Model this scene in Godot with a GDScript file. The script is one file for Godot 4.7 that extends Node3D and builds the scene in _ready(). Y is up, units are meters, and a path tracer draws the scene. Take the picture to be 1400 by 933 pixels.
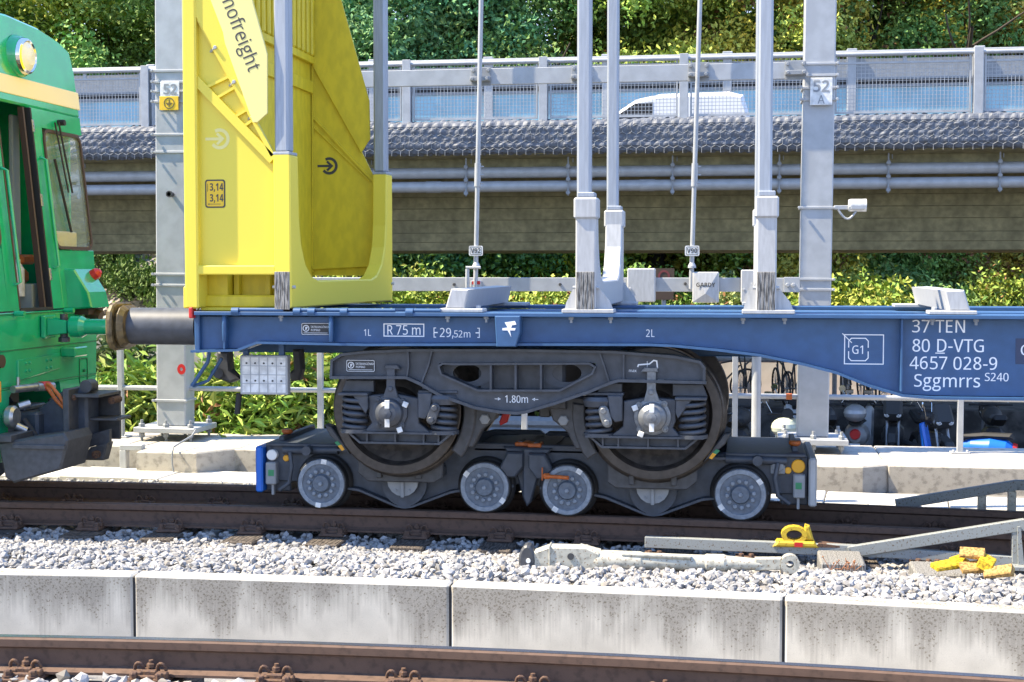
extends Node3D

var M := {}
var T := {}
var rg := RandomNumberGenerator.new()


class MB extends RefCounted:  # collects triangles for one mesh
	var v := PackedVector3Array()
	var n := PackedVector3Array()
	var xf := Transform3D()

	func t3(a: Vector3, b: Vector3, c: Vector3) -> void:
		var p := xf * a
		var q2 := xf * b
		var r := xf * c
		var nn := (q2 - p).cross(r - p)
		if nn.length_squared() < 1e-16:
			return
		nn = nn.normalized()
		if xf.basis.determinant() < 0.0:
			nn = -nn
			v.append_array(PackedVector3Array([p, q2, r]))
		else:
			v.append_array(PackedVector3Array([p, r, q2]))
		n.append_array(PackedVector3Array([nn, nn, nn]))

	func s3(a: Vector3, b: Vector3, c: Vector3, na: Vector3, nb: Vector3, nc: Vector3) -> void:
		var d := xf.basis.determinant() < 0.0
		if d:
			v.append_array(PackedVector3Array([xf * a, xf * b, xf * c]))
			n.append_array(PackedVector3Array([(xf.basis * na).normalized(), (xf.basis * nb).normalized(), (xf.basis * nc).normalized()]))
		else:
			v.append_array(PackedVector3Array([xf * a, xf * c, xf * b]))
			n.append_array(PackedVector3Array([(xf.basis * na).normalized(), (xf.basis * nc).normalized(), (xf.basis * nb).normalized()]))

	func q(a: Vector3, b: Vector3, c: Vector3, d: Vector3) -> void:
		t3(a, b, c)
		t3(a, c, d)

	func qo(a: Vector3, b: Vector3, c: Vector3, d: Vector3, o: Vector3) -> void:  # turned away from o
		if (b - a).cross(c - a).dot((a + b + c + d) / 4.0 - o) < 0.0:
			q(d, c, b, a)
		else:
			q(a, b, c, d)

	func bx(x0: float, x1: float, y0: float, y1: float, z0: float, z1: float, e := 0.0) -> void:
		var o := Vector3((x0 + x1) / 2, (y0 + y1) / 2, (z0 + z1) / 2)
		var h := Vector3(absf(x1 - x0) / 2, absf(y1 - y0) / 2, absf(z1 - z0) / 2)
		e = minf(e, minf(h.x, minf(h.y, h.z)) * 0.9)
		var g := h - Vector3(e, e, e)
		for s in [-1, 1]:
			qo(o + Vector3(s * h.x, -g.y, -g.z), o + Vector3(s * h.x, g.y, -g.z), o + Vector3(s * h.x, g.y, g.z), o + Vector3(s * h.x, -g.y, g.z), o)
			qo(o + Vector3(-g.x, s * h.y, -g.z), o + Vector3(g.x, s * h.y, -g.z), o + Vector3(g.x, s * h.y, g.z), o + Vector3(-g.x, s * h.y, g.z), o)
			qo(o + Vector3(-g.x, -g.y, s * h.z), o + Vector3(g.x, -g.y, s * h.z), o + Vector3(g.x, g.y, s * h.z), o + Vector3(-g.x, g.y, s * h.z), o)
			if e > 0.0:
				for t in [-1, 1]:
					qo(o + Vector3(s * h.x, t * g.y, -g.z), o + Vector3(s * h.x, t * g.y, g.z), o + Vector3(s * g.x, t * h.y, g.z), o + Vector3(s * g.x, t * h.y, -g.z), o)
					qo(o + Vector3(s * h.x, -g.y, t * g.z), o + Vector3(s * h.x, g.y, t * g.z), o + Vector3(s * g.x, g.y, t * h.z), o + Vector3(s * g.x, -g.y, t * h.z), o)
					qo(o + Vector3(-g.x, s * h.y, t * g.z), o + Vector3(g.x, s * h.y, t * g.z), o + Vector3(g.x, s * g.y, t * h.z), o + Vector3(-g.x, s * g.y, t * h.z), o)
					for u in [-1, 1]:
						var a := o + Vector3(s * h.x, t * g.y, u * g.z)
						var b := o + Vector3(s * g.x, t * h.y, u * g.z)
						var c := o + Vector3(s * g.x, t * g.y, u * h.z)
						if (b - a).cross(c - a).dot(a - o) < 0.0:
							t3(a, c, b)
						else:
							t3(a, b, c)

	func box(c: Vector3, s: Vector3, e := 0.0) -> void:
		bx(c.x - s.x / 2, c.x + s.x / 2, c.y - s.y / 2, c.y + s.y / 2, c.z - s.z / 2, c.z + s.z / 2, e)

	func bar(a: Vector3, b: Vector3, w: float, d: float, up := Vector3.UP, e := 0.0) -> void:  # a rectangular bar from a to b
		var keep := xf
		var x := (b - a).normalized()
		var z := x.cross(up).normalized()
		if z.length() < 0.5:
			z = x.cross(Vector3.RIGHT).normalized()
		xf = keep * Transform3D(Basis(x, z.cross(x).normalized(), z), (a + b) / 2)
		box(Vector3.ZERO, Vector3(a.distance_to(b), w, d), e)
		xf = keep

	static func ccw(p: PackedVector2Array) -> PackedVector2Array:
		var s := 0.0
		for i in p.size():
			s += p[i].cross(p[(i + 1) % p.size()])
		if s < 0.0:
			p = p.duplicate()
			p.reverse()
		return p

	static func inset(p: PackedVector2Array, e: float) -> PackedVector2Array:
		var r := PackedVector2Array()
		var k := p.size()
		for i in k:
			var a := (p[i] - p[(i + k - 1) % k]).normalized()
			var b := (p[(i + 1) % k] - p[i]).normalized()
			var na := Vector2(-a.y, a.x)
			var nb := Vector2(-b.y, b.x)
			var m := na + nb
			r.append(p[i] + m * (e / maxf(0.4, 1.0 + na.dot(nb))))
		return r

	func prism(poly: PackedVector2Array, z0: float, z1: float, e := 0.0) -> void:
		var p := ccw(poly)
		var f := inset(p, e) if e > 0.0 else p
		var ix := Geometry2D.triangulate_polygon(f)
		for i in range(0, ix.size(), 3):
			var a := f[ix[i]]
			var b := f[ix[i + 1]]
			var c := f[ix[i + 2]]
			if (b - a).cross(c - a) < 0.0:
				var t := b
				b = c
				c = t
			t3(Vector3(a.x, a.y, z1), Vector3(b.x, b.y, z1), Vector3(c.x, c.y, z1))
			t3(Vector3(a.x, a.y, z0), Vector3(c.x, c.y, z0), Vector3(b.x, b.y, z0))
		var k := p.size()
		for i in k:
			var j := (i + 1) % k
			if e > 0.0:
				q(Vector3(p[i].x, p[i].y, z1 - e), Vector3(p[j].x, p[j].y, z1 - e), Vector3(f[j].x, f[j].y, z1), Vector3(f[i].x, f[i].y, z1))
				q(Vector3(f[i].x, f[i].y, z0), Vector3(f[j].x, f[j].y, z0), Vector3(p[j].x, p[j].y, z0 + e), Vector3(p[i].x, p[i].y, z0 + e))
			q(Vector3(p[i].x, p[i].y, z0 + e), Vector3(p[j].x, p[j].y, z0 + e), Vector3(p[j].x, p[j].y, z1 - e), Vector3(p[i].x, p[i].y, z1 - e))

	func ribbon(p: PackedVector2Array, w: float, z0: float, z1: float) -> void:  # a strip of width w along p, from z0 to z1
		var l := PackedVector2Array()
		var r := PackedVector2Array()
		var k := p.size()
		for i in k:
			var a := (p[i] - p[maxi(i - 1, 0)]).normalized() if i > 0 else (p[1] - p[0]).normalized()
			var b := (p[mini(i + 1, k - 1)] - p[i]).normalized() if i < k - 1 else a
			var m := Vector2(-a.y - b.y, a.x + b.x)
			m *= w / 2 / maxf(0.5, 1.0 + a.dot(b))
			l.append(p[i] + m)
			r.append(p[i] - m)
		for i in k - 1:
			q(z(r[i], z1), z(r[i + 1], z1), z(l[i + 1], z1), z(l[i], z1))
			q(z(l[i], z0), z(l[i + 1], z0), z(r[i + 1], z0), z(r[i], z0))
			q(z(l[i], z1), z(l[i + 1], z1), z(l[i + 1], z0), z(l[i], z0))
			q(z(r[i], z0), z(r[i + 1], z0), z(r[i + 1], z1), z(r[i], z1))
		q(z(r[0], z0), z(r[0], z1), z(l[0], z1), z(l[0], z0))
		q(z(l[k - 1], z0), z(l[k - 1], z1), z(r[k - 1], z1), z(r[k - 1], z0))

	static func z(p: Vector2, h: float) -> Vector3:
		return Vector3(p.x, p.y, h)

	func ring(hole: PackedVector2Array, outer: PackedVector2Array, z0: float, z1: float) -> void:  # a plate with a hole, same number of points
		var k := hole.size()
		for i in k:
			var j := (i + 1) % k
			q(z(hole[i], z1), z(outer[i], z1), z(outer[j], z1), z(hole[j], z1))
			q(z(hole[j], z0), z(outer[j], z0), z(outer[i], z0), z(hole[i], z0))
			q(z(hole[j], z0), z(hole[i], z0), z(hole[i], z1), z(hole[j], z1))
			q(z(outer[i], z0), z(outer[j], z0), z(outer[j], z1), z(outer[i], z1))

	func tube(p: PackedVector3Array, r0: float, sides := 8, r1 := -1.0, caps := true) -> void:
		if r1 < 0.0:
			r1 = r0
		var k := p.size()
		var u := Vector3.ZERO
		var rings: Array[PackedVector3Array] = []
		var norms: Array[PackedVector3Array] = []
		for i in k:
			var d := (p[mini(i + 1, k - 1)] - p[maxi(i - 1, 0)]).normalized()
			if i == 0:
				u = d.cross(Vector3.UP if absf(d.y) < 0.9 else Vector3.RIGHT).normalized()
			else:
				u = (u - d * u.dot(d)).normalized()
			var w := d.cross(u)
			var rr := lerpf(r0, r1, i / float(k - 1))
			var a := PackedVector3Array()
			var b := PackedVector3Array()
			for s in sides:
				var t := TAU * s / sides
				var o := u * cos(t) + w * sin(t)
				a.append(p[i] + o * rr)
				b.append(o)
			rings.append(a)
			norms.append(b)
		for i in k - 1:
			for s in sides:
				var t := (s + 1) % sides
				s3(rings[i][s], rings[i][t], rings[i + 1][t], norms[i][s], norms[i][t], norms[i + 1][t])
				s3(rings[i][s], rings[i + 1][t], rings[i + 1][s], norms[i][s], norms[i + 1][t], norms[i + 1][s])
		if caps:
			for s in range(1, sides - 1):
				t3(rings[0][0], rings[0][s + 1], rings[0][s])
				t3(rings[k - 1][0], rings[k - 1][s], rings[k - 1][s + 1])

	func rod(a: Vector3, b: Vector3, r: float, sides := 8, r1 := -1.0) -> void:
		tube(PackedVector3Array([a, b]), r, sides, r1)

	func lathe(o: Vector3, axis: Vector3, prof: PackedVector2Array, seg := 24, smooth := true, arc0 := 0.0, arc := TAU) -> void:  # profile points are (along the axis, radius), outward side to the left
		axis = axis.normalized()
		var u := axis.cross(Vector3.UP if absf(axis.y) < 0.9 else Vector3.RIGHT).normalized()
		var w := axis.cross(u)
		for i in prof.size() - 1:
			var a := prof[i]
			var b := prof[i + 1]
			var d := (b - a).normalized()
			for s in seg:
				var t0 := arc0 + arc * s / seg
				var t1 := arc0 + arc * (s + 1) / seg
				var e0 := u * cos(t0) + w * sin(t0)
				var e1 := u * cos(t1) + w * sin(t1)
				var pa0 := o + axis * a.x + e0 * a.y
				var pa1 := o + axis * a.x + e1 * a.y
				var pb0 := o + axis * b.x + e0 * b.y
				var pb1 := o + axis * b.x + e1 * b.y
				if not smooth:
					q(pa0, pa1, pb1, pb0)
					continue
				var n0 := (axis * -d.y + e0 * d.x).normalized()
				var n1 := (axis * -d.y + e1 * d.x).normalized()
				if a.y > 1e-6:
					s3(pa0, pa1, pb1, n0, n1, n1)
				if b.y > 1e-6:
					s3(pa0, pb1, pb0, n0, n1, n0)

	func cyl(a: Vector3, b: Vector3, r: float, seg := 16, e := 0.0) -> void:
		var h := a.distance_to(b)
		var p := PackedVector2Array([Vector2(0, 0), Vector2(0, r - e), Vector2(e, r), Vector2(h - e, r), Vector2(h, r - e), Vector2(h, 0)])
		if e <= 0.0:
			p = PackedVector2Array([Vector2(0, 0), Vector2(0, r), Vector2(h, r), Vector2(h, 0)])
		lathe(a, b - a, p, seg)

	func bolt(a: Vector3, axis: Vector3, r: float, h: float) -> void:  # hexagon head
		lathe(a, axis, PackedVector2Array([Vector2(0, r), Vector2(h * 0.8, r), Vector2(h, r * 0.8), Vector2(h, 0)]), 6, false)

	func ball(c: Vector3, r: float, sy := 1.0, seg := 12) -> void:
		var p := PackedVector2Array()
		for i in 9:
			var t := -PI / 2 + PI * i / 8
			p.append(Vector2(sin(t) * r * sy, cos(t) * r if i > 0 and i < 8 else 0.0))
		lathe(c, Vector3.UP, p, seg)


func pv(a: Array) -> PackedVector2Array:
	var r := PackedVector2Array()
	for i in range(0, a.size(), 2):
		r.append(Vector2(a[i], a[i + 1]))
	return r


func ellipse(c: Vector2, rx: float, ry: float, k := 20) -> PackedVector2Array:
	var r := PackedVector2Array()
	for i in k:
		r.append(c + Vector2(cos(TAU * i / k) * rx, sin(TAU * i / k) * ry))
	return r


func roundrect(c: Vector2, w: float, h: float, rad: float) -> PackedVector2Array:
	var r := PackedVector2Array()
	for s in [[1, 1, 0.0], [-1, 1, PI / 2], [-1, -1, PI], [1, -1, 1.5 * PI]]:
		var o := c + Vector2(s[0] * (w / 2 - rad), s[1] * (h / 2 - rad))
		for i in 4:
			var t: float = s[2] + PI / 6 * i
			r.append(o + Vector2(cos(t), sin(t)) * rad)
	return r


func numbered(called: String, parent: Node = self) -> String:
	if not parent.has_node(called):
		return called
	var i := 1
	while parent.has_node("%s_%03d" % [called, i]):
		i += 1
	return "%s_%03d" % [called, i]


func org(o: Node) -> Vector3:
	var r := Vector3.ZERO
	while o is Node3D and o != self:
		r += (o as Node3D).position
		o = o.get_parent()
	return r


func to_mesh(b: MB, o := Vector3.ZERO) -> ArrayMesh:
	var vv := b.v.duplicate()
	if o != Vector3.ZERO:
		for i in vv.size():
			vv[i] -= o
	var a := []
	a.resize(Mesh.ARRAY_MAX)
	a[Mesh.ARRAY_VERTEX] = vv
	a[Mesh.ARRAY_NORMAL] = b.n
	var m := ArrayMesh.new()
	m.add_surface_from_arrays(Mesh.PRIMITIVE_TRIANGLES, a)
	return m


func tag(o: Node3D, label: String, category := "", group := "") -> void:
	if label:
		o.set_meta("label", label)
	if category:
		o.set_meta("category", category)
	if group:
		o.set_meta("group", group)


func thing(called: String, at: Vector3, label: String, category: String, group := "") -> Node3D:
	var o := Node3D.new()
	o.name = numbered(called)
	o.position = at
	add_child(o)
	tag(o, label, category, group)
	return o


func part(root: Node3D, called: String, b: MB, m: Material, label := "") -> MeshInstance3D:
	var o := MeshInstance3D.new()
	o.mesh = to_mesh(b, org(root))
	o.material_override = m
	o.name = numbered(called, root)
	root.add_child(o)
	if label:
		o.set_meta("label", label)
	return o


func solo(called: String, b: MB, m: Material, label: String, category: String, group := "") -> MeshInstance3D:
	var box := AABB(b.v[0], Vector3.ZERO)
	for p in b.v:
		box = box.expand(p)
	var at := box.position + Vector3(box.size.x / 2, 0, box.size.z / 2)
	var o := MeshInstance3D.new()
	o.mesh = to_mesh(b, at)
	o.material_override = m
	o.name = numbered(called)
	o.position = at
	add_child(o)
	tag(o, label, category, group)
	return o


func struct(called: String, b: MB, m: Material) -> MeshInstance3D:
	var o := MeshInstance3D.new()
	o.mesh = to_mesh(b)
	o.material_override = m
	o.name = numbered(called)
	add_child(o)
	o.set_meta("kind", "structure")
	return o


func piece(root: Node3D, called: String, mesh: Mesh, m: Material, at: Transform3D) -> MeshInstance3D:  # a shared mesh placed in world space
	var o := MeshInstance3D.new()
	o.mesh = mesh
	o.material_override = m
	o.name = numbered(called, root)
	o.transform = Transform3D(at.basis, at.origin - org(root))
	root.add_child(o)
	return o


func copy(src: Node3D, at: Vector3, label := "") -> Node3D:
	var c: Node3D = src.duplicate()
	c.name = numbered(str(src.name).trim_suffix("_001"))
	add_child(c)
	c.position = at
	if label:
		c.set_meta("label", label)
	return c


func scatter(parent: Node, called: String, mesh: Mesh, m: Material, xs: Array[Transform3D], cs: PackedColorArray) -> MultiMeshInstance3D:
	var o := MultiMeshInstance3D.new()
	var mm := MultiMesh.new()
	mm.transform_format = MultiMesh.TRANSFORM_3D
	mm.use_colors = cs.size() > 0
	mm.mesh = mesh
	mm.instance_count = xs.size()
	for i in xs.size():
		mm.set_instance_transform(i, xs[i])
		if cs.size() > 0:
			mm.set_instance_color(i, cs[i])
	o.multimesh = mm
	o.material_override = m
	o.name = numbered(called, parent)
	parent.add_child(o)
	o.set_meta("kind", "stuff")
	return o


func write(root: Node3D, txt: String, at: Vector3, cap: float, m: Material, turn := Basis.IDENTITY, wide := 1.0, fam := "Droid Sans", bold := false) -> MeshInstance3D:
	var f := SystemFont.new()
	f.font_names = PackedStringArray([fam])
	f.font_weight = 700 if bold else 400
	var t := TextMesh.new()
	t.font = f
	t.font_size = 48
	t.pixel_size = cap / (48.0 * 0.714)
	t.depth = 0.0016
	t.curve_step = 2.0
	t.text = txt
	t.horizontal_alignment = HORIZONTAL_ALIGNMENT_CENTER
	t.vertical_alignment = VERTICAL_ALIGNMENT_CENTER
	var o := MeshInstance3D.new()
	o.mesh = t
	o.material_override = m
	o.name = numbered("lettering", root)
	o.transform = Transform3D(turn * Basis.from_scale(Vector3(wide, 1, 1)), at - org(root))
	root.add_child(o)
	return o


func noise(kind: int, freq: float, oct: int, stops: Array, size := 512, sd := 1, dist := -1) -> NoiseTexture2D:
	var f := FastNoiseLite.new()
	f.noise_type = kind
	f.frequency = freq
	f.seed = sd
	f.fractal_type = FastNoiseLite.FRACTAL_FBM if oct > 1 else FastNoiseLite.FRACTAL_NONE
	f.fractal_octaves = oct
	if dist >= 0:
		f.cellular_return_type = dist
	var t := NoiseTexture2D.new()
	t.width = size
	t.height = size
	t.seamless = true
	t.noise = f
	if stops.size() > 0:
		var g := Gradient.new()
		var off := PackedFloat32Array()
		var col := PackedColorArray()
		for s in stops:
			off.append(s[0])
			var c = s[1]
			col.append(c if c is Color else Color(c, c, c))
		g.offsets = off
		g.colors = col
		t.color_ramp = g
	return t


func mk(key: String, c: Color, rough := 0.6, metal := 0.0, tex := "", sc := 1.0, tex2 := "", sc2 := 1.0, bump := "", bsc := 1.0, bcm := 0.1) -> StandardMaterial3D:
	var m := StandardMaterial3D.new()
	m.albedo_color = c.linear_to_srgb()
	m.roughness = rough
	m.metallic = metal
	m.uv1_triplanar = true
	m.uv1_world_triplanar = true
	m.uv1_triplanar_sharpness = 4.0
	m.uv1_scale = Vector3(sc, sc, sc)
	if tex:
		m.albedo_texture = T[tex]
	if tex2:
		m.detail_enabled = true
		m.detail_blend_mode = BaseMaterial3D.BLEND_MODE_MUL
		m.detail_albedo = T[tex2]
		m.detail_uv_layer = BaseMaterial3D.DETAIL_UV_2
		m.uv2_triplanar = true
		m.uv2_world_triplanar = true
		m.uv2_triplanar_sharpness = 4.0
		m.uv2_scale = Vector3(sc2, sc2, sc2)
	if bump:
		m.heightmap_enabled = true
		m.heightmap_texture = T[bump]
		m.heightmap_scale = bcm
		m.uv1_scale = Vector3(sc, sc, sc)
	M[key] = m
	return m


func textures() -> void:
	T.soft = noise(FastNoiseLite.TYPE_SIMPLEX_SMOOTH, 0.012, 4, [[0.2, 0.86], [0.75, 1.0]], 512, 3)
	T.blotch = noise(FastNoiseLite.TYPE_SIMPLEX_SMOOTH, 0.014, 5, [[0.25, 0.62], [0.5, 0.88], [0.75, 1.0]], 512, 5)
	T.speck = noise(FastNoiseLite.TYPE_SIMPLEX, 0.11, 3, [[0.12, 0.7], [0.24, 0.96], [0.34, 1.0], [1.0, 1.0]], 512, 7)
	T.streak = noise(FastNoiseLite.TYPE_SIMPLEX_SMOOTH, 0.02, 5, [[0.2, 0.84], [0.4, 0.97], [0.6, 1.0]], 512, 37)
	T.faint = noise(FastNoiseLite.TYPE_SIMPLEX_SMOOTH, 0.012, 4, [[0.25, 0.94], [0.75, 1.0]], 512, 41)
	T.dust = noise(FastNoiseLite.TYPE_SIMPLEX, 0.3, 2, [[0.1, 0.86], [0.9, 1.0]], 512, 43)
	T.grain = noise(FastNoiseLite.TYPE_SIMPLEX, 0.25, 2, [[0.1, 0.72], [0.9, 1.0]], 512, 9)
	T.spangle = noise(FastNoiseLite.TYPE_CELLULAR, 0.06, 1, [[0.0, 0.8], [1.0, 1.0]], 512, 11, FastNoiseLite.RETURN_CELL_VALUE)
	T.scuff = noise(FastNoiseLite.TYPE_SIMPLEX_SMOOTH, 0.03, 5, [[0.0, 0.7], [0.17, 0.74], [0.22, 0.95], [0.4, 1.0], [1.0, 1.0]], 512, 13)
	T.rust = noise(FastNoiseLite.TYPE_SIMPLEX_SMOOTH, 0.02, 5, [[0.14, Color(0.66, 0.5, 0.4)], [0.24, Color(0.9, 0.85, 0.8)], [0.3, Color(1, 1, 1)]], 512, 17)
	T.rusty = noise(FastNoiseLite.TYPE_SIMPLEX_SMOOTH, 0.03, 5, [[0.3, Color(0.72, 0.62, 0.62)], [0.5, Color(0.95, 0.9, 0.86)], [0.7, Color(1, 0.88, 0.72)]], 512, 19)
	T.rough = noise(FastNoiseLite.TYPE_SIMPLEX, 0.06, 4, [], 512, 23)
	T.wood = noise(FastNoiseLite.TYPE_SIMPLEX_SMOOTH, 0.02, 4, [[0.3, 0.5], [0.6, 0.95], [0.8, 1.0]], 512, 29)


func materials() -> void:
	mk("blue", Color(0.04, 0.115, 0.26), 0.42, 0.0, "faint", 1.1, "dust", 1.7)
	mk("dark", Color(0.075, 0.078, 0.085), 0.5, 0.0, "soft", 2.3, "dust", 3.0)
	mk("grease", Color(0.17, 0.12, 0.05), 0.45, 0.0, "blotch", 2.0, "dust", 3.0)
	mk("dark_cast", Color(0.1, 0.11, 0.13), 0.48, 0.1, "soft", 1.5, "grain", 2.5)
	mk("trolley", Color(0.066, 0.08, 0.104), 0.5, 0.0, "soft", 1.6, "dust", 4.0)
	mk("black", Color(0.012, 0.012, 0.013), 0.6)
	mk("rubber", Color(0.018, 0.018, 0.019), 0.7)
	mk("cover_grey", Color(0.2, 0.21, 0.22), 0.4, 0.3, "soft", 3.0)
	mk("wheel_rim", Color(0.075, 0.066, 0.06), 0.36, 0.5, "soft", 2.0)
	mk("wheel_disc", Color(0.045, 0.038, 0.034), 0.7, 0.1, "blotch", 1.5)
	mk("disc_paint", Color(0.25, 0.29, 0.34), 0.4, 0.0, "soft", 3.0, "speck", 3.0)
	mk("disc_hub", Color(0.12, 0.15, 0.19), 0.42, 0.0, "soft", 3.0)
	mk("white", Color(0.78, 0.78, 0.76), 0.55, 0.0, "soft", 2.0)
	mk("white_print", Color(0.85, 0.86, 0.87), 0.6)
	mk("galv", Color(0.47, 0.49, 0.51), 0.5, 0.15, "dust", 2.4, "faint", 0.7)
	mk("galv_dull", Color(0.33, 0.35, 0.37), 0.6, 0.2, "dust", 1.5, "faint", 1.0)
	mk("post_white", Color(0.52, 0.53, 0.54), 0.5, 0.05, "dust", 2.9, "faint", 2.0)
	M.post_white.uv2_scale = Vector3(5, 0.9, 5)
	mk("post_grey", Color(0.4, 0.44, 0.5), 0.48, 0.2, "dust", 2.7, "faint", 0.8)
	M.post_grey.uv2_scale = Vector3(6, 0.5, 6)
	mk("wood_grey", Color(0.42, 0.41, 0.39), 0.85, 0.0, "wood", 1.0, "grain", 2.0)
	M.wood_grey.uv1_scale = Vector3(9, 0.8, 9)
	mk("yellow", Color(0.9, 0.73, 0.07), 0.42, 0.0, "dust", 1.9)
	mk("yellow_worn", Color(0.84, 0.65, 0.03), 0.5, 0.0, "dust", 2.3, "faint", 1.6)
	M.yellow_worn.uv2_scale = Vector3(1.6, 0.7, 1.6)
	mk("yellow_pale", Color(0.9, 0.8, 0.3), 0.45, 0.0, "dust", 2.2)
	mk("ink", Color(0.05, 0.05, 0.05), 0.6)
	mk("sign_yellow", Color(0.78, 0.5, 0.02), 0.5)
	mk("green", Color(0.008, 0.41, 0.175), 0.22, 0.0, "faint", 0.5)
	M.green.clearcoat_enabled = true
	M.green.clearcoat = 0.8
	M.green.clearcoat_roughness = 0.06
	mk("green_dark", Color(0.006, 0.13, 0.05), 0.45)
	mk("cream", Color(0.84, 0.72, 0.42), 0.35)
	mk("brown", Color(0.06, 0.035, 0.02), 0.6)
	mk("cab_grey", Color(0.3, 0.33, 0.3), 0.6)
	mk("chrome", Color(0.75, 0.74, 0.7), 0.15, 1.0)
	mk("steel", Color(0.45, 0.46, 0.48), 0.35, 0.8, "soft", 2.0)
	mk("rail_top", Color(0.5, 0.52, 0.58), 0.25, 0.9, "grain", 0.8)
	mk("rail_side", Color(0.16, 0.095, 0.065), 0.8, 0.0, "streak", 1.4, "grain", 2.5)
	mk("rust_iron", Color(0.17, 0.115, 0.085), 0.85, 0.0, "rusty", 3.0, "grain", 2.5)
	mk("iron_paint", Color(0.3, 0.32, 0.31), 0.6, 0.1, "rust", 4.5, "dust", 2.0)
	mk("iron_cream", Color(0.47, 0.45, 0.37), 0.55, 0.1, "rust", 4.2, "streak", 1.6)
	mk("sleeper", Color(0.19, 0.155, 0.125), 0.9, 0.0, "wood", 1.0, "grain", 2.0)
	M.sleeper.uv1_scale = Vector3(6, 6, 0.8)
	mk("red", Color(0.5, 0.02, 0.02), 0.4)
	mk("dull_red", Color(0.16, 0.03, 0.03), 0.6)
	mk("weed", Color(0.3, 0.13, 0.06), 0.9)
	mk("orange", Color(0.55, 0.13, 0.02), 0.5, 0.0, "soft", 4.0)
	mk("amber", Color(0.8, 0.38, 0.02), 0.3)
	mk("bright_blue", Color(0.01, 0.13, 0.55), 0.35)
	mk("sticker_green", Color(0.03, 0.22, 0.09), 0.5)
	mk("lens", Color(0.75, 0.76, 0.75), 0.2)
	mk("concrete", Color(0.44, 0.41, 0.36), 0.9, 0.0, "streak", 0.9, "speck", 2.2)
	mk("concrete_pale", Color(0.58, 0.56, 0.51), 0.9, 0.0, "faint", 1.2, "speck", 2.0)
	mk("bed", Color(0.25, 0.24, 0.23), 0.95, 0.0, "grain", 1.0)
	var st := mk("stone", Color(1, 1, 1), 0.9, 0.0, "grain", 6.0)
	st.vertex_color_use_as_albedo = true
	mk("asphalt", Color(0.13, 0.125, 0.12), 0.9, 0.0, "blotch", 0.3, "grain", 1.0)
	mk("earth", Color(0.07, 0.06, 0.04), 0.95, 0.0, "blotch", 0.3)
	mk("girder", Color(0.27, 0.24, 0.125), 0.9, 0.0, "soft", 0.25, "soft", 0.9)
	mk("wrap", Color(0.125, 0.14, 0.17), 0.6, 0.0, "soft", 1.0)
	mk("pale_wall", Color(0.74, 0.7, 0.62), 0.9, 0.0, "faint", 0.3)
	mk("barrier", Color(0.26, 0.48, 0.58), 0.15, 0.0, "soft", 0.15)
	mk("van_white", Color(0.8, 0.8, 0.8), 0.3)
	mk("car_blue", Color(0.02, 0.04, 0.1), 0.25)
	mk("silver", Color(0.35, 0.36, 0.37), 0.35, 0.3)
	mk("mint", Color(0.5, 0.53, 0.42), 0.35)
	mk("red_ground", Color(0.25, 0.09, 0.08), 0.9)
	mk("road_yellow", Color(0.6, 0.42, 0.06), 0.8)
	mk("rock", Color(0.55, 0.5, 0.45), 0.95, 0.0, "blotch", 0.9, "speck", 0.7)
	mk("bark", Color(0.09, 0.07, 0.05), 0.95, 0.0, "grain", 1.0)
	var lf := mk("leaf", Color(1, 1, 1), 0.75)
	lf.vertex_color_use_as_albedo = true
	lf.backlight_enabled = true
	lf.backlight = Color(0.22, 0.27, 0.05)
	var gl := StandardMaterial3D.new()
	gl.transparency = BaseMaterial3D.TRANSPARENCY_ALPHA
	gl.albedo_color = Color(0.75, 0.85, 0.82, 0.12)
	gl.roughness = 0.02
	M.glass = gl


func _ready() -> void:
	var cam := Camera3D.new()
	cam.name = "camera"
	cam.position = Vector3(1.487, 1.75, 10.78)
	cam.rotation_degrees = Vector3(-2.86, 8.95, 0)
	cam.fov = 26.26
	cam.far = 400.0
	cam.current = true
	add_child(cam)
	var sky_mat := ProceduralSkyMaterial.new()
	sky_mat.sky_top_color = Color(0.4, 0.53, 0.74)
	sky_mat.sky_horizon_color = Color(0.82, 0.86, 0.9)
	sky_mat.sky_curve = 0.13
	sky_mat.ground_horizon_color = Color(0.5, 0.52, 0.5)
	sky_mat.ground_bottom_color = Color(0.3, 0.29, 0.27)
	sky_mat.sky_energy_multiplier = 1.1
	var env := Environment.new()
	env.background_mode = Environment.BG_SKY
	env.sky = Sky.new()
	env.sky.sky_material = sky_mat
	env.tonemap_mode = Environment.TONE_MAPPER_LINEAR
	env.tonemap_exposure = 2.9
	env.sdfgi_enabled = true
	env.ssao_enabled = true
	env.ssil_enabled = true
	var we := WorldEnvironment.new()
	we.name = "environment"
	we.environment = env
	add_child(we)
	var sun := DirectionalLight3D.new()
	sun.name = "sun"
	sun.light_energy = 1.6
	sun.light_color = Color(1.0, 0.94, 0.83)
	sun.light_angular_distance = 0.5
	sun.shadow_enabled = true
	add_child(sun)
	sun.look_at_from_position(Vector3.ZERO, Vector3(0.75, -1.0, -0.16))
	rg.seed = 42
	textures()
	materials()
	ground()
	viaduct()
	masts()
	far_side()
	rails()
	near_wall()
	locomotive()
	wagon()
	bogie()
	trolleys()
	yellow_module()
	deck_fittings()
	street()
	trees()
	trackside()
	ballast()



func bend(a: float, b: float, c: float, x: float) -> float:  # a gentle curve in plan, straight beyond five metres
	var k := clampf(x, -5.0, 5.0)
	return a + b * x + c * k * k + 2.0 * c * k * (x - k)


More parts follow.
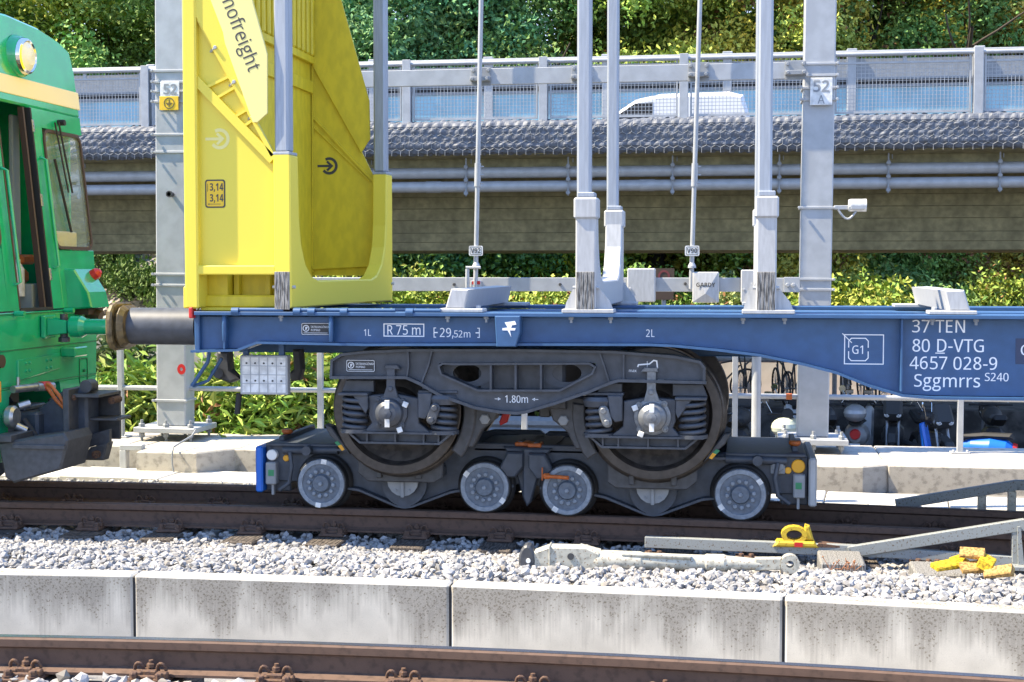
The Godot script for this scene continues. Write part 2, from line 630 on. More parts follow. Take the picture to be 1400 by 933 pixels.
func rail_near(x: float) -> float: return bend(4.245, -0.0148, 0.0204, x)
func rail_mid(x: float) -> float: return bend(0.53, 0.032, 0.0124, x)
func rail_far(x: float) -> float: return bend(-0.41, 0.05, 0.0115, x)
func wall_z(x: float) -> float: return bend(3.002, 0.009, 0.0138, x)
func trough_z(x: float) -> float: return bend(-1.957, 0.079, 0.0045, x)
func base_z(x: float) -> float: return -2.955 + 0.03 * x


func ground() -> void:
	var b := MB.new()
	b.q(Vector3(-300, -1.75, -4.3), Vector3(300, -1.75, -4.3), Vector3(300, -1.75, -400), Vector3(-300, -1.75, -400))
	struct("ground", b, M.asphalt)
	b = MB.new()  # the railway formation, with a retaining face towards the lower street
	b.bx(-60, 60, -3.2, -0.46, -4.3, 60)
	struct("railway_formation", b, M.bed)
	b = MB.new()  # wooded slope behind the street
	for i in 40:
		var x0 := -90.0 + 4.5 * i
		var x1 := x0 + 4.5
		for k in 6:
			var p := [hill(x0, k), hill(x1, k), hill(x1, k + 1), hill(x0, k + 1)]
			b.q(p[0], p[1], p[2], p[3])
	struct("hillside", b, M.earth)


func hill(x: float, k: int) -> Vector3:
	var far := 5.0 if x > 4.0 else 0.0
	var zz := -23.5 - far - 3.0 * k - sin(x * 0.21) * 0.8
	var y: float = [-1.8, -0.9, 0.4, 2.2, 4.2, 6.0, 7.0][k]
	return Vector3(x, y + sin(x * 0.37 + k) * 0.25, zz)


func rail_profile() -> PackedVector2Array:  # (z, y), rail top at 0
	return PackedVector2Array([Vector2(-0.028, 0.0), Vector2(-0.036, -0.008), Vector2(-0.036, -0.042), Vector2(-0.009, -0.056), Vector2(-0.009, -0.132),
		Vector2(-0.03, -0.142), Vector2(-0.07, -0.15), Vector2(-0.07, -0.162), Vector2(0.07, -0.162), Vector2(0.07, -0.15), Vector2(0.03, -0.142),
		Vector2(0.009, -0.132), Vector2(0.009, -0.056), Vector2(0.036, -0.042), Vector2(0.036, -0.008), Vector2(0.028, 0.0)])


func rail(zc: String, called: String, m: Material, top: Material, label: String, xs: Array, m2: Material) -> void:
	var at := func(x: float) -> float: return rail_near(x) if zc == "near" else rail_mid(x) if zc == "mid" else rail_far(x)
	var b := MB.new()
	var t := MB.new()
	var pr := rail_profile()
	for i in 48:
		var x0 := -12.0 + 0.5 * i
		var x1 := x0 + 0.5
		var z0: float = at.call(x0)
		var z1: float = at.call(x1)
		for k in pr.size() - 1:
			b.q(Vector3(x0, pr[k].y, z0 + pr[k].x), Vector3(x1, pr[k].y, z1 + pr[k].x), Vector3(x1, pr[k + 1].y, z1 + pr[k + 1].x), Vector3(x0, pr[k + 1].y, z0 + pr[k + 1].x))
		b.q(Vector3(x0, 0, z0 + 0.028), Vector3(x1, 0, z1 + 0.028), Vector3(x1, 0, z1 - 0.028), Vector3(x0, 0, z0 - 0.028))
		t.q(Vector3(x0, 0.0015, z0 + 0.024), Vector3(x1, 0.0015, z1 + 0.024), Vector3(x1, 0.0015, z1 - 0.024), Vector3(x0, 0.0015, z0 - 0.024))
	var root := thing("rail", Vector3(0, -0.162, at.call(0.0)), label, "rail")
	part(root, "rail_bar", b, m)
	part(root, "running_band", t, top)
	# a rail fastening: plate, clamp with bolt, spring loop, two sleeper screws
	var f := MB.new()
	f.bx(-0.09, 0.09, -0.182, -0.163, -0.03, 0.17, 0.004)
	f.bx(-0.045, 0.035, -0.163, -0.125, 0.045, 0.1, 0.006)
	f.bx(-0.05, 0.04, -0.165, -0.145, 0.1, 0.125, 0.004)
	f.cyl(Vector3(-0.005, -0.125, 0.062), Vector3(-0.005, -0.085, 0.062), 0.011, 8)
	f.bolt(Vector3(-0.005, -0.118, 0.062), Vector3.UP, 0.021, 0.02)
	for s in [-1.0, 1.0]:
		var loop := PackedVector3Array()
		for i in 8:
			var a := PI * i / 7.0
			loop.append(Vector3(s * (0.055 + 0.022 * cos(a)) - 0.004, -0.13 + 0.035 * sin(a), 0.07 + 0.012 * sin(a)))
		f.tube(loop, 0.008, 6)
		f.cyl(Vector3(s * 0.062, -0.163, 0.135), Vector3(s * 0.062, -0.152, 0.135), 0.026, 10)
		f.bolt(Vector3(s * 0.062, -0.152, 0.135), Vector3.UP, 0.019, 0.026)
		f.bx(s * 0.062 - 0.028, s * 0.062 + 0.028, -0.163, -0.13, 0.075, 0.11, 0.006)
	var fm := to_mesh(f)
	for x in xs:
		var side := 1.0 if zc != "far" else 1.0
		piece(root, "rail_fastening", fm, m2, Transform3D(Basis(Vector3.UP, rg.randf_range(-0.03, 0.03)).scaled(Vector3(1, 1, side)), Vector3(x, 0, at.call(x))))


func rails() -> void:
	var nx := []
	for i in 9:
		nx.append(-1.833 + (i - 2) * 0.6)
	rail("near", "rail", M.rail_side, M.rail_top, "brown running rail with polished top nearest the camera, before the low concrete wall", nx, M.rust_iron)
	var mx := []
	for i in 17:
		mx.append(-2.037 + (i - 5) * 0.615)
	rail("mid", "rail", M.rail_side, M.rail_side, "dark brown rail under the near wheels of the two transporter trolleys", mx, M.rail_side)
	rail("far", "rail", M.rail_side, M.rail_side, "dark rusty rail behind the trolleys, next to the pale cable trough lids", mx, M.rail_side)
	# timber sleepers of the middle track, each a thing
	var b := MB.new()
	b.bx(-0.12, 0.12, -0.17, 0.0, -0.92, 0.92, 0.008)
	for k in 7:  # weather cracks near the visible end
		b.bx(-0.11 + k * 0.034, -0.105 + k * 0.034, -0.004, 0.0025, 0.4 + 0.05 * (k % 3), 0.9)
	var first: Node3D
	for i in mx.size():
		var z: float = (rail_mid(mx[i]) + rail_far(mx[i])) / 2.0
		var at := Vector3(mx[i], -0.186, z + rg.randf_range(-0.04, 0.03))
		if i == 0:
			first = MeshInstance3D.new()
			first.mesh = to_mesh(b)
			first.material_override = M.sleeper
			first.name = "timber_sleeper"
			add_child(first)
			first.position = at
			tag(first, "weathered brown timber sleeper half sunk in grey ballast under the trolley track", "sleeper", "timber sleepers under the trolley track")
		else:
			copy(first, at)
	b = MB.new()
	b.bx(-0.12, 0.12, -0.17, 0.0, -0.3, 1.55, 0.008)
	for i in nx.size():
		var o: MeshInstance3D
		if i == 0:
			first = MeshInstance3D.new()
			first.mesh = to_mesh(b)
			first.material_override = M.sleeper
			first.name = numbered("timber_sleeper")
			add_child(first)
			first.position = Vector3(nx[i], -0.186, rail_near(nx[i]))
			tag(first, "timber sleeper buried in ballast under the nearest rail", "sleeper", "timber sleepers under the nearest rail")
		else:
			copy(first, Vector3(nx[i], -0.186, rail_near(nx[i])))


func lichen(w: int, h: int) -> ImageTexture:  # pale cast concrete with dark lichen spots and run-off streaks below the top edge, as photographed
	var im := Image.create(w, h, false, Image.FORMAT_RGB8)
	var big := FastNoiseLite.new()
	big.seed = 4
	big.frequency = 0.006
	big.fractal_octaves = 4
	var cell := FastNoiseLite.new()
	cell.noise_type = FastNoiseLite.TYPE_CELLULAR
	cell.cellular_return_type = FastNoiseLite.RETURN_DISTANCE
	cell.frequency = 0.12
	cell.seed = 8
	var cid := cell.duplicate()
	cid.cellular_return_type = FastNoiseLite.RETURN_CELL_VALUE
	var fine := FastNoiseLite.new()
	fine.frequency = 0.3
	fine.seed = 6
	for y in h:
		var d := float(y) / h  # 0 at the top edge
		for x in w:
			var g := 0.93 + 0.05 * fine.get_noise_2d(x, y) + 0.06 * big.get_noise_2d(x * 1.5, y * 1.5)
			var col := Color(g, g * 0.985, g * 0.95)
			var amount := big.get_noise_2d(x, y * 0.35) * 0.75 + 0.78 - d * 1.3
			var streak := fine.get_noise_2d(x * 0.35, y * 0.012) * 0.5 + 0.5
			if d > 0.03:
				var film := clampf(amount * 1.6 + (streak - 0.5) * 0.8, 0.0, 1.0) * 0.6
				col = col.lerp(Color(0.44, 0.42, 0.4), film * (0.75 + 0.25 * fine.get_noise_2d(x * 0.7, y * 0.7)))
				var c := cell.get_noise_2d(x, y) + 1.0
				var id: float = cid.get_noise_2d(x, y) * 0.5 + 0.5
				if id < amount * 0.8 + 0.05 and c < 0.2 + 0.24 * fposmod(id * 37.0, 1.0) + 0.1 * fine.get_noise_2d(x, y):
					col = col.lerp(Color(0.4, 0.38, 0.34).lerp(Color(0.33, 0.27, 0.17), fposmod(id * 91.0, 1.0)), 0.35 + 0.4 * fposmod(id * 53.0, 1.0))
			if fine.get_noise_2d(x * 2.1 + 900, y * 2.1) > 0.62:
				col = col.darkened(0.25)
			im.set_pixel(x, y, col)
	return ImageTexture.create_from_image(im)


func near_wall() -> void:
	var m := mk("wall_concrete", Color(0.66, 0.64, 0.59), 0.9)
	m.albedo_texture = lichen(2048, 256)
	m.uv1_scale = Vector3(1.0 / 4.3, 1.0 / 0.5, 1.0)
	m.uv1_offset = Vector3(0.1, -0.02 / 0.5, 0)
	m.uv1_triplanar_sharpness = 12.0
	var cuts := [-8.2, -6.3, -4.35, -1.901, -0.083, 1.717, 3.5, 5.4, 7.4]
	var names := {2: "pale concrete edging wall segment at the left end, streaked with grey", 3: "concrete edging wall segment with dark lichen, in front of the left trolley", 4: "long concrete edging wall segment in front of the cream coupling bar", 5: "concrete edging wall segment at the right end, by the yellow wooden wedges"}
	for i in cuts.size() - 1:
		var b := MB.new()
		var x0: float = cuts[i] + 0.008
		var x1: float = cuts[i + 1] - 0.008
		var z0 := wall_z(x0)
		var z1 := wall_z(x1)
		b.xf = Transform3D(Basis(Vector3.UP, -atan2(z1 - z0, x1 - x0)), Vector3((x0 + x1) / 2, 0.0, (z0 + z1) / 2 - 0.06))
		var hw := Vector2(x1 - x0, z1 - z0).length() / 2
		var steps := 12  # a slightly uneven cast top edge
		b.bx(-hw, hw, -0.6, 0.02, -0.06, 0.06, 0.012)
		if i in names:
			var seg := thing("concrete_wall_segment", Vector3((x0 + x1) / 2, -0.6, (z0 + z1) / 2 - 0.06), names[i], "wall", "low concrete wall between the tracks")
			part(seg, "cast_block", b, m)
			b = MB.new()
			b.bx(x1 - 0.003, x1 + 0.019, -0.6, 0.0, z1 - 0.11, z1 - 0.012)
			part(seg, "joint_shade", b, M.black)  # added black strip, darkens the open joint in place of its shade


func bed_y(x: float, z: float) -> float:
	var w := wall_z(x) - 0.14
	var m := rail_mid(x)
	var r := rail_far(x)
	var t := trough_z(x)
	var y := -0.2
	if z > m + 0.16:
		y = lerpf(-0.222, -0.015, smoothstep(m + 0.35, w - 0.4, z))
		if z > wall_z(x):
			y = -0.185 if z > rail_near(x) - 0.12 else -0.26 if z > 3.6 else -0.4
	elif z < r - 0.12:
		y = lerpf(-0.2, -0.265, clampf((r - 0.12 - z) / maxf(0.05, r - 0.12 - t), 0.0, 1.0))
	return y


func stone_mesh(sd: int) -> ArrayMesh:
	var r := RandomNumberGenerator.new()
	r.seed = sd
	var p: Array[Vector3] = []
	var k := (1.0 + sqrt(5.0)) / 2.0
	for s in [-1, 1]:
		for t in [-1, 1]:
			p.append(Vector3(0, s, t * k))
			p.append(Vector3(s, t * k, 0))
			p.append(Vector3(t * k, 0, s))
	var sq := Vector3(r.randf_range(0.75, 1.25), r.randf_range(0.5, 0.85), r.randf_range(0.7, 1.1))
	for i in p.size():
		p[i] = p[i].normalized() * r.randf_range(0.62, 1.38) * sq
	var b := MB.new()
	for i in 12:
		for j in range(i + 1, 12):
			for l in range(j + 1, 12):
				var nn := (p[j] - p[i]).cross(p[l] - p[i])
				var sg := 0
				var hull := true
				for q in 12:
					if q == i or q == j or q == l:
						continue
					var side := nn.dot(p[q] - p[i])
					if sg == 0:
						sg = 1 if side > 0 else -1
					elif (side > 0) != (sg > 0):
						hull = false
						break
				if hull:
					if sg > 0:
						b.t3(p[i], p[l], p[j])
					else:
						b.t3(p[i], p[j], p[l])
	return to_mesh(b)


func ballast() -> void:
	var b := MB.new()
	var xs := 60
	for i in xs:
		var x0 := -9.0 + 18.0 * i / xs
		var x1 := x0 + 18.0 / xs
		for k in 34:
			var t0 := k / 24.0 if k < 24 else (k - 24) / 10.0
			var t1 := (k + 1) / 24.0 if k < 24 else (k - 23) / 10.0
			var p: Array[Vector3] = []
			for e in [[x0, t1], [x1, t1], [x1, t0], [x0, t0]]:
				var z := lerpf(-3.1, wall_z(e[0]) - 0.1, e[1]) if k < 24 else lerpf(wall_z(e[0]) + 0.02, 6.2, e[1])
				p.append(Vector3(e[0], bed_y(e[0], z) - 0.03, z))
			b.q(p[0], p[1], p[2], p[3])
	struct("track_bed", b, M.bed)
	var variants: Array[Mesh] = []
	for i in 8:
		variants.append(stone_mesh(100 + i))
	var zones := [
		["ballast", "pale grey crushed stone ballast between the trolley track and the low wall", -4.6, 4.6, 0.5, 3.2, 28000, 0.0255],
		["ballast", "grey ballast stones lying between the rails under the trolleys", -5.2, 4.6, -0.5, 0.5, 3600, 0.032],
		["ballast", "thin strip of pale ballast between the far rail and the trough lids", -5.6, 4.8, -2.2, -0.35, 6500, 0.03],
		["ballast", "coarse pale ballast in front of the nearest rail at the bottom edge", -2.9, 3.4, 4.2, 5.6, 4600, 0.038],
	]
	for zn in zones:
		var root := Node3D.new()
		root.name = numbered(zn[0])
		add_child(root)
		root.set_meta("kind", "stuff")
		root.set_meta("label", zn[1])
		root.set_meta("category", "ballast")
		var lists := []
		var cols := []
		for i in 8:
			lists.append([] as Array[Transform3D])
			cols.append(PackedColorArray())
		for i in int(zn[6]):
			var x := rg.randf_range(zn[2], zn[3])
			var z := rg.randf_range(zn[4], zn[5])
			if zn[4] == 0.5 and (z > wall_z(x) - 0.15 or z < rail_mid(x) + 0.09):
				continue
			if zn[4] == -0.5 and (z > rail_mid(x) - 0.1 or z < rail_far(x) + 0.1):
				continue
			if zn[5] == -0.35 and (z < trough_z(x) + 0.02 or z > rail_far(x) - 0.1):
				continue
			if zn[4] == 4.2 and absf(z - rail_near(x)) < 0.1:
				continue
			var s: float = zn[7] * rg.randf_range(0.55, 1.25)
			var y := bed_y(x, z) + rg.randf_range(-0.5, 0.55) * s
			var kx := fposmod(x - -2.037 + 0.3075, 0.615) - 0.3075
			if zn[4] == 0.5 and z < 1.0 and absf(kx) < 0.13:
				if z < 0.9 and rg.randf() < 0.85:
					continue
			var k := rg.randi() % 8
			var bs := Basis.from_euler(Vector3(rg.randf() * TAU, rg.randf() * TAU, rg.randf() * TAU)).scaled(Vector3(s, s * 0.85, s))
			lists[k].append(Transform3D(bs, Vector3(x, y, z)))
			var g := rg.randf_range(0.26, 0.54)
			var c := Color(g * 1.02, g, g * 0.98)
			if rg.randf() < 0.1:
				c = Color(g * 0.95, g * 0.86, g * 0.75)
			if zn[4] == 4.2 and rg.randf() < 0.35:
				c = Color(g, g * 0.9, g * 0.76)
			cols[k].append(c)
		for k in 8:
			if lists[k].size():
				scatter(root, "stones", variants[k], M.stone, lists[k], cols[k])


func far_side() -> void:
	# lids of the cable trough along the far rail
	var root := thing("cable_trough", Vector3(-0.5, -0.2, -1.2), "row of pale flat concrete trough lids beyond the far rail", "cable trough")
	for i in 15:
		var x0 := -9.0 + i * 1.02
		var x1 := x0 + 1.0
		var z0 := trough_z(x0)
		var z1 := trough_z(x1)
		var b := MB.new()
		b.xf = Transform3D(Basis(Vector3.UP, -atan2(z1 - z0, x1 - x0)).rotated(Vector3.RIGHT, rg.randf_range(-0.006, 0.006)), Vector3((x0 + x1) / 2, -0.23 + rg.randf_range(-0.006, 0.004), (z0 + z1) / 2 - 0.33))
		b.bx(-0.507, 0.507, -0.1, 0.0, -0.33, 0.33, 0.008)
		part(root, "lid", b, M.concrete_pale)
	# low plinth wall that carries railing and masts, in blocks
	var cuts := [-12.0, -9.4, -6.8, -4.687, -4.463, -1.244, 2.147, 2.806, 5.9, 9.0]
	var pl := thing("concrete_plinth", Vector3(-0.8, -0.4, -3.498), "stained low concrete plinth behind the track that carries the railing and both masts", "plinth")
	for i in cuts.size() - 1:
		var b := MB.new()
		var x0: float = cuts[i] + 0.004
		var x1: float = cuts[i + 1] - 0.004
		b.bx(x0, x1, -0.9, -0.043, -4.323, base_z((x0 + x1) / 2), 0.012)
		part(pl, "plinth_block", b, M.concrete if i < 5 else M.concrete)
	# two bevelled mast foundations standing out of the plinth
	foundation(-4.344, -3.731, -3.430, "concrete foundation block with slanted flank under the left mast")
	foundation(2.154, 2.574, 2.890, "concrete foundation block with slanted flank under the right mast")
	var d := MB.new()  # angled galvanised cable duct by the left foundation
	d.bx(-4.583, -4.515, -0.3, -0.048, -2.904, -2.816, 0.006)
	d.bx(-4.583, -4.347, -0.048, 0.007, -2.904, -2.816, 0.006)
	solo("cable_duct", d, M.galv, "bent galvanised cable duct at the foot of the left mast", "cable duct")
	var c := MB.new()
	var pth := PackedVector3Array()
	for i in 9:
		var t := i / 8.0
		pth.append(Vector3(-3.915 - 0.05 * sin(t * 3.0), lerpf(0.13, -0.319, t), -2.640 - (0.5 * (1.0 - t) if t < 0.25 else 0.0)))
	c.tube(pth, 0.009, 6)
	solo("earth_cable", c, M.galv_dull, "thin grey earth cable hanging over the left foundation", "cable")
	railing()


func foundation(x0: float, x1: float, x2: float, label: String) -> void:
	var b := MB.new()
	b.xf = Transform3D(Basis(Vector3.RIGHT, -PI / 2), Vector3.ZERO)
	var zb := -base_z(x0) + 0.02
	b.prism(PackedVector2Array([Vector2(x0, 2.673), Vector2(x1, 2.673), Vector2(x2, zb), Vector2(x2, zb + 0.3), Vector2(x0, zb + 0.3)]), -0.5, -0.038, 0.014)
	solo("mast_foundation", b, M.concrete, label, "foundation")


func railing() -> void:
	var root := thing("pipe_railing", Vector3(-0.8, -0.043, -3.828), "galvanised two-bar railing on the plinth behind the wagon", "railing")
	var xs := [-8.0, -6.2, -5.008, -2.822, -0.686, 1.424, 3.581, 5.1, 6.9]
	for x in xs:
		var p := MB.new()
		p.bx(x - 0.028, x + 0.028, -0.03, 1.06, -3.859, -3.797, 0.005)
		p.bx(x - 0.09, x + 0.09, -0.043, -0.027, -3.905, -3.751, 0.003)
		p.bolt(Vector3(x - 0.065, -0.027, -3.784), Vector3.UP, 0.014, 0.02)
		p.bolt(Vector3(x + 0.065, -0.027, -3.784), Vector3.UP, 0.014, 0.02)
		part(root, "post", p, M.galv)
	for y in [0.485, 1.07]:
		var b := MB.new()
		b.rod(Vector3(-9, y, -3.828), Vector3(8, y, -3.828), 0.026, 12)
		part(root, "bar", b, M.galv)
	var s := MB.new()
	s.rod(Vector3(1.921, 0.485, -3.828), Vector3(1.978, 0.485, -3.828), 0.031, 12)
	part(root, "clip", s, M.orange)
	var c := MB.new()  # round conduit standing on its own pad
	c.rod(Vector3(1.629, -0.06, -3.608), Vector3(1.629, 1.03, -3.608), 0.046, 14)
	c.bx(1.392, 1.867, -0.076, 0.034, -3.828, -3.388, 0.01)
	solo("conduit_pipe", c, M.galv, "round galvanised conduit on a pale pad left of the right mast", "pipe")


func nut_row(b: MB, xs: Array, y: float, zs: Array) -> void:
	for x in xs:
		for z in zs:
			b.bolt(Vector3(x, y, z), Vector3.UP, 0.032, 0.04)
			b.cyl(Vector3(x, y + 0.03, z), Vector3(x, y + 0.075, z), 0.016, 8)
			b.bolt(Vector3(x, y - 0.1, z), Vector3.UP, 0.03, 0.04)
			b.cyl(Vector3(x, y - 0.15, z), Vector3(x, y, z), 0.016, 8)


func mast(xc: float, w: float, label: String) -> Node3D:
	var root := thing("catenary_mast", Vector3(xc, -0.043, -3.828), label, "mast", "")
	root.rotation.z = -0.008
	var b := MB.new()
	b.bx(xc - w / 2, xc + w / 2, 0.1, 10.2, -3.960, -3.696, 0.012)
	part(root, "shaft", b, M.galv)
	b = MB.new()
	b.bx(xc - 0.33, xc + 0.33, 0.045, 0.1, -4.158, -3.498, 0.006)
	part(root, "base_plate", b, M.galv)
	for x in [xc - 0.265, xc, xc + 0.265]:
		for z in [-3.564, -4.092]:
			b = MB.new()
			nut_row(b, [x], 0.1, [z])
			part(root, "anchor_nut", b, M.galv_dull)
	return root


func band(root: Node3D, xc: float, w: float, y: float, ears := true) -> void:
	var b := MB.new()
	b.bx(xc - w / 2 - 0.015, xc + w / 2 + 0.015, y - 0.012, y + 0.012, -3.977, -3.680, 0.003)
	if ears:
		b.bolt(Vector3(xc - w / 2 - 0.02, y, -3.674), Vector3.BACK, 0.015, 0.03)
		b.bolt(Vector3(xc + w / 2 + 0.02, y, -3.674), Vector3.BACK, 0.015, 0.03)
	part(root, "band", b, M.galv)


func masts() -> void:
	var xl := -4.402
	var l := mast(xl, 0.319, "galvanised box mast with white 52 plate and yellow earth sign, behind the yellow module")
	for p in [3.782, 3.669, 3.572, 3.467, 3.129, 2.948, 1.686, 1.572, 0.367]:
		band(l, xl, 0.319, p)
	var b := MB.new()
	b.box(Vector3(-4.384, 3.589, -3.658), Vector3(0.204, 0.154, 0.012), 0.003)
	var pl := part(l, "number_plate", b, M.white)
	write(pl, "52", Vector3(-4.379, 3.587, -3.649), 0.105, M.galv_dull, Basis.IDENTITY, 0.95, "Droid Sans", true)
	b = MB.new()
	b.box(Vector3(-4.393, 3.447, -3.655), Vector3(0.204, 0.143, 0.012), 0.003)
	var es := part(l, "earth_sign", b, M.sign_yellow)
	b = MB.new()
	var ce := Vector2(-4.389, 3.446)
	b.ring(ellipse(ce, 0.05, 0.05), ellipse(ce, 0.057, 0.057), -3.649, -3.646)
	b.bx(ce.x - 0.004, ce.x + 0.004, ce.y, ce.y + 0.038, -3.649, -3.646)
	for k in 3:
		b.bx(ce.x - 0.035 + 0.012 * k, ce.x + 0.035 - 0.012 * k, ce.y - 0.004 - k * 0.014, ce.y + 0.003 - k * 0.014, -3.649, -3.646)
	part(es, "earth_symbol", b, M.ink)
	b = MB.new()
	var kn := Vector3(-4.375, 2.511, -3.696)
	b.cyl(kn, kn + Vector3(0, 0, 0.1), 0.022, 12)
	b.cyl(kn + Vector3(0, 0, 0.07), kn + Vector3(0, 0, 0.1), 0.034, 12)
	part(l, "bolt_stub", b, M.ink)
	b = MB.new()
	var rs := Vector3(-4.285, 0.697, -3.696)
	b.ring(ellipse(Vector2(rs.x, rs.y), 0.016, 0.018), ellipse(Vector2(rs.x, rs.y), 0.045, 0.055), -3.696, -3.693)
	part(l, "red_mark", b, M.red)
	var xr := 2.175
	var r := mast(xr, 0.3, "galvanised box mast with a white 52 A plate, standing behind the right trolley")
	for p in [3.715, 3.603, 3.484, 3.372, 2.333, 1.641, 1.542]:
		band(r, xr, 0.3, p)
	b = MB.new()
	b.box(Vector3(2.193, 3.444, -3.655), Vector3(0.21, 0.26, 0.012), 0.003)
	pl = part(r, "number_plate", b, M.white)
	write(pl, "52", Vector3(2.192, 3.491, -3.648), 0.11, M.galv_dull, Basis.IDENTITY, 0.95, "Droid Sans", true)
	write(pl, "A", Vector3(2.193, 3.366, -3.648), 0.083, M.galv_dull, Basis.IDENTITY, 0.95)
	# camera on an arm
	var cx := 2.374
	var cy := 2.333
	var cam := thing("surveillance_camera", Vector3(cx, cy, -3.718), "white outdoor camera on a short arm of the right mast", "camera")
	b = MB.new()
	b.bx(cx - 0.02, cx + 0.22, cy - 0.02, cy + 0.02, -3.740, -3.685, 0.004)
	part(cam, "arm", b, M.galv)
	b = MB.new()
	b.bx(2.511, 2.642, 2.311, 2.367, -3.773, -3.652, 0.006)
	part(cam, "housing", b, M.galv)
	b = MB.new()
	b.lathe(Vector3(2.491, 2.353, -3.713), Vector3.RIGHT, PackedVector2Array([Vector2(0, 0), Vector2(0, 0.055), Vector2(0.02, 0.062), Vector2(0.17, 0.062), Vector2(0.17, 0.054), Vector2(0.01, 0.05)]), 14, true)
	part(cam, "sun_hood", b, M.white)
	b = MB.new()
	var cp := PackedVector3Array()
	for i in 9:
		var t := i / 8.0
		cp.append(Vector3(lerpf(cx + 0.02, 2.574, t), cy - 0.02 - 0.09 * sin(t * PI) , -3.696))
	b.tube(cp, 0.012, 6)
	part(cam, "cable", b, M.galv)
	# cross rails between the masts
	var up := thing("mast_cross_rail", Vector3(-0.8, 3.602, -3.608), "upper galvanised cross rail bolted between the masts, holding both switch rods", "rail bar")
	var ly := 3.642
	b = MB.new()
	b.bx(xl + 0.3, xr - 0.16, ly - 0.08, ly + 0.08, -3.630, -3.586, 0.004)
	part(up, "rail_bar", b, M.galv)
	for x in [-1.085, -0.083, 1.052, 1.974]:
		b = MB.new()
		b.bx(x - 0.1, x + 0.1, ly - 0.09, ly + 0.09, -3.586, -3.573, 0.003)
		b.bx(x - 0.1, x + 0.1, ly - 0.05, ly - 0.01, -3.573, -3.498, 0.003)
		for s in [-1, 1]:
			b.bolt(Vector3(x + s * 0.075, ly + 0.06, -3.573), Vector3.BACK, 0.018, 0.02)
			b.bolt(Vector3(x + s * 0.075, ly - 0.03, -3.498), Vector3.BACK, 0.018, 0.02)
		part(up, "clamp_plate", b, M.galv_dull)
	var lo := thing("mast_cross_rail", Vector3(-0.8, 1.567, -3.608), "lower galvanised cross rail behind the wagon deck, carrying switch boxes", "rail bar")
	ly = 1.587
	b = MB.new()
	b.bx(xl + 0.3, xr - 0.16, ly - 0.068, ly + 0.068, -3.630, -3.586, 0.004)
	part(lo, "rail_bar", b, M.galv)
	for p in [Vector3(-1.360, 1.586, -3.586), Vector3(-0.293, 1.588, -3.586), Vector3(0.936, 1.597, -3.586)]:
		b = MB.new()
		b.bolt(p, Vector3.BACK, 0.016, 0.016)
		part(lo, "bolt", b, M.ink)
	b = MB.new()
	b.bx(1.882, 2.035, ly - 0.07, ly + 0.075, -3.586, -3.566, 0.003)
	for x in [1.917, 1.973]:
		b.bolt(Vector3(x, ly, -3.566), Vector3.BACK, 0.02, 0.02)
	part(lo, "end_plate", b, M.galv)
	# switch rods with their plates and drives
	switch_rod(Vector3(-1.059, 4.803, -3.498), Vector3(-1.129, 1.544, -3.498), Vector3(-1.119, 1.920, -3.465), "V92", "slim switch rod hanging over the tilted deck bracket, with a V92 plate")
	switch_rod(Vector3(1.074, 4.733, -3.498), Vector3(0.996, 1.549, -3.498), Vector3(1.005, 1.916, -3.465), "V90", "slim switch rod between the white stanchions, with a V90 plate")
	var dr := thing("switch_drive", Vector3(-1.129, 1.544, -3.498), "small switch drive with a padlock arm and red sticker behind the tilted bracket", "switch drive")
	b = MB.new()
	b.rod(Vector3(-1.199, 1.740, -3.443), Vector3(-1.200, 1.494, -3.443), 0.02, 10)
	b.rod(Vector3(-1.214, 1.754, -3.443), Vector3(-1.067, 1.754, -3.443), 0.014, 8)
	b.bx(-1.180, -1.077, 1.508, 1.624, -3.608, -3.487, 0.006)
	part(dr, "drive_body", b, M.galv)
	b = MB.new()
	b.bx(-1.161, -1.080, 1.588, 1.620, -3.487, -3.484)
	part(dr, "red_sticker", b, M.red)
	box_cover(0.379, 0.650, 1.420, 1.747, "flat grey switch box with one screw behind the rear stanchion arm", false)
	box_cover(1.010, 1.263, 1.415, 1.712, "grey switch box with embossed diamond facets and dark lettering", true)
	box_cover(1.472, 1.604, 1.416, 1.733, "flat grey switch box half hidden by the right stanchion", false)
	var sg := thing("no_stopping_sign", Vector3(0.361, 1.508, -10.000), "dark round prohibition sign with arrow plate seen behind the cross rail", "sign")
	b = MB.new()
	b.bx(0.268, 0.535, 1.529, 1.746, -10.02, -10)
	b.bx(0.269, 0.526, 1.301, 1.446, -10.02, -10)
	part(sg, "plate", b, M.brown)
	b = MB.new()
	var sc := Vector2(0.391, 1.632)
	b.ring(ellipse(sc, 0.055, 0.06), ellipse(sc, 0.085, 0.09), -10.0, -9.995)
	part(sg, "red_ring", b, M.dull_red)
	b = MB.new()
	b.rod(Vector3(0.388, 1.694, -10.050) , Vector3(0.388, -3.003, -10.05), 0.03, 8)
	part(sg, "pole", b, M.galv_dull)


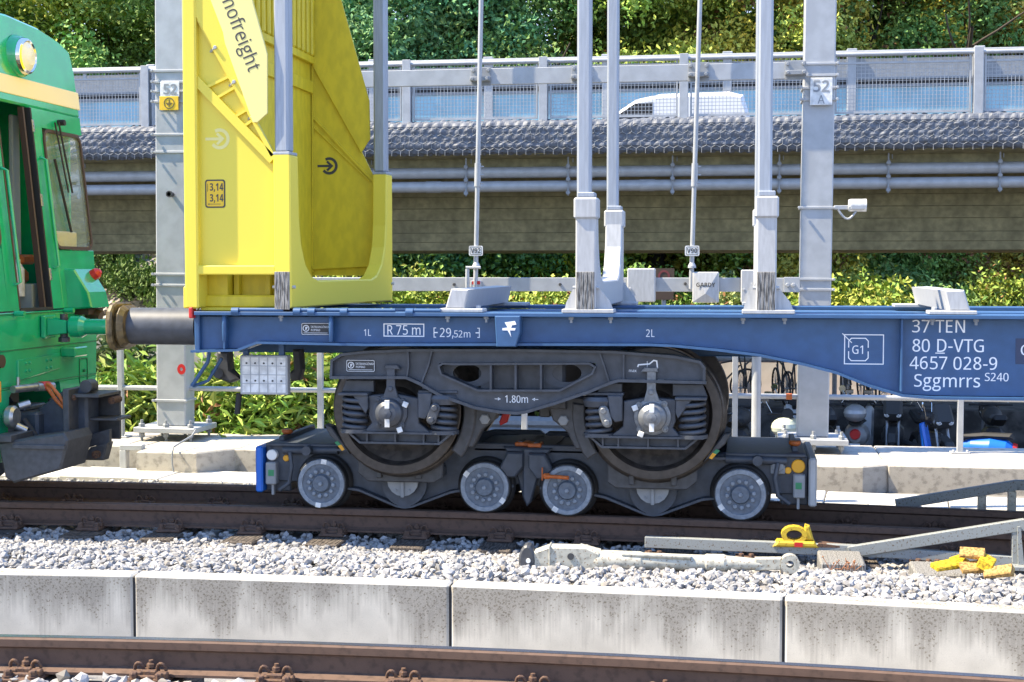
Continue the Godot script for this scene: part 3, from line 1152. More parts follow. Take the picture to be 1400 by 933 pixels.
func switch_rod(a: Vector3, b: Vector3, s: Vector3, txt: String, label: String) -> void:
	var root := thing("switch_rod", b, label, "rod")
	var m := MB.new()
	m.rod(a, b, 0.023, 10)
	part(root, "rod", m, M.galv)
	m = MB.new()
	var t := a.lerp(b, 0.62)
	m.rod(t, t + (b - a) * 0.07, 0.032, 10)
	for k in 3:
		m.bolt(t + (b - a) * (0.01 + 0.025 * k) + Vector3(0.03, 0, 0), Vector3.RIGHT, 0.008, 0.03)
	part(root, "sleeve", m, M.galv)
	m = MB.new()
	m.prism(roundrect(Vector2(s.x, s.y), 0.138, 0.099, 0.014), s.z - 0.012, s.z)
	var pl := part(root, "number_plate", m, M.white)
	m = MB.new()
	m.ring(roundrect(Vector2(s.x, s.y), 0.108, 0.07, 0.008), roundrect(Vector2(s.x, s.y), 0.116, 0.079, 0.01), s.z, s.z + 0.001)
	part(pl, "border", m, M.ink)
	write(pl, txt, s + Vector3(0, 0, 0.001), 0.046, M.ink, Basis.IDENTITY, 0.9, "Droid Sans", true)
	m = MB.new()
	m.lathe(s + Vector3(-0.002, -0.165, -0.03), Vector3.UP, PackedVector2Array([Vector2(0, 0), Vector2(0, 0.04), Vector2(0.02, 0.038), Vector2(0.05, 0.022), Vector2(0.05, 0)]), 12)
	part(root, "collar", m, M.galv)


func box_cover(x0: float, x1: float, y0: float, y1: float, label: String, diamond: bool) -> void:
	var root := thing("switch_box", Vector3((x0 + x1) / 2, y0, -3.498), label, "switch box")
	var b := MB.new()
	b.bx(x0, x1, y0, y1, -3.586, -3.465, 0.01)
	if diamond:
		var c := Vector3((x0 + x1) / 2, y0 + (y1 - y0) * 0.3, -3.432)
		var p := [Vector3(x0 + 0.012, y0 + 0.012, -3.464), Vector3(x1 - 0.012, y0 + 0.012, -3.464), Vector3(x1 - 0.012, y1 - 0.012, -3.464), Vector3(x0 + 0.012, y1 - 0.012, -3.464)]
		for i in 4:
			b.t3(p[i], p[(i + 1) % 4], c)
	else:
		b.bolt(Vector3(x0 + 0.03, y0 + (y1 - y0) * 0.4, -3.465), Vector3.BACK, 0.012, 0.01)
	part(root, "cover", b, M.post_white)
	if diamond:
		write(root, "GARDY", Vector3((x0 + x1) / 2, y0 + (y1 - y0) * 0.58, -3.441), 0.04, M.ink, Basis.IDENTITY, 1.0, "Droid Sans", true)



func hexbump(x: float, y: float) -> float:  # pillow height inside a staggered net, 0 on the wires, 1 in the middle
	var best := 9.0
	var second := 9.0
	var r := roundi(y / 0.115)
	for k in range(r - 1, r + 2):
		var off := 0.075 if k % 2 != 0 else 0.0
		var cx := roundf((x - off) / 0.15) * 0.15 + off
		for c in [cx - 0.15, cx, cx + 0.15]:
			var d := Vector2(x - c, y - k * 0.115).length()
			if d < best:
				second = best
				best = d
			elif d < second:
				second = d
	return clampf((second - best) / 0.12, 0.0, 1.0)


func viaduct() -> void:
	var x0 := -26.0
	var x1 := 20.0
	var root := thing("road_viaduct", Vector3(-1, 2.05, -16.5), "concrete road viaduct with a net-wrapped dark edge crossing behind the train", "viaduct")
	var prof := PackedVector2Array([Vector2(-13.12, 3.62), Vector2(-14.15, 3.5)])
	var ys := [3.5, 3.2, 2.98, 2.78, 2.58, 2.36, 2.2, 2.05]
	for i in ys.size() - 1:
		var za: float = -14.15 - (3.5 - ys[i]) * 0.2
		var zb: float = -14.15 - (3.5 - ys[i + 1]) * 0.2
		var off := 0.0 if i % 2 == 0 else 0.008
		prof.append(Vector2(za + off, ys[i] - 0.006))
		prof.append(Vector2(zb + off, ys[i + 1] + 0.006))
		if i < ys.size() - 2:
			prof.append(Vector2(zb - 0.008, ys[i + 1]))
	prof.append_array(PackedVector2Array([Vector2(-19.2, 2.05), Vector2(-19.5, 3.5), Vector2(-20.1, 3.62), Vector2(-20.1, 4.16), Vector2(-19.8, 4.16), Vector2(-19.8, 3.4), Vector2(-13.5, 3.4), Vector2(-13.5, 4.1), Vector2(-13.12, 4.1)]))
	var b := MB.new()
	b.xf = Transform3D(Basis(Vector3(0, 0, 1), Vector3.UP, Vector3(-1, 0, 0)), Vector3.ZERO)
	b.prism(prof, -x1, -x0)
	part(root, "girder", b, M.girder)
	b = MB.new()
	b.bx(x0, x1, 3.4, 3.41, -19.8, -13.5)
	part(root, "carriageway", b, M.asphalt)
	# dark sheet round the deck edge, bulging through a hexagon net
	var wob := FastNoiseLite.new()
	wob.seed = 5
	wob.frequency = 1.3
	var pr := [Vector2(-13.45, 4.16), Vector2(-13.2, 4.175), Vector2(-13.05, 4.15), Vector2(-13.0, 4.08), Vector2(-13.0, 3.74), Vector2(-13.04, 3.66), Vector2(-13.12, 3.63), Vector2(-13.3, 3.64)]
	var path := PackedVector2Array()
	var nn := PackedVector2Array()
	for i in pr.size() - 1:
		var ln: float = pr[i].distance_to(pr[i + 1])
		var k := maxi(1, int(ln / 0.024))
		var d: Vector2 = (pr[i + 1] - pr[i]).normalized()
		for j in k:
			path.append(pr[i].lerp(pr[i + 1], j / float(k)))
			nn.append(Vector2(-d.y, d.x))
	var nx := 1060
	var cols: Array[PackedVector3Array] = []
	for i in nx + 1:
		var x := -16.5 + 27.2 * i / nx
		var c := PackedVector3Array()
		var s := 0.0
		for j in path.size():
			if j > 0:
				s += path[j].distance_to(path[j - 1])
			var w := wob.get_noise_2d(x * 0.9, s * 2.0) * 0.03
			var am := 0.024 + 0.016 * wob.get_noise_2d(x * 4.0 + 30.0, s * 5.0)
			var h := am * hexbump(x + w * 1.6 + s * 0.12, s + w * 1.4 + wob.get_noise_2d(x * 3.0, 7.0) * 0.03) + w * 0.8
			var p := path[j] + nn[j] * h
			c.append(Vector3(x, p.y, p.x))
		cols.append(c)
	b = MB.new()
	for i in nx:
		for j in path.size() - 1:
			b.q(cols[i][j + 1], cols[i + 1][j + 1], cols[i + 1][j], cols[i][j])
	part(root, "edge_wrap", b, M.wrap)
	b = MB.new()
	for r in range(3, 9):
		for i in 178:
			var off := 0.075 if r % 2 != 0 else 0.0
			var cx := -16.2 + i * 0.15 + off
			cx = roundf((cx - off) / 0.15) * 0.15 + off
			var s0 := r * 0.115
			for e in [[Vector2(-0.075, -0.04), Vector2(0.0, -0.08)], [Vector2(0.0, -0.08), Vector2(0.075, -0.04)], [Vector2(0.075, -0.04), Vector2(0.075, 0.04)]]:
				var pp := []
				for q in e:
					var s: float = s0 + q.y
					var y := 4.08 - (s - 0.48)
					var x: float = cx + q.x
					var w := wob.get_noise_2d(x * 0.9, s * 2.0) * 0.03
					pp.append(Vector3(x, y, -12.985 + w * 0.8))
				if pp[0].y < 4.13 and pp[0].y > 3.66:
					b.rod(pp[0], pp[1], 0.0045, 3)
	var net := part(root, "wire_net", b, M.galv)
	net.set_meta("kind", "stuff")
	# railing with mesh panels
	var fence := thing("mesh_railing", Vector3(-1, 4.16, -13.15), "grey bridge railing with square mesh panels along the viaduct edge", "railing")
	for i in range(-9, 7):
		var x := 0.53 + 2.29 * i
		var p := MB.new()
		p.bx(x - 0.012, x + 0.012, 4.14, 5.16, -13.24, -13.12)
		p.bx(x - 0.07, x + 0.07, 4.14, 5.2, -13.12, -13.09, 0.005)
		p.bx(x - 0.07, x + 0.07, 4.14, 5.16, -13.27, -13.24, 0.005)
		part(fence, "post", p, M.galv)
		var f := MB.new()
		var a := x + 0.13
		var c := x + 2.29 - 0.13
		f.bx(a - 0.03, a, 4.2, 5.16, -13.2, -13.16)
		f.bx(c, c + 0.03, 4.2, 5.16, -13.2, -13.16)
		f.bx(a, c, 4.2, 4.235, -13.2, -13.16)
		f.bx(a, c, 4.98, 5.01, -13.2, -13.16)
		f.bx(a + 1.02, a + 1.07, 5.01, 5.14, -13.195, -13.165)
		part(fence, "panel_frame", f, M.galv)
		f = MB.new()
		f.rod(Vector3(x + 0.05, 5.13, -13.15), Vector3(x + 2.24, 5.13, -13.15), 0.035, 10)
		part(fence, "top_bar", f, M.galv)
		f = MB.new()
		var y := 4.25
		while y < 5.1:
			f.bx(a, c, y - 0.004, y + 0.004, -13.185, -13.181)
			y += 0.058
		var xx := a + 0.03
		while xx < c:
			f.bx(xx - 0.004, xx + 0.004, 4.235, 5.12, -13.179, -13.175)
			xx += 0.058
		var wm := part(fence, "wire_mesh", f, M.galv)
		wm.set_meta("kind", "stuff")
	# far noise barrier
	var bar := thing("noise_barrier", Vector3(-1, 4.16, -19.95), "blue glazed noise barrier on the far side of the viaduct, seen through the mesh", "noise barrier")
	for i in range(-10, 7):
		var x := 1.15 + 2.5 * i
		var p := MB.new()
		p.bx(x - 0.09, x + 0.09, 4.16, 6.1, -20.05, -19.85, 0.01)
		p.bx(x - 0.1, x + 0.1, 6.1, 6.2, -20.05, -19.85, 0.01)
		part(bar, "post", p, M.galv)
		p = MB.new()
		p.bx(x + 0.09, x + 2.41, 4.2, 5.42, -19.96, -19.93)
		part(bar, "pane", p, M.barrier)
		p = MB.new()
		p.bx(x + 0.09, x + 2.41, 5.6, 6.0, -19.96, -19.93)
		part(bar, "pane", p, M.galv_dull)
		p = MB.new()
		p.bx(x + 0.09, x + 2.41, 5.42, 5.46, -20.0, -19.9)
		p.bx(x + 0.09, x + 2.41, 5.57, 5.61, -20.0, -19.9)
		part(bar, "bar", p, M.galv_dull)
		p = MB.new()
		p.bx(x + 0.09, x + 2.41, 5.46, 5.57, -20.0, -19.95)
		part(bar, "shadow_strip", p, M.black)  # black strip standing in for the shadow between the two bars
	var tb := MB.new()
	tb.rod(Vector3(x0, 6.1, -19.8), Vector3(x1, 6.1, -19.8), 0.05, 10)
	part(bar, "top_bar", tb, M.galv_dull)
	# pipes under the deck edge
	for k in 2:
		var y: float = [3.346, 3.114][k]
		b = MB.new()
		b.rod(Vector3(x0, y, -13.5), Vector3(x1, y, -13.5), 0.092, 16)
		for i in 8:
			b.rod(Vector3(-12.0 + i * 3.6 + k, y, -13.5), Vector3(-11.75 + i * 3.6 + k, y, -13.5), 0.099, 16)
		solo("drain_pipe", b, M.galv, ["upper galvanised pipe slung under the viaduct edge", "lower galvanised pipe slung under the viaduct edge"][k], "pipe")
	for i in range(-6, 6):
		var x := -1.377 + 1.72 * i
		b = MB.new()
		var yt := 3.703
		b.bx(x - 0.012, x + 0.012, 2.951, yt + 0.1, -13.395, -13.375)
		b.bx(x + 0.06, x + 0.075, yt - 0.2, yt + 0.1, -13.5, -13.48)
		for y in [3.436, 3.218, 2.999]:
			b.bolt(Vector3(x, y, -13.38), Vector3.BACK, 0.04, 0.03)
		var r := part(root, "pipe_hanger", b, M.galv_dull)
	# a car on the viaduct
	var car := thing("white_car", Vector3(0.328, 3.41, -16.5), "white car on the viaduct with only its roof showing above the edge", "car")
	var cx := car.position.x
	var side := MB.new()
	side.prism(PackedVector2Array([Vector2(cx - 2.2, 3.65), Vector2(cx - 2.25, 4.1), Vector2(cx - 1.5, 4.3), Vector2(cx - 0.75, 4.78), Vector2(cx - 0.3, 4.87), Vector2(cx + 0.9, 4.89), Vector2(cx + 1.15, 4.83), Vector2(cx + 1.35, 4.2), Vector2(cx + 1.4, 3.65)]), -17.4, -15.7, 0.07)
	part(car, "body", side, M.van_white)
	side = MB.new()
	side.prism(PackedVector2Array([Vector2(cx - 1.35, 4.33), Vector2(cx - 0.78, 4.7), Vector2(cx - 0.45, 4.72), Vector2(cx - 0.45, 4.33)]), -17.3, -15.695)
	part(car, "window", side, M.black)
	for s in [-1.5, 0.8]:
		side = MB.new()
		side.cyl(Vector3(cx + s, 3.7, -15.85), Vector3(cx + s, 3.7, -15.68), 0.3, 18)
		part(car, "wheel", side, M.rubber)


func lpart(root: Node3D, called: String, b: MB, m: Material) -> MeshInstance3D:  # a part given in its thing's own axes
	var o := MeshInstance3D.new()
	o.mesh = to_mesh(b)
	o.material_override = m
	o.name = numbered(called, root)
	root.add_child(o)
	return o


func tyre(root: Node3D, x: float, r: float, w: float, spokes := 0) -> void:
	var b := MB.new()
	var p := PackedVector2Array()
	for i in 9:
		var a := TAU * i / 8
		p.append(Vector2(-cos(a) * w / 2, r - w / 2 + sin(a) * w / 2))
	b.lathe(Vector3(x, r, 0), Vector3.BACK, p, 28)
	var o := lpart(root, "wheel", b, M.rubber)
	b = MB.new()
	if spokes:
		for i in spokes:
			var a := TAU * i / spokes
			b.rod(Vector3(x, r, 0), Vector3(x + cos(a) * (r - w), r + sin(a) * (r - w), 0), 0.004, 3)
		b.cyl(Vector3(x, r, -0.04), Vector3(x, r, 0.04), 0.02, 8)
	else:
		b.cyl(Vector3(x, r, -w * 0.3), Vector3(x, r, w * 0.3), r - w * 0.9, 16, 0.01)
	var rim := MeshInstance3D.new()
	rim.mesh = to_mesh(b)
	rim.material_override = M.silver
	rim.name = "rim"
	o.add_child(rim)


func scooter(at: Vector3, turn: float, paint: Material, label: String, top_case: bool, called := "motor_scooter") -> void:
	var r := thing(called, at, label, "scooter", "parked scooters")
	r.rotation.y = turn
	tyre(r, 0.65, 0.23, 0.1)
	tyre(r, -0.6, 0.23, 0.11)
	var b := MB.new()
	# rear body: lofted bulge
	b.lathe(Vector3(-0.95, 0.55, 0), Vector3(1, 0.06, 0), PackedVector2Array([Vector2(0, 0), Vector2(0.02, 0.1), Vector2(0.15, 0.19), Vector2(0.4, 0.22), Vector2(0.7, 0.16), Vector2(0.85, 0.08), Vector2(0.86, 0)]), 20)
	lpart(r, "rear_body", b, paint)
	b = MB.new()
	b.prism(PackedVector2Array([Vector2(-0.2, 0.25), Vector2(0.3, 0.22), Vector2(0.48, 0.4), Vector2(0.55, 0.95), Vector2(0.48, 0.98), Vector2(0.38, 0.45), Vector2(0.25, 0.32), Vector2(-0.2, 0.36)]), -0.2, 0.2, 0.04)
	lpart(r, "leg_shield", b, paint)
	b = MB.new()
	b.prism(PackedVector2Array([Vector2(0.4, 0.36), Vector2(0.55, 0.5), Vector2(0.75, 0.5), Vector2(0.92, 0.36), Vector2(0.86, 0.35), Vector2(0.72, 0.44), Vector2(0.56, 0.43), Vector2(0.46, 0.34)]), -0.07, 0.07, 0.02)
	lpart(r, "mudguard", b, paint)
	b = MB.new()
	b.prism(PackedVector2Array([Vector2(-0.92, 0.76), Vector2(-0.88, 0.84), Vector2(-0.45, 0.84), Vector2(-0.1, 0.8), Vector2(-0.08, 0.74)]), -0.13, 0.13, 0.04)
	lpart(r, "seat", b, M.rubber)
	b = MB.new()
	b.rod(Vector3(0.5, 0.9, 0), Vector3(0.45, 1.05, 0), 0.05, 10)
	b.rod(Vector3(0.4, 1.06, -0.34), Vector3(0.4, 1.06, 0.34), 0.018, 8)
	b.lathe(Vector3(0.36, 1.05, 0), Vector3(1, 0, 0), PackedVector2Array([Vector2(0, 0), Vector2(0, 0.09), Vector2(0.12, 0.1), Vector2(0.18, 0.08), Vector2(0.19, 0)]), 14)
	lpart(r, "handlebar", b, M.rubber)
	for s in [-1, 1]:
		b = MB.new()
		b.rod(Vector3(0.42, 1.06, s * 0.25), Vector3(0.44, 1.26, s * 0.36), 0.007, 6)
		b.cyl(Vector3(0.46, 1.29, s * 0.37), Vector3(0.44, 1.29, s * 0.37), 0.062, 14)
		lpart(r, "mirror", b, M.chrome)
	b = MB.new()
	b.lathe(Vector3(-0.95, 0.6, 0), Vector3(-1, 0, 0), PackedVector2Array([Vector2(-0.04, 0.0), Vector2(-0.04, 0.1), Vector2(0.02, 0.08), Vector2(0.02, 0)]), 12)
	lpart(r, "tail_light", b, M.red)
	b = MB.new()
	b.box(Vector3(-0.97, 0.38, 0), Vector3(0.012, 0.14, 0.18), 0.004)
	lpart(r, "number_plate", b, M.white)
	if top_case:
		b = MB.new()
		b.ball(Vector3(-0.95, 0.98, 0), 0.2, 0.78, 20)
		lpart(r, "top_case", b, paint)


func motorcycle(at: Vector3, turn: float, paint: Material, label: String) -> void:
	var r := thing("motorcycle", at, label, "motorcycle", "parked motorcycles")
	r.rotation.y = turn
	tyre(r, 0.72, 0.31, 0.12)
	tyre(r, -0.68, 0.31, 0.16)
	var b := MB.new()
	for s in [-1, 1]:
		b.rod(Vector3(0.72, 0.31, s * 0.1), Vector3(0.42, 0.98, s * 0.1), 0.026, 8)
	lpart(r, "fork", b, M.silver)
	b = MB.new()
	b.lathe(Vector3(-0.1, 0.84, 0), Vector3(1, 0.12, 0), PackedVector2Array([Vector2(0, 0), Vector2(0.02, 0.09), Vector2(0.2, 0.17), Vector2(0.42, 0.16), Vector2(0.5, 0.06), Vector2(0.5, 0)]), 16)
	lpart(r, "tank", b, paint)
	b = MB.new()
	b.prism(PackedVector2Array([Vector2(-0.85, 0.9), Vector2(-0.8, 0.98), Vector2(-0.4, 0.86), Vector2(-0.05, 0.86), Vector2(-0.05, 0.78), Vector2(-0.5, 0.76)]), -0.13, 0.13, 0.04)
	lpart(r, "seat", b, M.rubber)
	b = MB.new()
	b.box(Vector3(0.05, 0.48, 0), Vector3(0.5, 0.4, 0.36), 0.08)
	b.rod(Vector3(0.2, 0.4, 0.16), Vector3(-0.75, 0.4, 0.2), 0.05, 10)
	lpart(r, "engine", b, M.dark)
	b = MB.new()
	b.prism(PackedVector2Array([Vector2(0.3, 0.75), Vector2(0.62, 0.8), Vector2(0.72, 0.92), Vector2(0.5, 1.2), Vector2(0.44, 1.2), Vector2(0.46, 0.98), Vector2(0.3, 0.95)]), -0.17, 0.17, 0.05)
	lpart(r, "fairing", b, paint)
	for s in [-1, 1]:
		b = MB.new()
		b.lathe(Vector3(0.66, 0.9, s * 0.1), Vector3(1, 0.1, 0), PackedVector2Array([Vector2(0, 0), Vector2(0, 0.05), Vector2(0.03, 0.045), Vector2(0.05, 0.02), Vector2(0.085, 0)]), 14)
		lpart(r, "headlight", b, M.lens)
		b = MB.new()
		b.rod(Vector3(0.42, 1.08, s * 0.3), Vector3(0.45, 1.25, s * 0.42), 0.008, 6)
		b.box(Vector3(0.46, 1.28, s * 0.44), Vector3(0.03, 0.08, 0.14), 0.01)
		lpart(r, "mirror", b, M.chrome)
	b = MB.new()
	b.rod(Vector3(0.38, 1.05, -0.38), Vector3(0.38, 1.05, 0.38), 0.017, 8)
	lpart(r, "handlebar", b, M.rubber)
	b = MB.new()
	b.prism(PackedVector2Array([Vector2(0.42, 0.62), Vector2(0.6, 0.68), Vector2(0.9, 0.6), Vector2(1.0, 0.45), Vector2(0.96, 0.44), Vector2(0.86, 0.56), Vector2(0.6, 0.63)]), -0.08, 0.08, 0.02)
	lpart(r, "mudguard", b, paint)


func bicycle(at: Vector3, turn: float, lean: float, label: String) -> void:
	var r := thing("bicycle", at, label, "bicycle", "bicycles parked under the viaduct")
	r.rotation = Vector3(lean, turn, 0)
	tyre(r, 0.52, 0.34, 0.04, 18)
	tyre(r, -0.52, 0.34, 0.04, 18)
	var b := MB.new()
	var bb := Vector3(-0.06, 0.3, 0)
	var st := Vector3(-0.2, 0.82, 0)
	var hd := Vector3(0.36, 0.86, 0)
	for e in [[bb, st], [bb, hd + Vector3(0.02, -0.12, 0)], [st + Vector3(0.01, -0.06, 0), hd], [hd + Vector3(-0.02, 0.08, 0), Vector3(0.52, 0.34, 0.05)], [bb, Vector3(-0.52, 0.34, 0.05)], [st, Vector3(-0.52, 0.34, 0.05)]]:
		b.rod(e[0], e[1], 0.018, 8)
	lpart(r, "frame", b, M.ink)
	b = MB.new()
	b.rod(hd, hd + Vector3(-0.03, 0.2, 0), 0.014, 8)
	b.tube(PackedVector3Array([Vector3(0.3, 1.04, -0.3), Vector3(0.37, 1.06, -0.1), Vector3(0.37, 1.06, 0.1), Vector3(0.3, 1.04, 0.3)]), 0.014, 8)
	lpart(r, "handlebar", b, M.ink)
	b = MB.new()
	b.rod(st, st + Vector3(-0.03, 0.12, 0), 0.014, 8)
	b.prism(PackedVector2Array([Vector2(-0.38, 0.94), Vector2(-0.36, 1.0), Vector2(-0.1, 0.97), Vector2(-0.1, 0.95)]), -0.06, 0.06, 0.015)
	lpart(r, "saddle", b, M.rubber)
	b = MB.new()
	b.cyl(bb + Vector3(0, 0, 0.03), bb + Vector3(0, 0, 0.04), 0.1, 16)
	b.rod(bb + Vector3(0, 0, 0.06), bb + Vector3(0.1, -0.14, 0.06), 0.01, 6)
	b.rod(bb + Vector3(0, 0, -0.06), bb + Vector3(-0.1, 0.14, -0.06), 0.01, 6)
	lpart(r, "crank", b, M.silver)


func street() -> void:
	var b := MB.new()
	b.bx(0.6, 12.0, -1.9, -0.9, -20.4, -17.5, 0.02)
	struct("raised_pavement", b, M.asphalt)
	b = MB.new()
	b.bx(-1.0, 5.6, -1.9, -0.010, -22.4, -22.0, 0.02)
	solo("boundary_wall", b, M.pale_wall, "pale sunlit wall beyond the bicycles, behind the right mast", "wall")
	b = MB.new()
	b.rod(Vector3(-0.4, -0.171, -20.3), Vector3(6.0, -0.171, -20.3), 0.06, 8)
	for x in [0.9, 3.4, 5.9]:
		b.rod(Vector3(x, -0.95, -20.3), Vector3(x, -0.171, -20.3), 0.05, 8)
	solo("tube_barrier", b, M.galv_dull, "dull tube barrier behind the row of bicycles", "barrier")
	b = MB.new()
	b.q(Vector3(-1, -1.746, -21.2), Vector3(8, -1.746, -21.2), Vector3(8, -1.746, -21.98), Vector3(-1, -1.746, -21.98))
	struct("red_cycle_path", b, M.red_ground)
	for i in 6:
		b = MB.new()
		var z := -20.9 - i * 1.15
		b.q(Vector3(5.9, -1.742, z), Vector3(10.0, -1.742, z), Vector3(10.0, -1.742, z - 0.5), Vector3(5.9, -1.742, z - 0.5))
		struct("crossing_stripe", b, M.road_yellow)
	var g := Vector3(0, -1.75, 0)
	scooter(Vector3(2.352, -1.75, -16.2), 1.35, M.silver, "silver scooter with red tail lights left of the right mast, behind the cream one", false)
	scooter(Vector3(2.219, -1.75, -13.6), 1.5, M.mint, "cream scooter with a rounded top case at the foot of the right mast", true)
	scooter(Vector3(3.602, -1.75, -16.1), 1.4, M.silver, "grey scooter with a big round top case just right of the right mast", true)
	scooter(Vector3(4.934, -1.75, -13.8), 2.85, M.bright_blue, "bright blue scooter behind the railing post under the wagon number", false)
	motorcycle(Vector3(4.725, -1.75, -15.2), -1.35, M.ink, "black motorcycle with twin headlights facing the railing")
	motorcycle(Vector3(1.442, -1.75, -15.0), 1.4, M.ink, "dark motorcycle parked beside the right wheel of the bogie")
	motorcycle(Vector3(5.895, -1.75, -16.0), 1.55, M.ink, "black motorcycle at the right edge in front of the yellow crossing stripes")
	motorcycle(Vector3(4.220, -1.75, -16.4), -1.7, M.ink, "dark motorcycle left of the twin headlight one, under the blue sill's corner")
	motorcycle(Vector3(2.979, -1.75, -15.6), 1.6, M.dark, "dark motorcycle almost hidden behind the right mast")
	var bx := [[985, 0.4, "black bicycle nearest the bogie wheel on the raised pavement"], [1022, 1.3, "black bicycle between the railing post and the conduit pipe"], [1066, 1.75, "black bicycle with a wide handlebar left of the right mast"], [1085, 1.2, "black bicycle partly hidden by the left edge of the right mast"], [1152, 1.4, "black bicycle with a basket-high handlebar right of the right mast"], [1178, 1.7, "dark bicycle under the slanting part of the blue sill"], [1215, 1.1, "leaning dark bicycle behind the blue sill's lower corner"]]
	for e in bx:
		bicycle(Vector3(1.291 + (e[0] - 1000) * 0.0146, -0.9, -18.2), e[1], rg.randf_range(-0.12, 0.12), e[2])
	# crash barrier seen under the bogie
	var cb := thing("crash_barrier", Vector3(-3, -1.75, -14.6), "galvanised crash barrier on the lower street, seen between the two bogie wheels", "crash barrier")
	b = MB.new()
	b.xf = Transform3D(Basis(Vector3(0, 0, 1), Vector3.UP, Vector3(-1, 0, 0)), Vector3.ZERO)
	b.ribbon(PackedVector2Array([Vector2(-14.6, -0.86), Vector2(-14.52, -0.93), Vector2(-14.52, -1.0), Vector2(-14.6, -1.05), Vector2(-14.52, -1.1), Vector2(-14.52, -1.17), Vector2(-14.6, -1.24)]), 0.008, 0.4, 9.0)
	part(cb, "beam", b, M.galv_dull)
	for x in [-6.0, -2.811, -1.4, -3.6]:
		b = MB.new()
		b.bx(x - 0.05, x + 0.05, -1.75, -0.84, -14.72, -14.62, 0.006)
		part(cb, "post", b, M.galv_dull)
	# dark blue van and pale guard wall at the left
	var vx := -8.370
	var van := thing("parked_van", Vector3(vx, -1.75, -11.0), "dark blue van parked below the railing behind the buffer", "van")
	b = MB.new()
	b.prism(PackedVector2Array([Vector2(vx - 2.4, -1.45), Vector2(vx - 2.4, -0.2), Vector2(vx - 2.2, 0.02), Vector2(vx + 0.9, 0.04), Vector2(vx + 1.6, -0.6), Vector2(vx + 2.3, -0.8), Vector2(vx + 2.4, -1.45)]), -11.9, -10.2, 0.08)
	part(van, "body", b, M.car_blue)
	b = MB.new()
	b.prism(PackedVector2Array([Vector2(vx - 2.1, -0.65), Vector2(vx - 2.1, -0.15), Vector2(vx + 0.8, -0.15), Vector2(vx + 1.3, -0.65)]), -11.8, -10.19)
	part(van, "window", b, M.black)
	for s in [-1.5, 1.5]:
		b = MB.new()
		b.cyl(Vector3(vx + s, -1.43, -10.4), Vector3(vx + s, -1.43, -10.18), 0.32, 18, 0.02)
		part(van, "wheel", b, M.rubber)
	b = MB.new()
	b.bx(-20, -9.2, -1.8, 0.62, -21.8, -21.4, 0.03)
	solo("guard_wall", b, M.concrete_pale, "pale guard wall at the foot of the rocky slope, left behind the buffer", "wall")
	b = MB.new()
	var nz := FastNoiseLite.new()
	nz.seed = 31
	nz.frequency = 0.5
	nz.fractal_octaves = 4
	var pt := func(i: int, k: int) -> Vector3:
		var x := -21.0 + i * 0.15
		var t := k / 30.0
		var n1 := nz.get_noise_2d(x * 5.0, t * 22.0)
		return Vector3(x + n1 * 0.2, 0.2 + t * 3.2 + n1 * 0.14, -22.0 - t * 2.6 + nz.get_noise_2d(x * 5.5, t * 24.0 + 40.0) * 0.28)
	for i in 84:
		for k in 30:
			b.q(pt.call(i, k), pt.call(i + 1, k), pt.call(i + 1, k + 1), pt.call(i, k + 1))
	struct("rock_slope", b, M.rock)



func leaf_clump(sd: int, k: int, spread: float, ln: float, wd: float) -> ArrayMesh:  # k leaves spread round a point
	var r := RandomNumberGenerator.new()
	r.seed = sd
	var b := MB.new()
	for i in k:
		var c := Vector3(r.randfn(), r.randfn() * 0.8, r.randfn()) * spread * 0.5
		var d := Vector3(r.randf_range(-1, 1), r.randf_range(-0.9, 0.5), r.randf_range(-1, 1)).normalized()
		var s := d.cross(Vector3(r.randf_range(-1, 1), r.randf_range(0.2, 1), r.randf_range(-1, 1))).normalized()
		var u := s.cross(d)
		var l := ln * r.randf_range(0.7, 1.25)
		var w := wd * r.randf_range(0.8, 1.2)
		var a := c - d * l * 0.5
		var e := c + d * l * 0.5 - u * l * 0.12
		var m := c + u * l * 0.06
		b.t3(a, m + s * w * 0.5, e)
		b.t3(a, e, m - s * w * 0.5)
	return to_mesh(b)


func limb(b: MB, a: Vector3, d: Vector3, ln: float, r: float, depth: int, tips: Array[Vector3]) -> void:
	var p := PackedVector3Array([a])
	var q := a
	var dir := d
	for i in 4:
		dir = (dir + Vector3(rg.randf_range(-0.16, 0.16), rg.randf_range(-0.02, 0.12), rg.randf_range(-0.16, 0.16))).normalized()
		q += dir * ln / 4.0
		p.append(q)
		if depth < 3 and i > 0:
			tips.append(q)
	b.tube(p, r, 7, r * 0.55, false)
	if depth <= 0:
		tips.append(q)
		return
	for i in 3 + (1 if depth > 1 else 0):
		var t := rg.randf_range(0.4, 1.0)
		var at := p[int(t * 4)]
		var side := Vector3(rg.randf_range(-1, 1), rg.randf_range(-0.1, 0.7), rg.randf_range(-1, 1)).normalized()
		limb(b, at, (dir * 0.4 + side).normalized(), ln * rg.randf_range(0.5, 0.72), r * 0.5, depth - 1, tips)


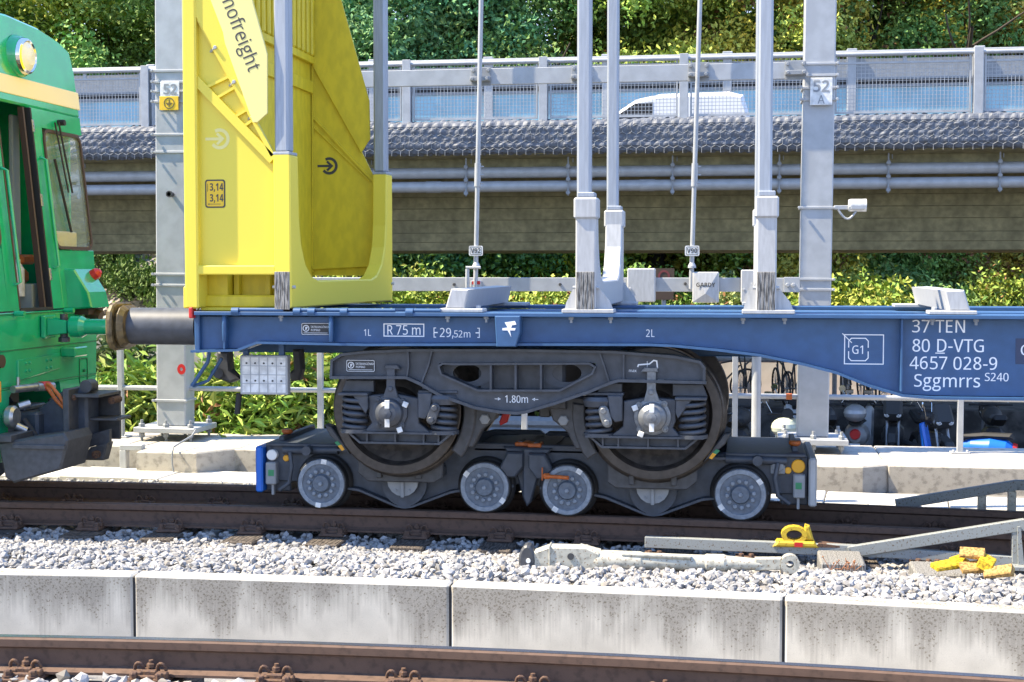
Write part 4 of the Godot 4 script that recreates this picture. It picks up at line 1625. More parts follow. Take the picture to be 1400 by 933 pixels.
func tree(at: Vector3, h: float, rad: float, tint: Color, spread: float, label: String, count: int, low: float) -> void:
	var root := thing("tree", at, label, "tree", "trees behind the viaduct")
	var b := MB.new()
	var tips: Array[Vector3] = []
	limb(b, at, Vector3(rg.randf_range(-0.05, 0.05), 1, 0.05), h * 0.5, 0.16 + h * 0.012, 3, tips)
	part(root, "trunk", b, M.bark)
	var lists := []
	var cols := []
	for i in clumps.size():
		lists.append([] as Array[Transform3D])
		cols.append(PackedColorArray())
	# boughs: leaf masses of uneven size round the crown, hollow between them
	var boughs := []
	for i in 58:
		var a := rg.randf() * TAU
		var t := rg.randf()
		var y := lerpf(low, h, t)
		var rr := rad * sqrt(clampf(1.0 - pow(absf(t - 0.42) / 0.62, 2.2), 0.08, 1.0)) * rg.randf_range(0.55, 1.05)
		boughs.append([Vector3(cos(a) * rr, y, sin(a) * rr), rg.randf_range(0.55, 1.25) * spread, rg.randf_range(0.75, 1.25), rg.randf_range(-1, 1)])
	for i in count:
		var bo = boughs[rg.randi() % boughs.size()]
		var d := Vector3(rg.randfn(), rg.randfn() * 0.55, rg.randfn())
		d = d.normalized() * pow(rg.randf(), 0.45)
		var p: Vector3 = bo[0] + d * bo[1]
		p.y -= 0.25 * Vector2(d.x, d.z).length_squared() * bo[1]
		if p.y < -1.6:
			continue
		var s := rg.randf_range(0.75, 1.3)
		var bs := Basis.from_euler(Vector3(rg.randf_range(-0.5, 0.5), rg.randf() * TAU, rg.randf_range(-0.5, 0.5))).scaled(Vector3(s, s, s))
		var k := rg.randi() % clumps.size()
		lists[k].append(Transform3D(bs, p))
		var g: float = bo[2] * rg.randf_range(0.75, 1.3)
		var hue: float = bo[3] * 0.12 + rg.randf_range(-0.1, 0.1)
		var c := Color(tint.r * g * (1.0 + hue * 1.6), tint.g * g, tint.b * g * (1.0 - hue))
		if rg.randf() < autumn:
			c = Color(0.2, 0.09, 0.03) * rg.randf_range(0.8, 1.3)
		cols[k].append(c)
	var crown := Node3D.new()
	crown.name = "crown"
	root.add_child(crown)
	for k in clumps.size():
		scatter(crown, "leaves", clumps[k], M.leaf, lists[k], cols[k])


var clumps: Array[Mesh] = []
var autumn := 0.0


func trees() -> void:
	for i in 5:
		clumps.append(leaf_clump(300 + i, 22, 0.42, 0.145, 0.085))
	var dark := Color(0.161, 0.271, 0.053)
	var mid := Color(0.260, 0.342, 0.053)
	var lime := Color(0.500, 0.496, 0.071)
	var set := [
		[-18.5, -27.0, 10.5, 3.2, mid, 1.0, "light green tree at the far left, above the locomotive roof", 0.0],
		[-14.6, -26.0, 11.5, 3.0, dark, 1.1, "dark green tree above the right end of the locomotive roof", 0.0],
		[-10.8, -27.5, 12.0, 3.3, dark, 1.1, "dark tree hidden largely by the left mast and yellow module", 0.0],
		[-7.2, -26.0, 11.0, 3.0, Color(0.112, 0.236, 0.083), 1.15, "dark bluish green tree right of the yellow module", 0.0],
		[-3.9, -27.0, 12.0, 3.1, Color(0.124, 0.236, 0.059), 1.1, "deep green tree with a dark trunk left of the slim switch rod", 0.0],
		[-0.8, -26.0, 10.5, 2.8, mid, 1.0, "mid green tree between the switch rod and the tall white stanchions", 0.03],
		[2.0, -27.5, 11.0, 2.9, Color(0.446, 0.448, 0.071), 0.95, "yellow green tree behind the tall white stanchions", 0.05],
		[4.6, -29.0, 11.0, 2.7, dark, 0.95, "dark green tree behind the right stanchion", 0.04],
		[7.2, -31.0, 10.2, 3.0, lime, 0.9, "sunlit lime green tree right of the right mast, with brown leaves", 0.1],
		[10.4, -31.0, 10.5, 3.2, Color(0.496, 0.425, 0.071), 0.85, "lime and rust tinted tree at the right edge", 0.2],
		[13.6, -31.0, 10.0, 3.0, mid, 0.9, "green tree beyond the right edge of the viaduct view", 0.1],
	]
	for t in set:
		autumn = t[7]
		tree(Vector3(t[0], -0.5, t[1] - 1.6), t[2], t[3], t[4], t[5], t[6], 3400, 1.2)
	autumn = 0.0
	var rear := ["dark tree filling the gap behind the far left tree", "dark tree filling the gap behind the left mast", "dark tree filling the gap behind the yellow module", "dark tree filling the gap behind the deep green tree", "dark tree filling the gap behind the tall white stanchions", "dark tree filling the gap behind the right stanchion"]
	for i in 6:
		tree(Vector3(-19.5 + i * 5.0, 0.5, -32.5 + 0.6 * (i % 2)), 13.0, 3.4, dark, 1.25, rear[i], 2600, 2.0)
	autumn = 0.02
	# bushes that show below the viaduct
	var low := [[-17.5, mid, "dense bush on the rocky slope at the far left"], [-14.9, mid, "bright bush hanging over the rocks left of the left mast"], [-11.5, mid, "green bush over the rocks behind the left mast"], [-8.2, mid, "green bush below the viaduct behind the yellow module"], [-5.4, Color(0.248, 0.342, 0.059), "sunny bush below the viaduct by the yellow module's right foot"], [-2.9, Color(0.273, 0.354, 0.071), "bush with bright leaf tips behind the V92 plate"], [-0.5, dark, "dark bush below the viaduct left of the white stanchions"],
		[1.7, Color(0.248, 0.319, 0.118), "pale leaved bush below the viaduct behind the V90 plate"], [3.9, mid, "green bush below the viaduct behind the right stanchion"], [6.2, Color(0.173, 0.283, 0.071), "dark feathery bush below the viaduct right of the right mast"], [8.9, mid, "bush below the viaduct at the right edge, above the wagon number"]]
	for e in low:
		bush(Vector3(e[0], -0.9, -23.6 - (4.0 if e[0] > 5.0 else 1.9 if e[0] > -2.0 else 2.2 if e[0] < -9.0 else 0.0)), e[1], e[2], 1.9, 2.0, 1900, clumps)
	var xs: Array[Transform3D] = []
	var cs := PackedColorArray()
	var iv := FastNoiseLite.new()
	iv.seed = 77
	iv.frequency = 0.35
	for i in 9000:
		var x := rg.randf_range(-20.5, -9.0)
		var t := rg.randf()
		if iv.get_noise_2d(x, t * 5.0) + (t - 0.35) * 0.9 < 0.0:
			continue
		xs.append(Transform3D(Basis.from_euler(Vector3(rg.randf(), rg.randf() * TAU, rg.randf())).scaled(Vector3.ONE * rg.randf_range(0.5, 0.9)), Vector3(x, 0.2 + t * 3.3, -21.8 - t * 2.6 + rg.randf_range(-0.2, 0.15))))
		var g := rg.randf_range(0.7, 1.3)
		cs.append(Color(0.13 * g, 0.21 * g, 0.05 * g))
	var ivy := scatter(self, "ivy", clumps[0], M.leaf, xs, cs)
	tag(ivy, "green ivy hanging over the pale rocks left of the left mast", "ivy")
	# shrubs with long leaves behind the railing
	var big: Array[Mesh] = []
	for i in 5:
		big.append(leaf_clump(500 + i, 13, 0.28, 0.18, 0.05))
	var front := [[-5.441, 0.62, "leafy shrub with long leaves left of the left mast, behind the railing"], [-4.512, 0.75, "bright shrub with long pointed leaves just right of the left mast"], [-3.988, 0.6, "bright shrub with long pointed leaves under the hanging label box"], [-3.400, 0.85, "bright shrub with long pointed leaves beside the first spring of the bogie"], [-2.700, 0.6, "shrub with long leaves hidden behind the left bogie wheel"]]
	for e in front:
		bush(Vector3(e[0], -1.75, -5.1), Color(0.248, 0.354, 0.059), e[2], e[1] + 1.7, 0.7, 1200, big)
	bush(Vector3(-6.205, -1.75, -6.2), Color(0.087, 0.130, 0.035), "flowering dark shrub below the drawbar, left of the mast", 2.5, 0.6, 900, big)


func bush(at: Vector3, tint: Color, label: String, h: float, rad: float, count: int, what: Array[Mesh]) -> void:
	var root := thing("bush", at, label, "bush", "")
	var b := MB.new()
	for i in 7:
		var a := rg.randf() * TAU
		var e := at + Vector3(cos(a) * rad * 0.6, h * rg.randf_range(0.6, 0.95), sin(a) * rad * 0.5)
		b.tube(PackedVector3Array([at, at.lerp(e, 0.5) + Vector3(0, 0.1, 0), e]), 0.03, 6, 0.008, false)
	part(root, "stem", b, M.bark)
	var lists := []
	var cols := []
	for i in what.size():
		lists.append([] as Array[Transform3D])
		cols.append(PackedColorArray())
	var boughs := []
	for i in 26:
		var a := rg.randf() * TAU
		var t := rg.randf()
		var rr := rad * sqrt(1.0 - t * t * 0.7) * rg.randf_range(0.3, 1.0)
		boughs.append([Vector3(cos(a) * rr, h * (0.08 + 0.84 * t), sin(a) * rr), rad * rg.randf_range(0.28, 0.48), rg.randf_range(0.75, 1.25)])
	for i in count:
		var bo = boughs[rg.randi() % boughs.size()]
		var d := Vector3(rg.randfn(), rg.randfn(), rg.randfn()).normalized() * pow(rg.randf(), 0.4)
		var s := rg.randf_range(0.75, 1.25)
		var k := rg.randi() % what.size()
		var bs := Basis.from_euler(Vector3(rg.randf_range(-0.4, 0.4), rg.randf() * TAU, rg.randf_range(-0.4, 0.4))).scaled(Vector3(s, s, s))
		lists[k].append(Transform3D(bs, bo[0] + d * bo[1]))
		var g: float = bo[2] * rg.randf_range(0.75, 1.3)
		var c := Color(tint.r * g * rg.randf_range(0.8, 1.3), tint.g * g, tint.b * g)
		if rg.randf() < autumn:
			c = Color(0.248, 0.118, 0.047)
		cols[k].append(c)
	var crown := Node3D.new()
	crown.name = "crown"
	root.add_child(crown)
	for k in what.size():
		scatter(crown, "leaves", what[k], M.leaf, lists[k], cols[k])



func zy(p: PackedVector2Array) -> PackedVector2Array:  # outline given as (z, y) for a plate that faces along x
	var r := PackedVector2Array()
	for q in p:
		r.append(Vector2(-q.x, q.y))
	return r


func nose(y: float) -> float:
	return -4.02 - 0.105 * maxf(0.0, y - 1.3)


func raked(off := 0.0) -> MB:
	var b := MB.new()
	b.xf = Transform3D(Basis(Vector3(0, 0, -1), Vector3(-0.105, 1, 0), Vector3(1, 0, 0)), Vector3(-4.02 + 0.105 * 1.3 + off, 0, 0))
	return b


func upright(off := 0.0) -> MB:
	var b := MB.new()
	b.xf = Transform3D(Basis(Vector3(0, 0, -1), Vector3(0, 1, 0), Vector3(1, 0, 0)), Vector3(-4.02 + off, 0, 0))
	return b


func locomotive() -> void:
	var r := thing("locomotive", Vector3(-5.5, 0, -0.25), "green locomotive with a cream stripe and round headlamp, only its nose in view", "locomotive")
	var roof := pv([0.84, 3.45, 0.8, 3.62, 0.6, 3.68, 0.26, 3.735, -0.25, 3.76, -0.76, 3.735, -1.1, 3.68, -1.28, 3.62, -1.33, 3.45])
	var b := raked()
	var head := roof.duplicate()
	head.append_array(pv([-1.34, 3.05, 0.85, 3.05]))
	b.prism(zy(head), -0.06, 0.0, 0.018)
	b.prism(zy(pv([-1.33, 2.9, -1.33, 3.05, -0.61, 3.05, -0.61, 2.9])), -0.06, 0.0)
	b.prism(zy(pv([-0.435, 3.05, -0.61, 3.05, -0.63, 1.42, -0.43, 1.42])), -0.06, 0.0)
	b.prism(zy(pv([0.1, 3.05, 0.24, 3.05, 0.27, 1.42, 0.1, 1.42])), -0.06, 0.0)
	b.prism(zy(pv([0.78, 3.05, 0.85, 3.05, 0.85, 1.42, 0.78, 1.42])), -0.06, 0.0)
	b.prism(zy(pv([0.27, 1.9, 0.78, 1.9, 0.78, 1.42, 0.27, 1.42])), -0.06, 0.0)
	b.prism(zy(pv([-0.63, 1.9, -1.31, 1.9, -1.26, 1.42, -0.63, 1.42])), -0.06, 0.0, 0.004)
	part(r, "nose_upper", b, M.green)
	b = upright()
	b.prism(zy(pv([0.85, 1.408, 0.85, 0.82, -1.2, 0.82, -1.235, 1.408])), -0.08, -0.004, 0.006)
	b.prism(zy(pv([0.85, 0.82, 0.85, 0.28, 0.4, 0.28, 0.33, 0.46, 0.3, 0.76, 0.24, 0.82])), -0.08, -0.004)
	b.prism(zy(pv([-0.52, 0.82, -0.55, 0.72, -1.1, 0.66, -1.2, 0.82])), -0.08, -0.004)
	part(r, "nose_lower", b, M.green)
	b = raked(0.004)
	b.prism(zy(pv([0.855, 3.12, 0.855, 3.27, -1.345, 3.27, -1.345, 3.12])), -0.07, 0.004, 0.004)
	part(r, "cream_stripe", b, M.cream)
	# shell behind the nose
	b = MB.new()
	b.xf = Transform3D(Basis(Vector3(0, 0, -1), Vector3.UP, Vector3(1, 0, 0)), Vector3.ZERO)
	b.ribbon(zy(pv([-1.31, 1.3, -1.31, 3.45, -1.26, 3.6, -1.08, 3.66, -0.76, 3.715, -0.25, 3.74, 0.26, 3.715, 0.58, 3.66, 0.77, 3.6, 0.82, 3.45])), 0.03, -9.0, -4.29)
	b.ribbon(zy(pv([-1.2, 0.5, -1.24, 1.3])), 0.03, -9.0, -4.11)
	b.ribbon(zy(pv([0.82, 3.45, 0.82, 0.5])), 0.03, -9.0, -4.35)
	part(r, "body_shell", b, M.green)
	b = MB.new()
	b.bx(-9, -4.11, 1.3, 1.4, -1.22, 0.8)
	part(r, "cab_floor", b, M.dark)
	b = MB.new()
	b.bx(-5.06, -5.0, 1.4, 3.6, -1.29, 0.8)
	b.bx(-4.75, -4.7, 1.4, 3.05, -0.28, 0.3)
	part(r, "cab_partition", b, M.green_dark)
	b = MB.new()
	b.prism(zy(roundrect(Vector2(0.02, 2.3), 0.34, 0.9, 0.1)), 0, 0.02)
	b.xf = Transform3D(Basis(Vector3(0, 0, 1), Vector3.UP, Vector3(1, 0, 0)), Vector3(-4.7, 0, 0))
	b = MB.new()
	b.xf = Transform3D(Basis(Vector3(0, 0, -1), Vector3.UP, Vector3(1, 0, 0)), Vector3(-4.7, 0, 0))
	b.prism(zy(roundrect(Vector2(0.1, 2.25), 0.3, 0.95, 0.1)), 0, 0.012)
	part(r, "inner_window", b, M.black)
	b = MB.new()
	b.bx(-4.72, -4.2, 1.4, 1.62, -0.78, -0.44, 0.01)
	b.bx(-4.42, -4.38, 1.6, 3.0, -0.62, -0.5, 0.01)
	b.bx(-4.8, -4.72, 1.4, 2.6, -0.9, -0.3, 0.01)
	part(r, "cab_cabinet", b, M.cab_grey)
	b = MB.new()
	b.bx(-4.5, -4.36, 1.62, 1.74, -0.72, -0.5, 0.03)
	b.bx(-4.46, -4.32, 1.78, 1.86, -0.74, -0.52, 0.02)
	part(r, "orange_bag", b, M.orange)
	b = MB.new()
	b.lathe(Vector3(-4.3, 1.52, -0.4), Vector3.UP, PackedVector2Array([Vector2(0, 0), Vector2(0, 0.05), Vector2(0.22, 0.05), Vector2(0.27, 0.02), Vector2(0.3, 0.02), Vector2(0.3, 0)]), 14)
	part(r, "cab_bottle", b, M.white)
	# door opening
	b = raked(-0.01)
	b.prism(zy(pv([-0.335, 3.04, -0.36, 3.04, -0.345, 1.43, -0.32, 1.43])), -0.04, 0.004)
	b.prism(zy(pv([0.1, 3.04, 0.08, 3.04, 0.08, 1.43, 0.1, 1.43])), -0.06, 0.013)
	part(r, "door_post", b, M.brown)
	b = raked(0.0)
	b.ribbon(zy(pv([-0.445, 3.045, -0.432, 1.425, 0.09, 1.425])), 0.022, -0.05, 0.006)
	part(r, "door_seal", b, M.rubber)
	# windows
	for w in [[-0.945, 2.4, 0.68, 0.99], [0.53, 2.38, 0.52, 0.96]]:
		b = raked()
		var c := Vector2(w[0], w[1])
		b.ring(zy(roundrect(c, w[2] - 0.05, w[3] - 0.05, 0.06)), zy(roundrect(c, w[2], w[3], 0.085)), -0.03, 0.014)
		var f := part(r, "window", b, M.brown)
		b = raked()
		b.prism(zy(roundrect(c, w[2] - 0.05, w[3] - 0.05, 0.06)), -0.006, 0.002)
		part(f, "pane", b, M.glass)
		b = raked()
		var sg: float = -0.05 if w[0] < 0.0 else 0.1
		b.rod(Vector3(-(c.x + 0.1 - sg), c.y + 0.56, 0.03), Vector3(-(c.x + 0.04 - sg), c.y - 0.02, 0.05), 0.008, 6)
		b.rod(Vector3(-(c.x + 0.04 - sg), c.y + 0.57, 0.035), Vector3(-(c.x - 0.03 - sg), c.y - 0.02, 0.05), 0.009, 6)
		b.rod(Vector3(-(c.x + 0.18 - sg), c.y + 0.25, 0.03), Vector3(-(c.x + 0.03 - sg), c.y - 0.35, 0.03), 0.012, 6)
		b.rod(Vector3(-(c.x - 0.02 - sg), c.y + 0.57, 0.0), Vector3(-(c.x - 0.02 - sg), c.y + 0.57, 0.06), 0.025, 8)
		part(r, "wiper", b, M.rubber)
	b = MB.new()
	b.bx(-4.3, -4.18, 1.92, 2.06, -1.2, -0.78, 0.01)
	part(r, "cab_box", b, M.cream)
	# headlamp
	var lp := Vector3(nose(3.44) - 0.01, 3.44, -0.34)
	b = MB.new()
	b.lathe(lp, Vector3.RIGHT, PackedVector2Array([Vector2(0, 0), Vector2(0, 0.175), Vector2(0.05, 0.16), Vector2(0.07, 0.15), Vector2(0.03, 0.14)]), 28)
	part(r, "lamp_hood", b, M.green)
	b = MB.new()
	b.lathe(lp, Vector3.RIGHT, PackedVector2Array([Vector2(0.06, 0.15), Vector2(0.1, 0.14), Vector2(0.11, 0.125), Vector2(0.09, 0.11), Vector2(0.05, 0.02), Vector2(0.05, 0)]), 28)
	var hl := part(r, "headlight", b, M.chrome)
	b = MB.new()
	b.lathe(lp, Vector3.RIGHT, PackedVector2Array([Vector2(0.1, 0.115), Vector2(0.125, 0.07), Vector2(0.13, 0)]), 24)
	part(hl, "lens", b, M.lens)
	# tail lamp housing
	b = MB.new()
	b.xf = Transform3D(Basis(Vector3.RIGHT, Vector3.UP, Vector3.BACK), Vector3(0, 0, 0))
	b.prism(pv([-4.1, 1.75, -3.98, 1.74, -3.86, 1.55, -3.83, 1.42, -4.06, 1.4]), -1.06, -0.72, 0.012)
	part(r, "lamp_housing", b, M.green)
	b = MB.new()
	b.lathe(Vector3(-3.96, 1.68, -1.0), Vector3(1, 0.6, 0), PackedVector2Array([Vector2(0, 0.05), Vector2(0.06, 0.045), Vector2(0.09, 0.02), Vector2(0.09, 0)]), 14)
	part(r, "tail_light", b, M.red)
	b = MB.new()
	b.rod(Vector3(-3.98, 1.38, -0.95), Vector3(-3.86, 1.34, -0.95), 0.05, 10)
	b.bx(-4.02, -3.9, 1.36, 1.41, -1.08, -0.8)
	part(r, "lamp_socket", b, M.brown)
	for z in [0.2, -0.62]:
		b = MB.new()
		b.rod(Vector3(-4.02, 1.4, z), Vector3(-3.94, 1.4, z), 0.022, 8)
		part(r, "peg", b, M.green)
	# bolted plate, step bracket, hatch
	b = upright(0.0)
	b.prism(zy(pv([0.18, 1.04, -0.5, 1.06, -0.5, 0.93, 0.18, 0.88])), -0.01, 0.012, 0.004)
	for z in [0.06, 0.0, -0.28, -0.35]:
		for y in [0.95, 1.01]:
			b.bolt(Vector3(-z, y, 0.012), Vector3.BACK, 0.012, 0.012)
	part(r, "bolted_plate", b, M.green)
	b = MB.new()
	b.bx(-4.03, -3.9, 1.02, 1.1, -0.78, -0.55, 0.01)
	part(r, "bracket", b, M.green)
	b = upright(0.0)
	b.ring(zy(roundrect(Vector2(-0.95, 0.88), 0.14, 0.2, 0.02)), zy(roundrect(Vector2(-0.95, 0.88), 0.155, 0.215, 0.022)), -0.004, 0.002)
	b.bolt(Vector3(0.95, 0.88, -0.004), Vector3.BACK, 0.012, 0.02)
	part(r, "hatch", b, M.green_dark)
	b = MB.new()
	b.cyl(Vector3(-4.02, 1.05, 0.47), Vector3(-3.98, 1.05, 0.47), 0.05, 16)
	part(r, "socket", b, M.brown)
	b = upright(0.0)
	b.prism(zy(roundrect(Vector2(0.46, 0.82), 0.05, 0.16, 0.01)), 0.0, 0.006)
	part(r, "warning_plate", b, M.amber)
	b = MB.new()
	b.rod(Vector3(-3.96, 0.83, 0.36), Vector3(-3.9, 0.83, 0.12), 0.03, 10)
	b.rod(Vector3(-3.9, 0.83, 0.12), Vector3(-3.88, 0.82, -0.1), 0.036, 10)
	b.rod(Vector3(-3.95, 0.83, 0.3), Vector3(-3.95, 0.92, 0.3), 0.014, 6)
	part(r, "brake_cock", b, M.steel)
	b = MB.new()
	b.rod(Vector3(-3.897, 0.83, 0.06), Vector3(-3.885, 0.825, -0.04), 0.039, 10)
	part(r, "red_sleeve", b, M.red)
	b = MB.new()
	b.cyl(Vector3(-3.98, 0.63, 0.42), Vector3(-3.9, 0.63, 0.42), 0.085, 14, 0.02)
	b.rod(Vector3(-3.92, 0.7, 0.36), Vector3(-3.86, 0.72, 0.3), 0.03, 8)
	b.rod(Vector3(-3.92, 0.56, 0.4), Vector3(-3.86, 0.52, 0.36), 0.03, 8)
	part(r, "hose_coupling", b, M.steel)
	# coupler head with its shank, ploughs and the orange loop
	b = MB.new()
	b.bx(-4.6, -3.85, 0.44, 0.64, -0.34, 0.2, 0.02)
	b.bx(-4.5, -3.98, 0.64, 0.68, -0.2, 0.14, 0.01)
	b.prism(pv([-3.9, 0.42, -3.9, 0.66, -3.7, 0.8, -3.5, 0.84, -3.5, 0.42]), -0.12, 0.1, 0.02)
	part(r, "coupler_shank", b, M.trolley)
	b = MB.new()
	b.bx(-3.62, -3.57, 0.34, 0.83, -0.2, 0.26, 0.006)
	b.prism(pv([-3.57, 0.36, -3.57, 0.44, -3.36, 0.5, -3.36, 0.38]), -0.02, 0.02)
	b.bx(-3.57, -3.36, 0.4, 0.78, -0.2, -0.17, 0.004)
	b.bx(-3.57, -3.28, 0.57, 0.59, -0.2, 0.06, 0.004)
	b.bx(-3.57, -3.36, 0.76, 0.785, -0.2, 0.2, 0.004)
	b.cyl(Vector3(-3.5, 0.84, 0.0), Vector3(-3.5, 0.84, 0.12), 0.05, 12)
	b.prism(pv([-3.58, 0.26, -3.5, 0.36, -3.36, 0.4, -3.4, 0.26]), -0.06, 0.06, 0.01)
	part(r, "coupler_head", b, M.dark)
	b = MB.new()
	b.tube(PackedVector3Array([Vector3(-3.78, 0.86, 0.18), Vector3(-3.74, 0.85, 0.2), Vector3(-3.66, 0.77, 0.22), Vector3(-3.61, 0.7, 0.23), Vector3(-3.62, 0.68, 0.23), Vector3(-3.7, 0.74, 0.2), Vector3(-3.77, 0.82, 0.18), Vector3(-3.78, 0.86, 0.18)]), 0.014, 8)
	part(r, "orange_loop", b, M.orange)
	b = MB.new()
	b.prism(pv([-3.953, 0.457, -3.439, 0.537, -3.406, 0.483, -3.467, 0.263, -3.829, 0.157, -3.899, 0.199]), 0.2, 0.62, 0.015)
	b.bx(-3.952, -3.824, 0.464, 0.519, 0.3, 0.66, 0.006)
	b.bx(-3.825, -3.425, 0.416, 0.449, 0.3, 0.64, 0.004)
	part(r, "sand_box", b, M.dark)
	for x in [-4.75, -6.6]:
		b = MB.new()
		b.lathe(Vector3(x, 0.42, 0.43), Vector3.BACK, PackedVector2Array([Vector2(0, 0), Vector2(0, 0.46), Vector2(0.03, 0.44), Vector2(0.03, 0.42), Vector2(0.13, 0.41), Vector2(0.13, 0.34), Vector2(0.1, 0.3), Vector2(0.1, 0)]), 36)
		part(r, "wheel", b, M.trolley)
		b = MB.new()
		b.lathe(Vector3(x, 0.42, -0.4), Vector3.FORWARD, PackedVector2Array([Vector2(0, 0), Vector2(0, 0.46), Vector2(0.03, 0.44), Vector2(0.13, 0.41), Vector2(0.13, 0)]), 36)
		part(r, "wheel", b, M.trolley)
	b = MB.new()
	b.bx(-8.6, -4.4, 0.35, 1.0, -0.6, 0.3, 0.03)
	part(r, "underframe", b, M.black)
	b = upright(0.0)
	for y in [0.84, 1.12, 1.395]:
		b.bx(-0.84, 1.2, y - 0.003, y + 0.003, -0.003, 0.003)
	part(r, "panel_seam", b, M.green_dark)
	for q in [[0.13, 1.62], [-0.53, 1.75]]:
		b = MB.new()
		var nx := nose(q[1])
		var tx := nose(q[1] + 0.9)
		b.tube(PackedVector3Array([Vector3(nx, q[1], q[0]), Vector3(nx + 0.05, q[1] + 0.02, q[0]), Vector3(tx + 0.05, q[1] + 0.88, q[0]), Vector3(tx, q[1] + 0.9, q[0])]), 0.013, 8)
		part(r, "grab_rail", b, M.green)
	b = raked(0.0)
	for y in [1.7, 2.3, 2.9]:
		b.bx(0.435, 0.465, y - 0.05, y + 0.05, 0.0, 0.014, 0.003)
		for k in 3:
			b.bolt(Vector3(0.45, y - 0.03 + 0.03 * k, 0.014), Vector3.BACK, 0.007, 0.005)
	part(r, "hinge", b, M.steel)
	b = MB.new()
	b.tube(PackedVector3Array([Vector3(-3.9, 0.6, 0.32), Vector3(-3.8, 0.45, 0.3), Vector3(-3.72, 0.42, 0.24), Vector3(-3.6, 0.5, 0.18)]), 0.022, 8)
	b.tube(PackedVector3Array([Vector3(-4.0, 0.7, -0.3), Vector3(-3.85, 0.5, -0.32), Vector3(-3.75, 0.34, -0.3)]), 0.02, 8)
	b.rod(Vector3(-3.78, 0.36, -0.06), Vector3(-3.66, 0.24, -0.06), 0.018, 6)
	part(r, "air_hose", b, M.rubber)
	b = MB.new()
	for q in [Vector3(-3.565, 0.42, 0.2), Vector3(-3.565, 0.76, 0.2), Vector3(-3.565, 0.42, -0.14), Vector3(-3.565, 0.76, -0.14)]:
		b.bolt(q, Vector3.RIGHT, 0.024, 0.02)
	b.cyl(Vector3(-3.36, 0.72, -0.16), Vector3(-3.36, 0.72, -0.02), 0.028, 14)
	b.cyl(Vector3(-3.44, 0.31, 0.05), Vector3(-3.44, 0.31, 0.1), 0.03, 14)
	part(r, "coupler_bolt", b, M.rust_iron)
	r.position += Vector3(0.1, 0.035, 0.3)
	r.scale = Vector3(1, 0.98, 1)
	# drawbar between locomotive and wagon
	var d := thing("coupling_bar", Vector3(-3.3, 1.29, -0.3), "straight green drawbar between the locomotive nose and the wagon buffer", "drawbar")
	b = MB.new()
	b.bx(-4.02, -3.98, 1.2, 1.38, -0.4, -0.2, 0.01)
	b.prism(pv([-3.98, 1.22, -3.98, 1.36, -3.82, 1.34, -3.82, 1.24]), -0.37, -0.34, 0.006)
	b.prism(pv([-3.98, 1.22, -3.98, 1.36, -3.82, 1.34, -3.82, 1.24]), -0.26, -0.23, 0.006)
	part(d, "yoke", b, M.green)
	b = MB.new()
	b.cyl(Vector3(-3.87, 1.2, -0.3), Vector3(-3.87, 1.39, -0.3), 0.03, 12)
	b.bolt(Vector3(-3.87, 1.17, -0.3), Vector3.UP, 0.045, 0.04)
	part(d, "pin", b, M.dark)
	b = MB.new()
	b.lathe(Vector3(-3.92, 1.29, -0.3), Vector3.RIGHT, PackedVector2Array([Vector2(0, 0), Vector2(0, 0.05), Vector2(0.1, 0.05), Vector2(0.12, 0.085), Vector2(0.2, 0.085), Vector2(0.24, 0.062), Vector2(1.7, 0.062), Vector2(1.7, 0)]), 20)
	part(d, "bar", b, M.green)
	d.position += Vector3(0.1, 0, 0.3)


func buffer(r: Node3D, z: float) -> void:
	var b := MB.new()
	b.lathe(Vector3(-2.82, 1.335, z), Vector3.RIGHT, PackedVector2Array([Vector2(-0.02, 0), Vector2(-0.02, 0.128), Vector2(0.0, 0.132), Vector2(0.5, 0.132), Vector2(0.5, 0.118), Vector2(0.53, 0.118), Vector2(0.53, 0.15), Vector2(0.57, 0.15), Vector2(0.57, 0)]), 32)
	var s := part(r, "buffer", b, M.dark_cast)
	b = MB.new()
	b.xf = Transform3D(Basis(Vector3(0, 0, -1), Vector3.UP, Vector3(1, 0, 0)), Vector3(0, 0, 0))
	b.prism(zy(roundrect(Vector2(z, 1.335), 0.46, 0.34, 0.12)), -2.93, -2.885, 0.012)
	b.prism(zy(roundrect(Vector2(z, 1.335), 0.42, 0.3, 0.12)), -2.885, -2.82, 0.03)
	part(s, "buffer_plate", b, M.grease)


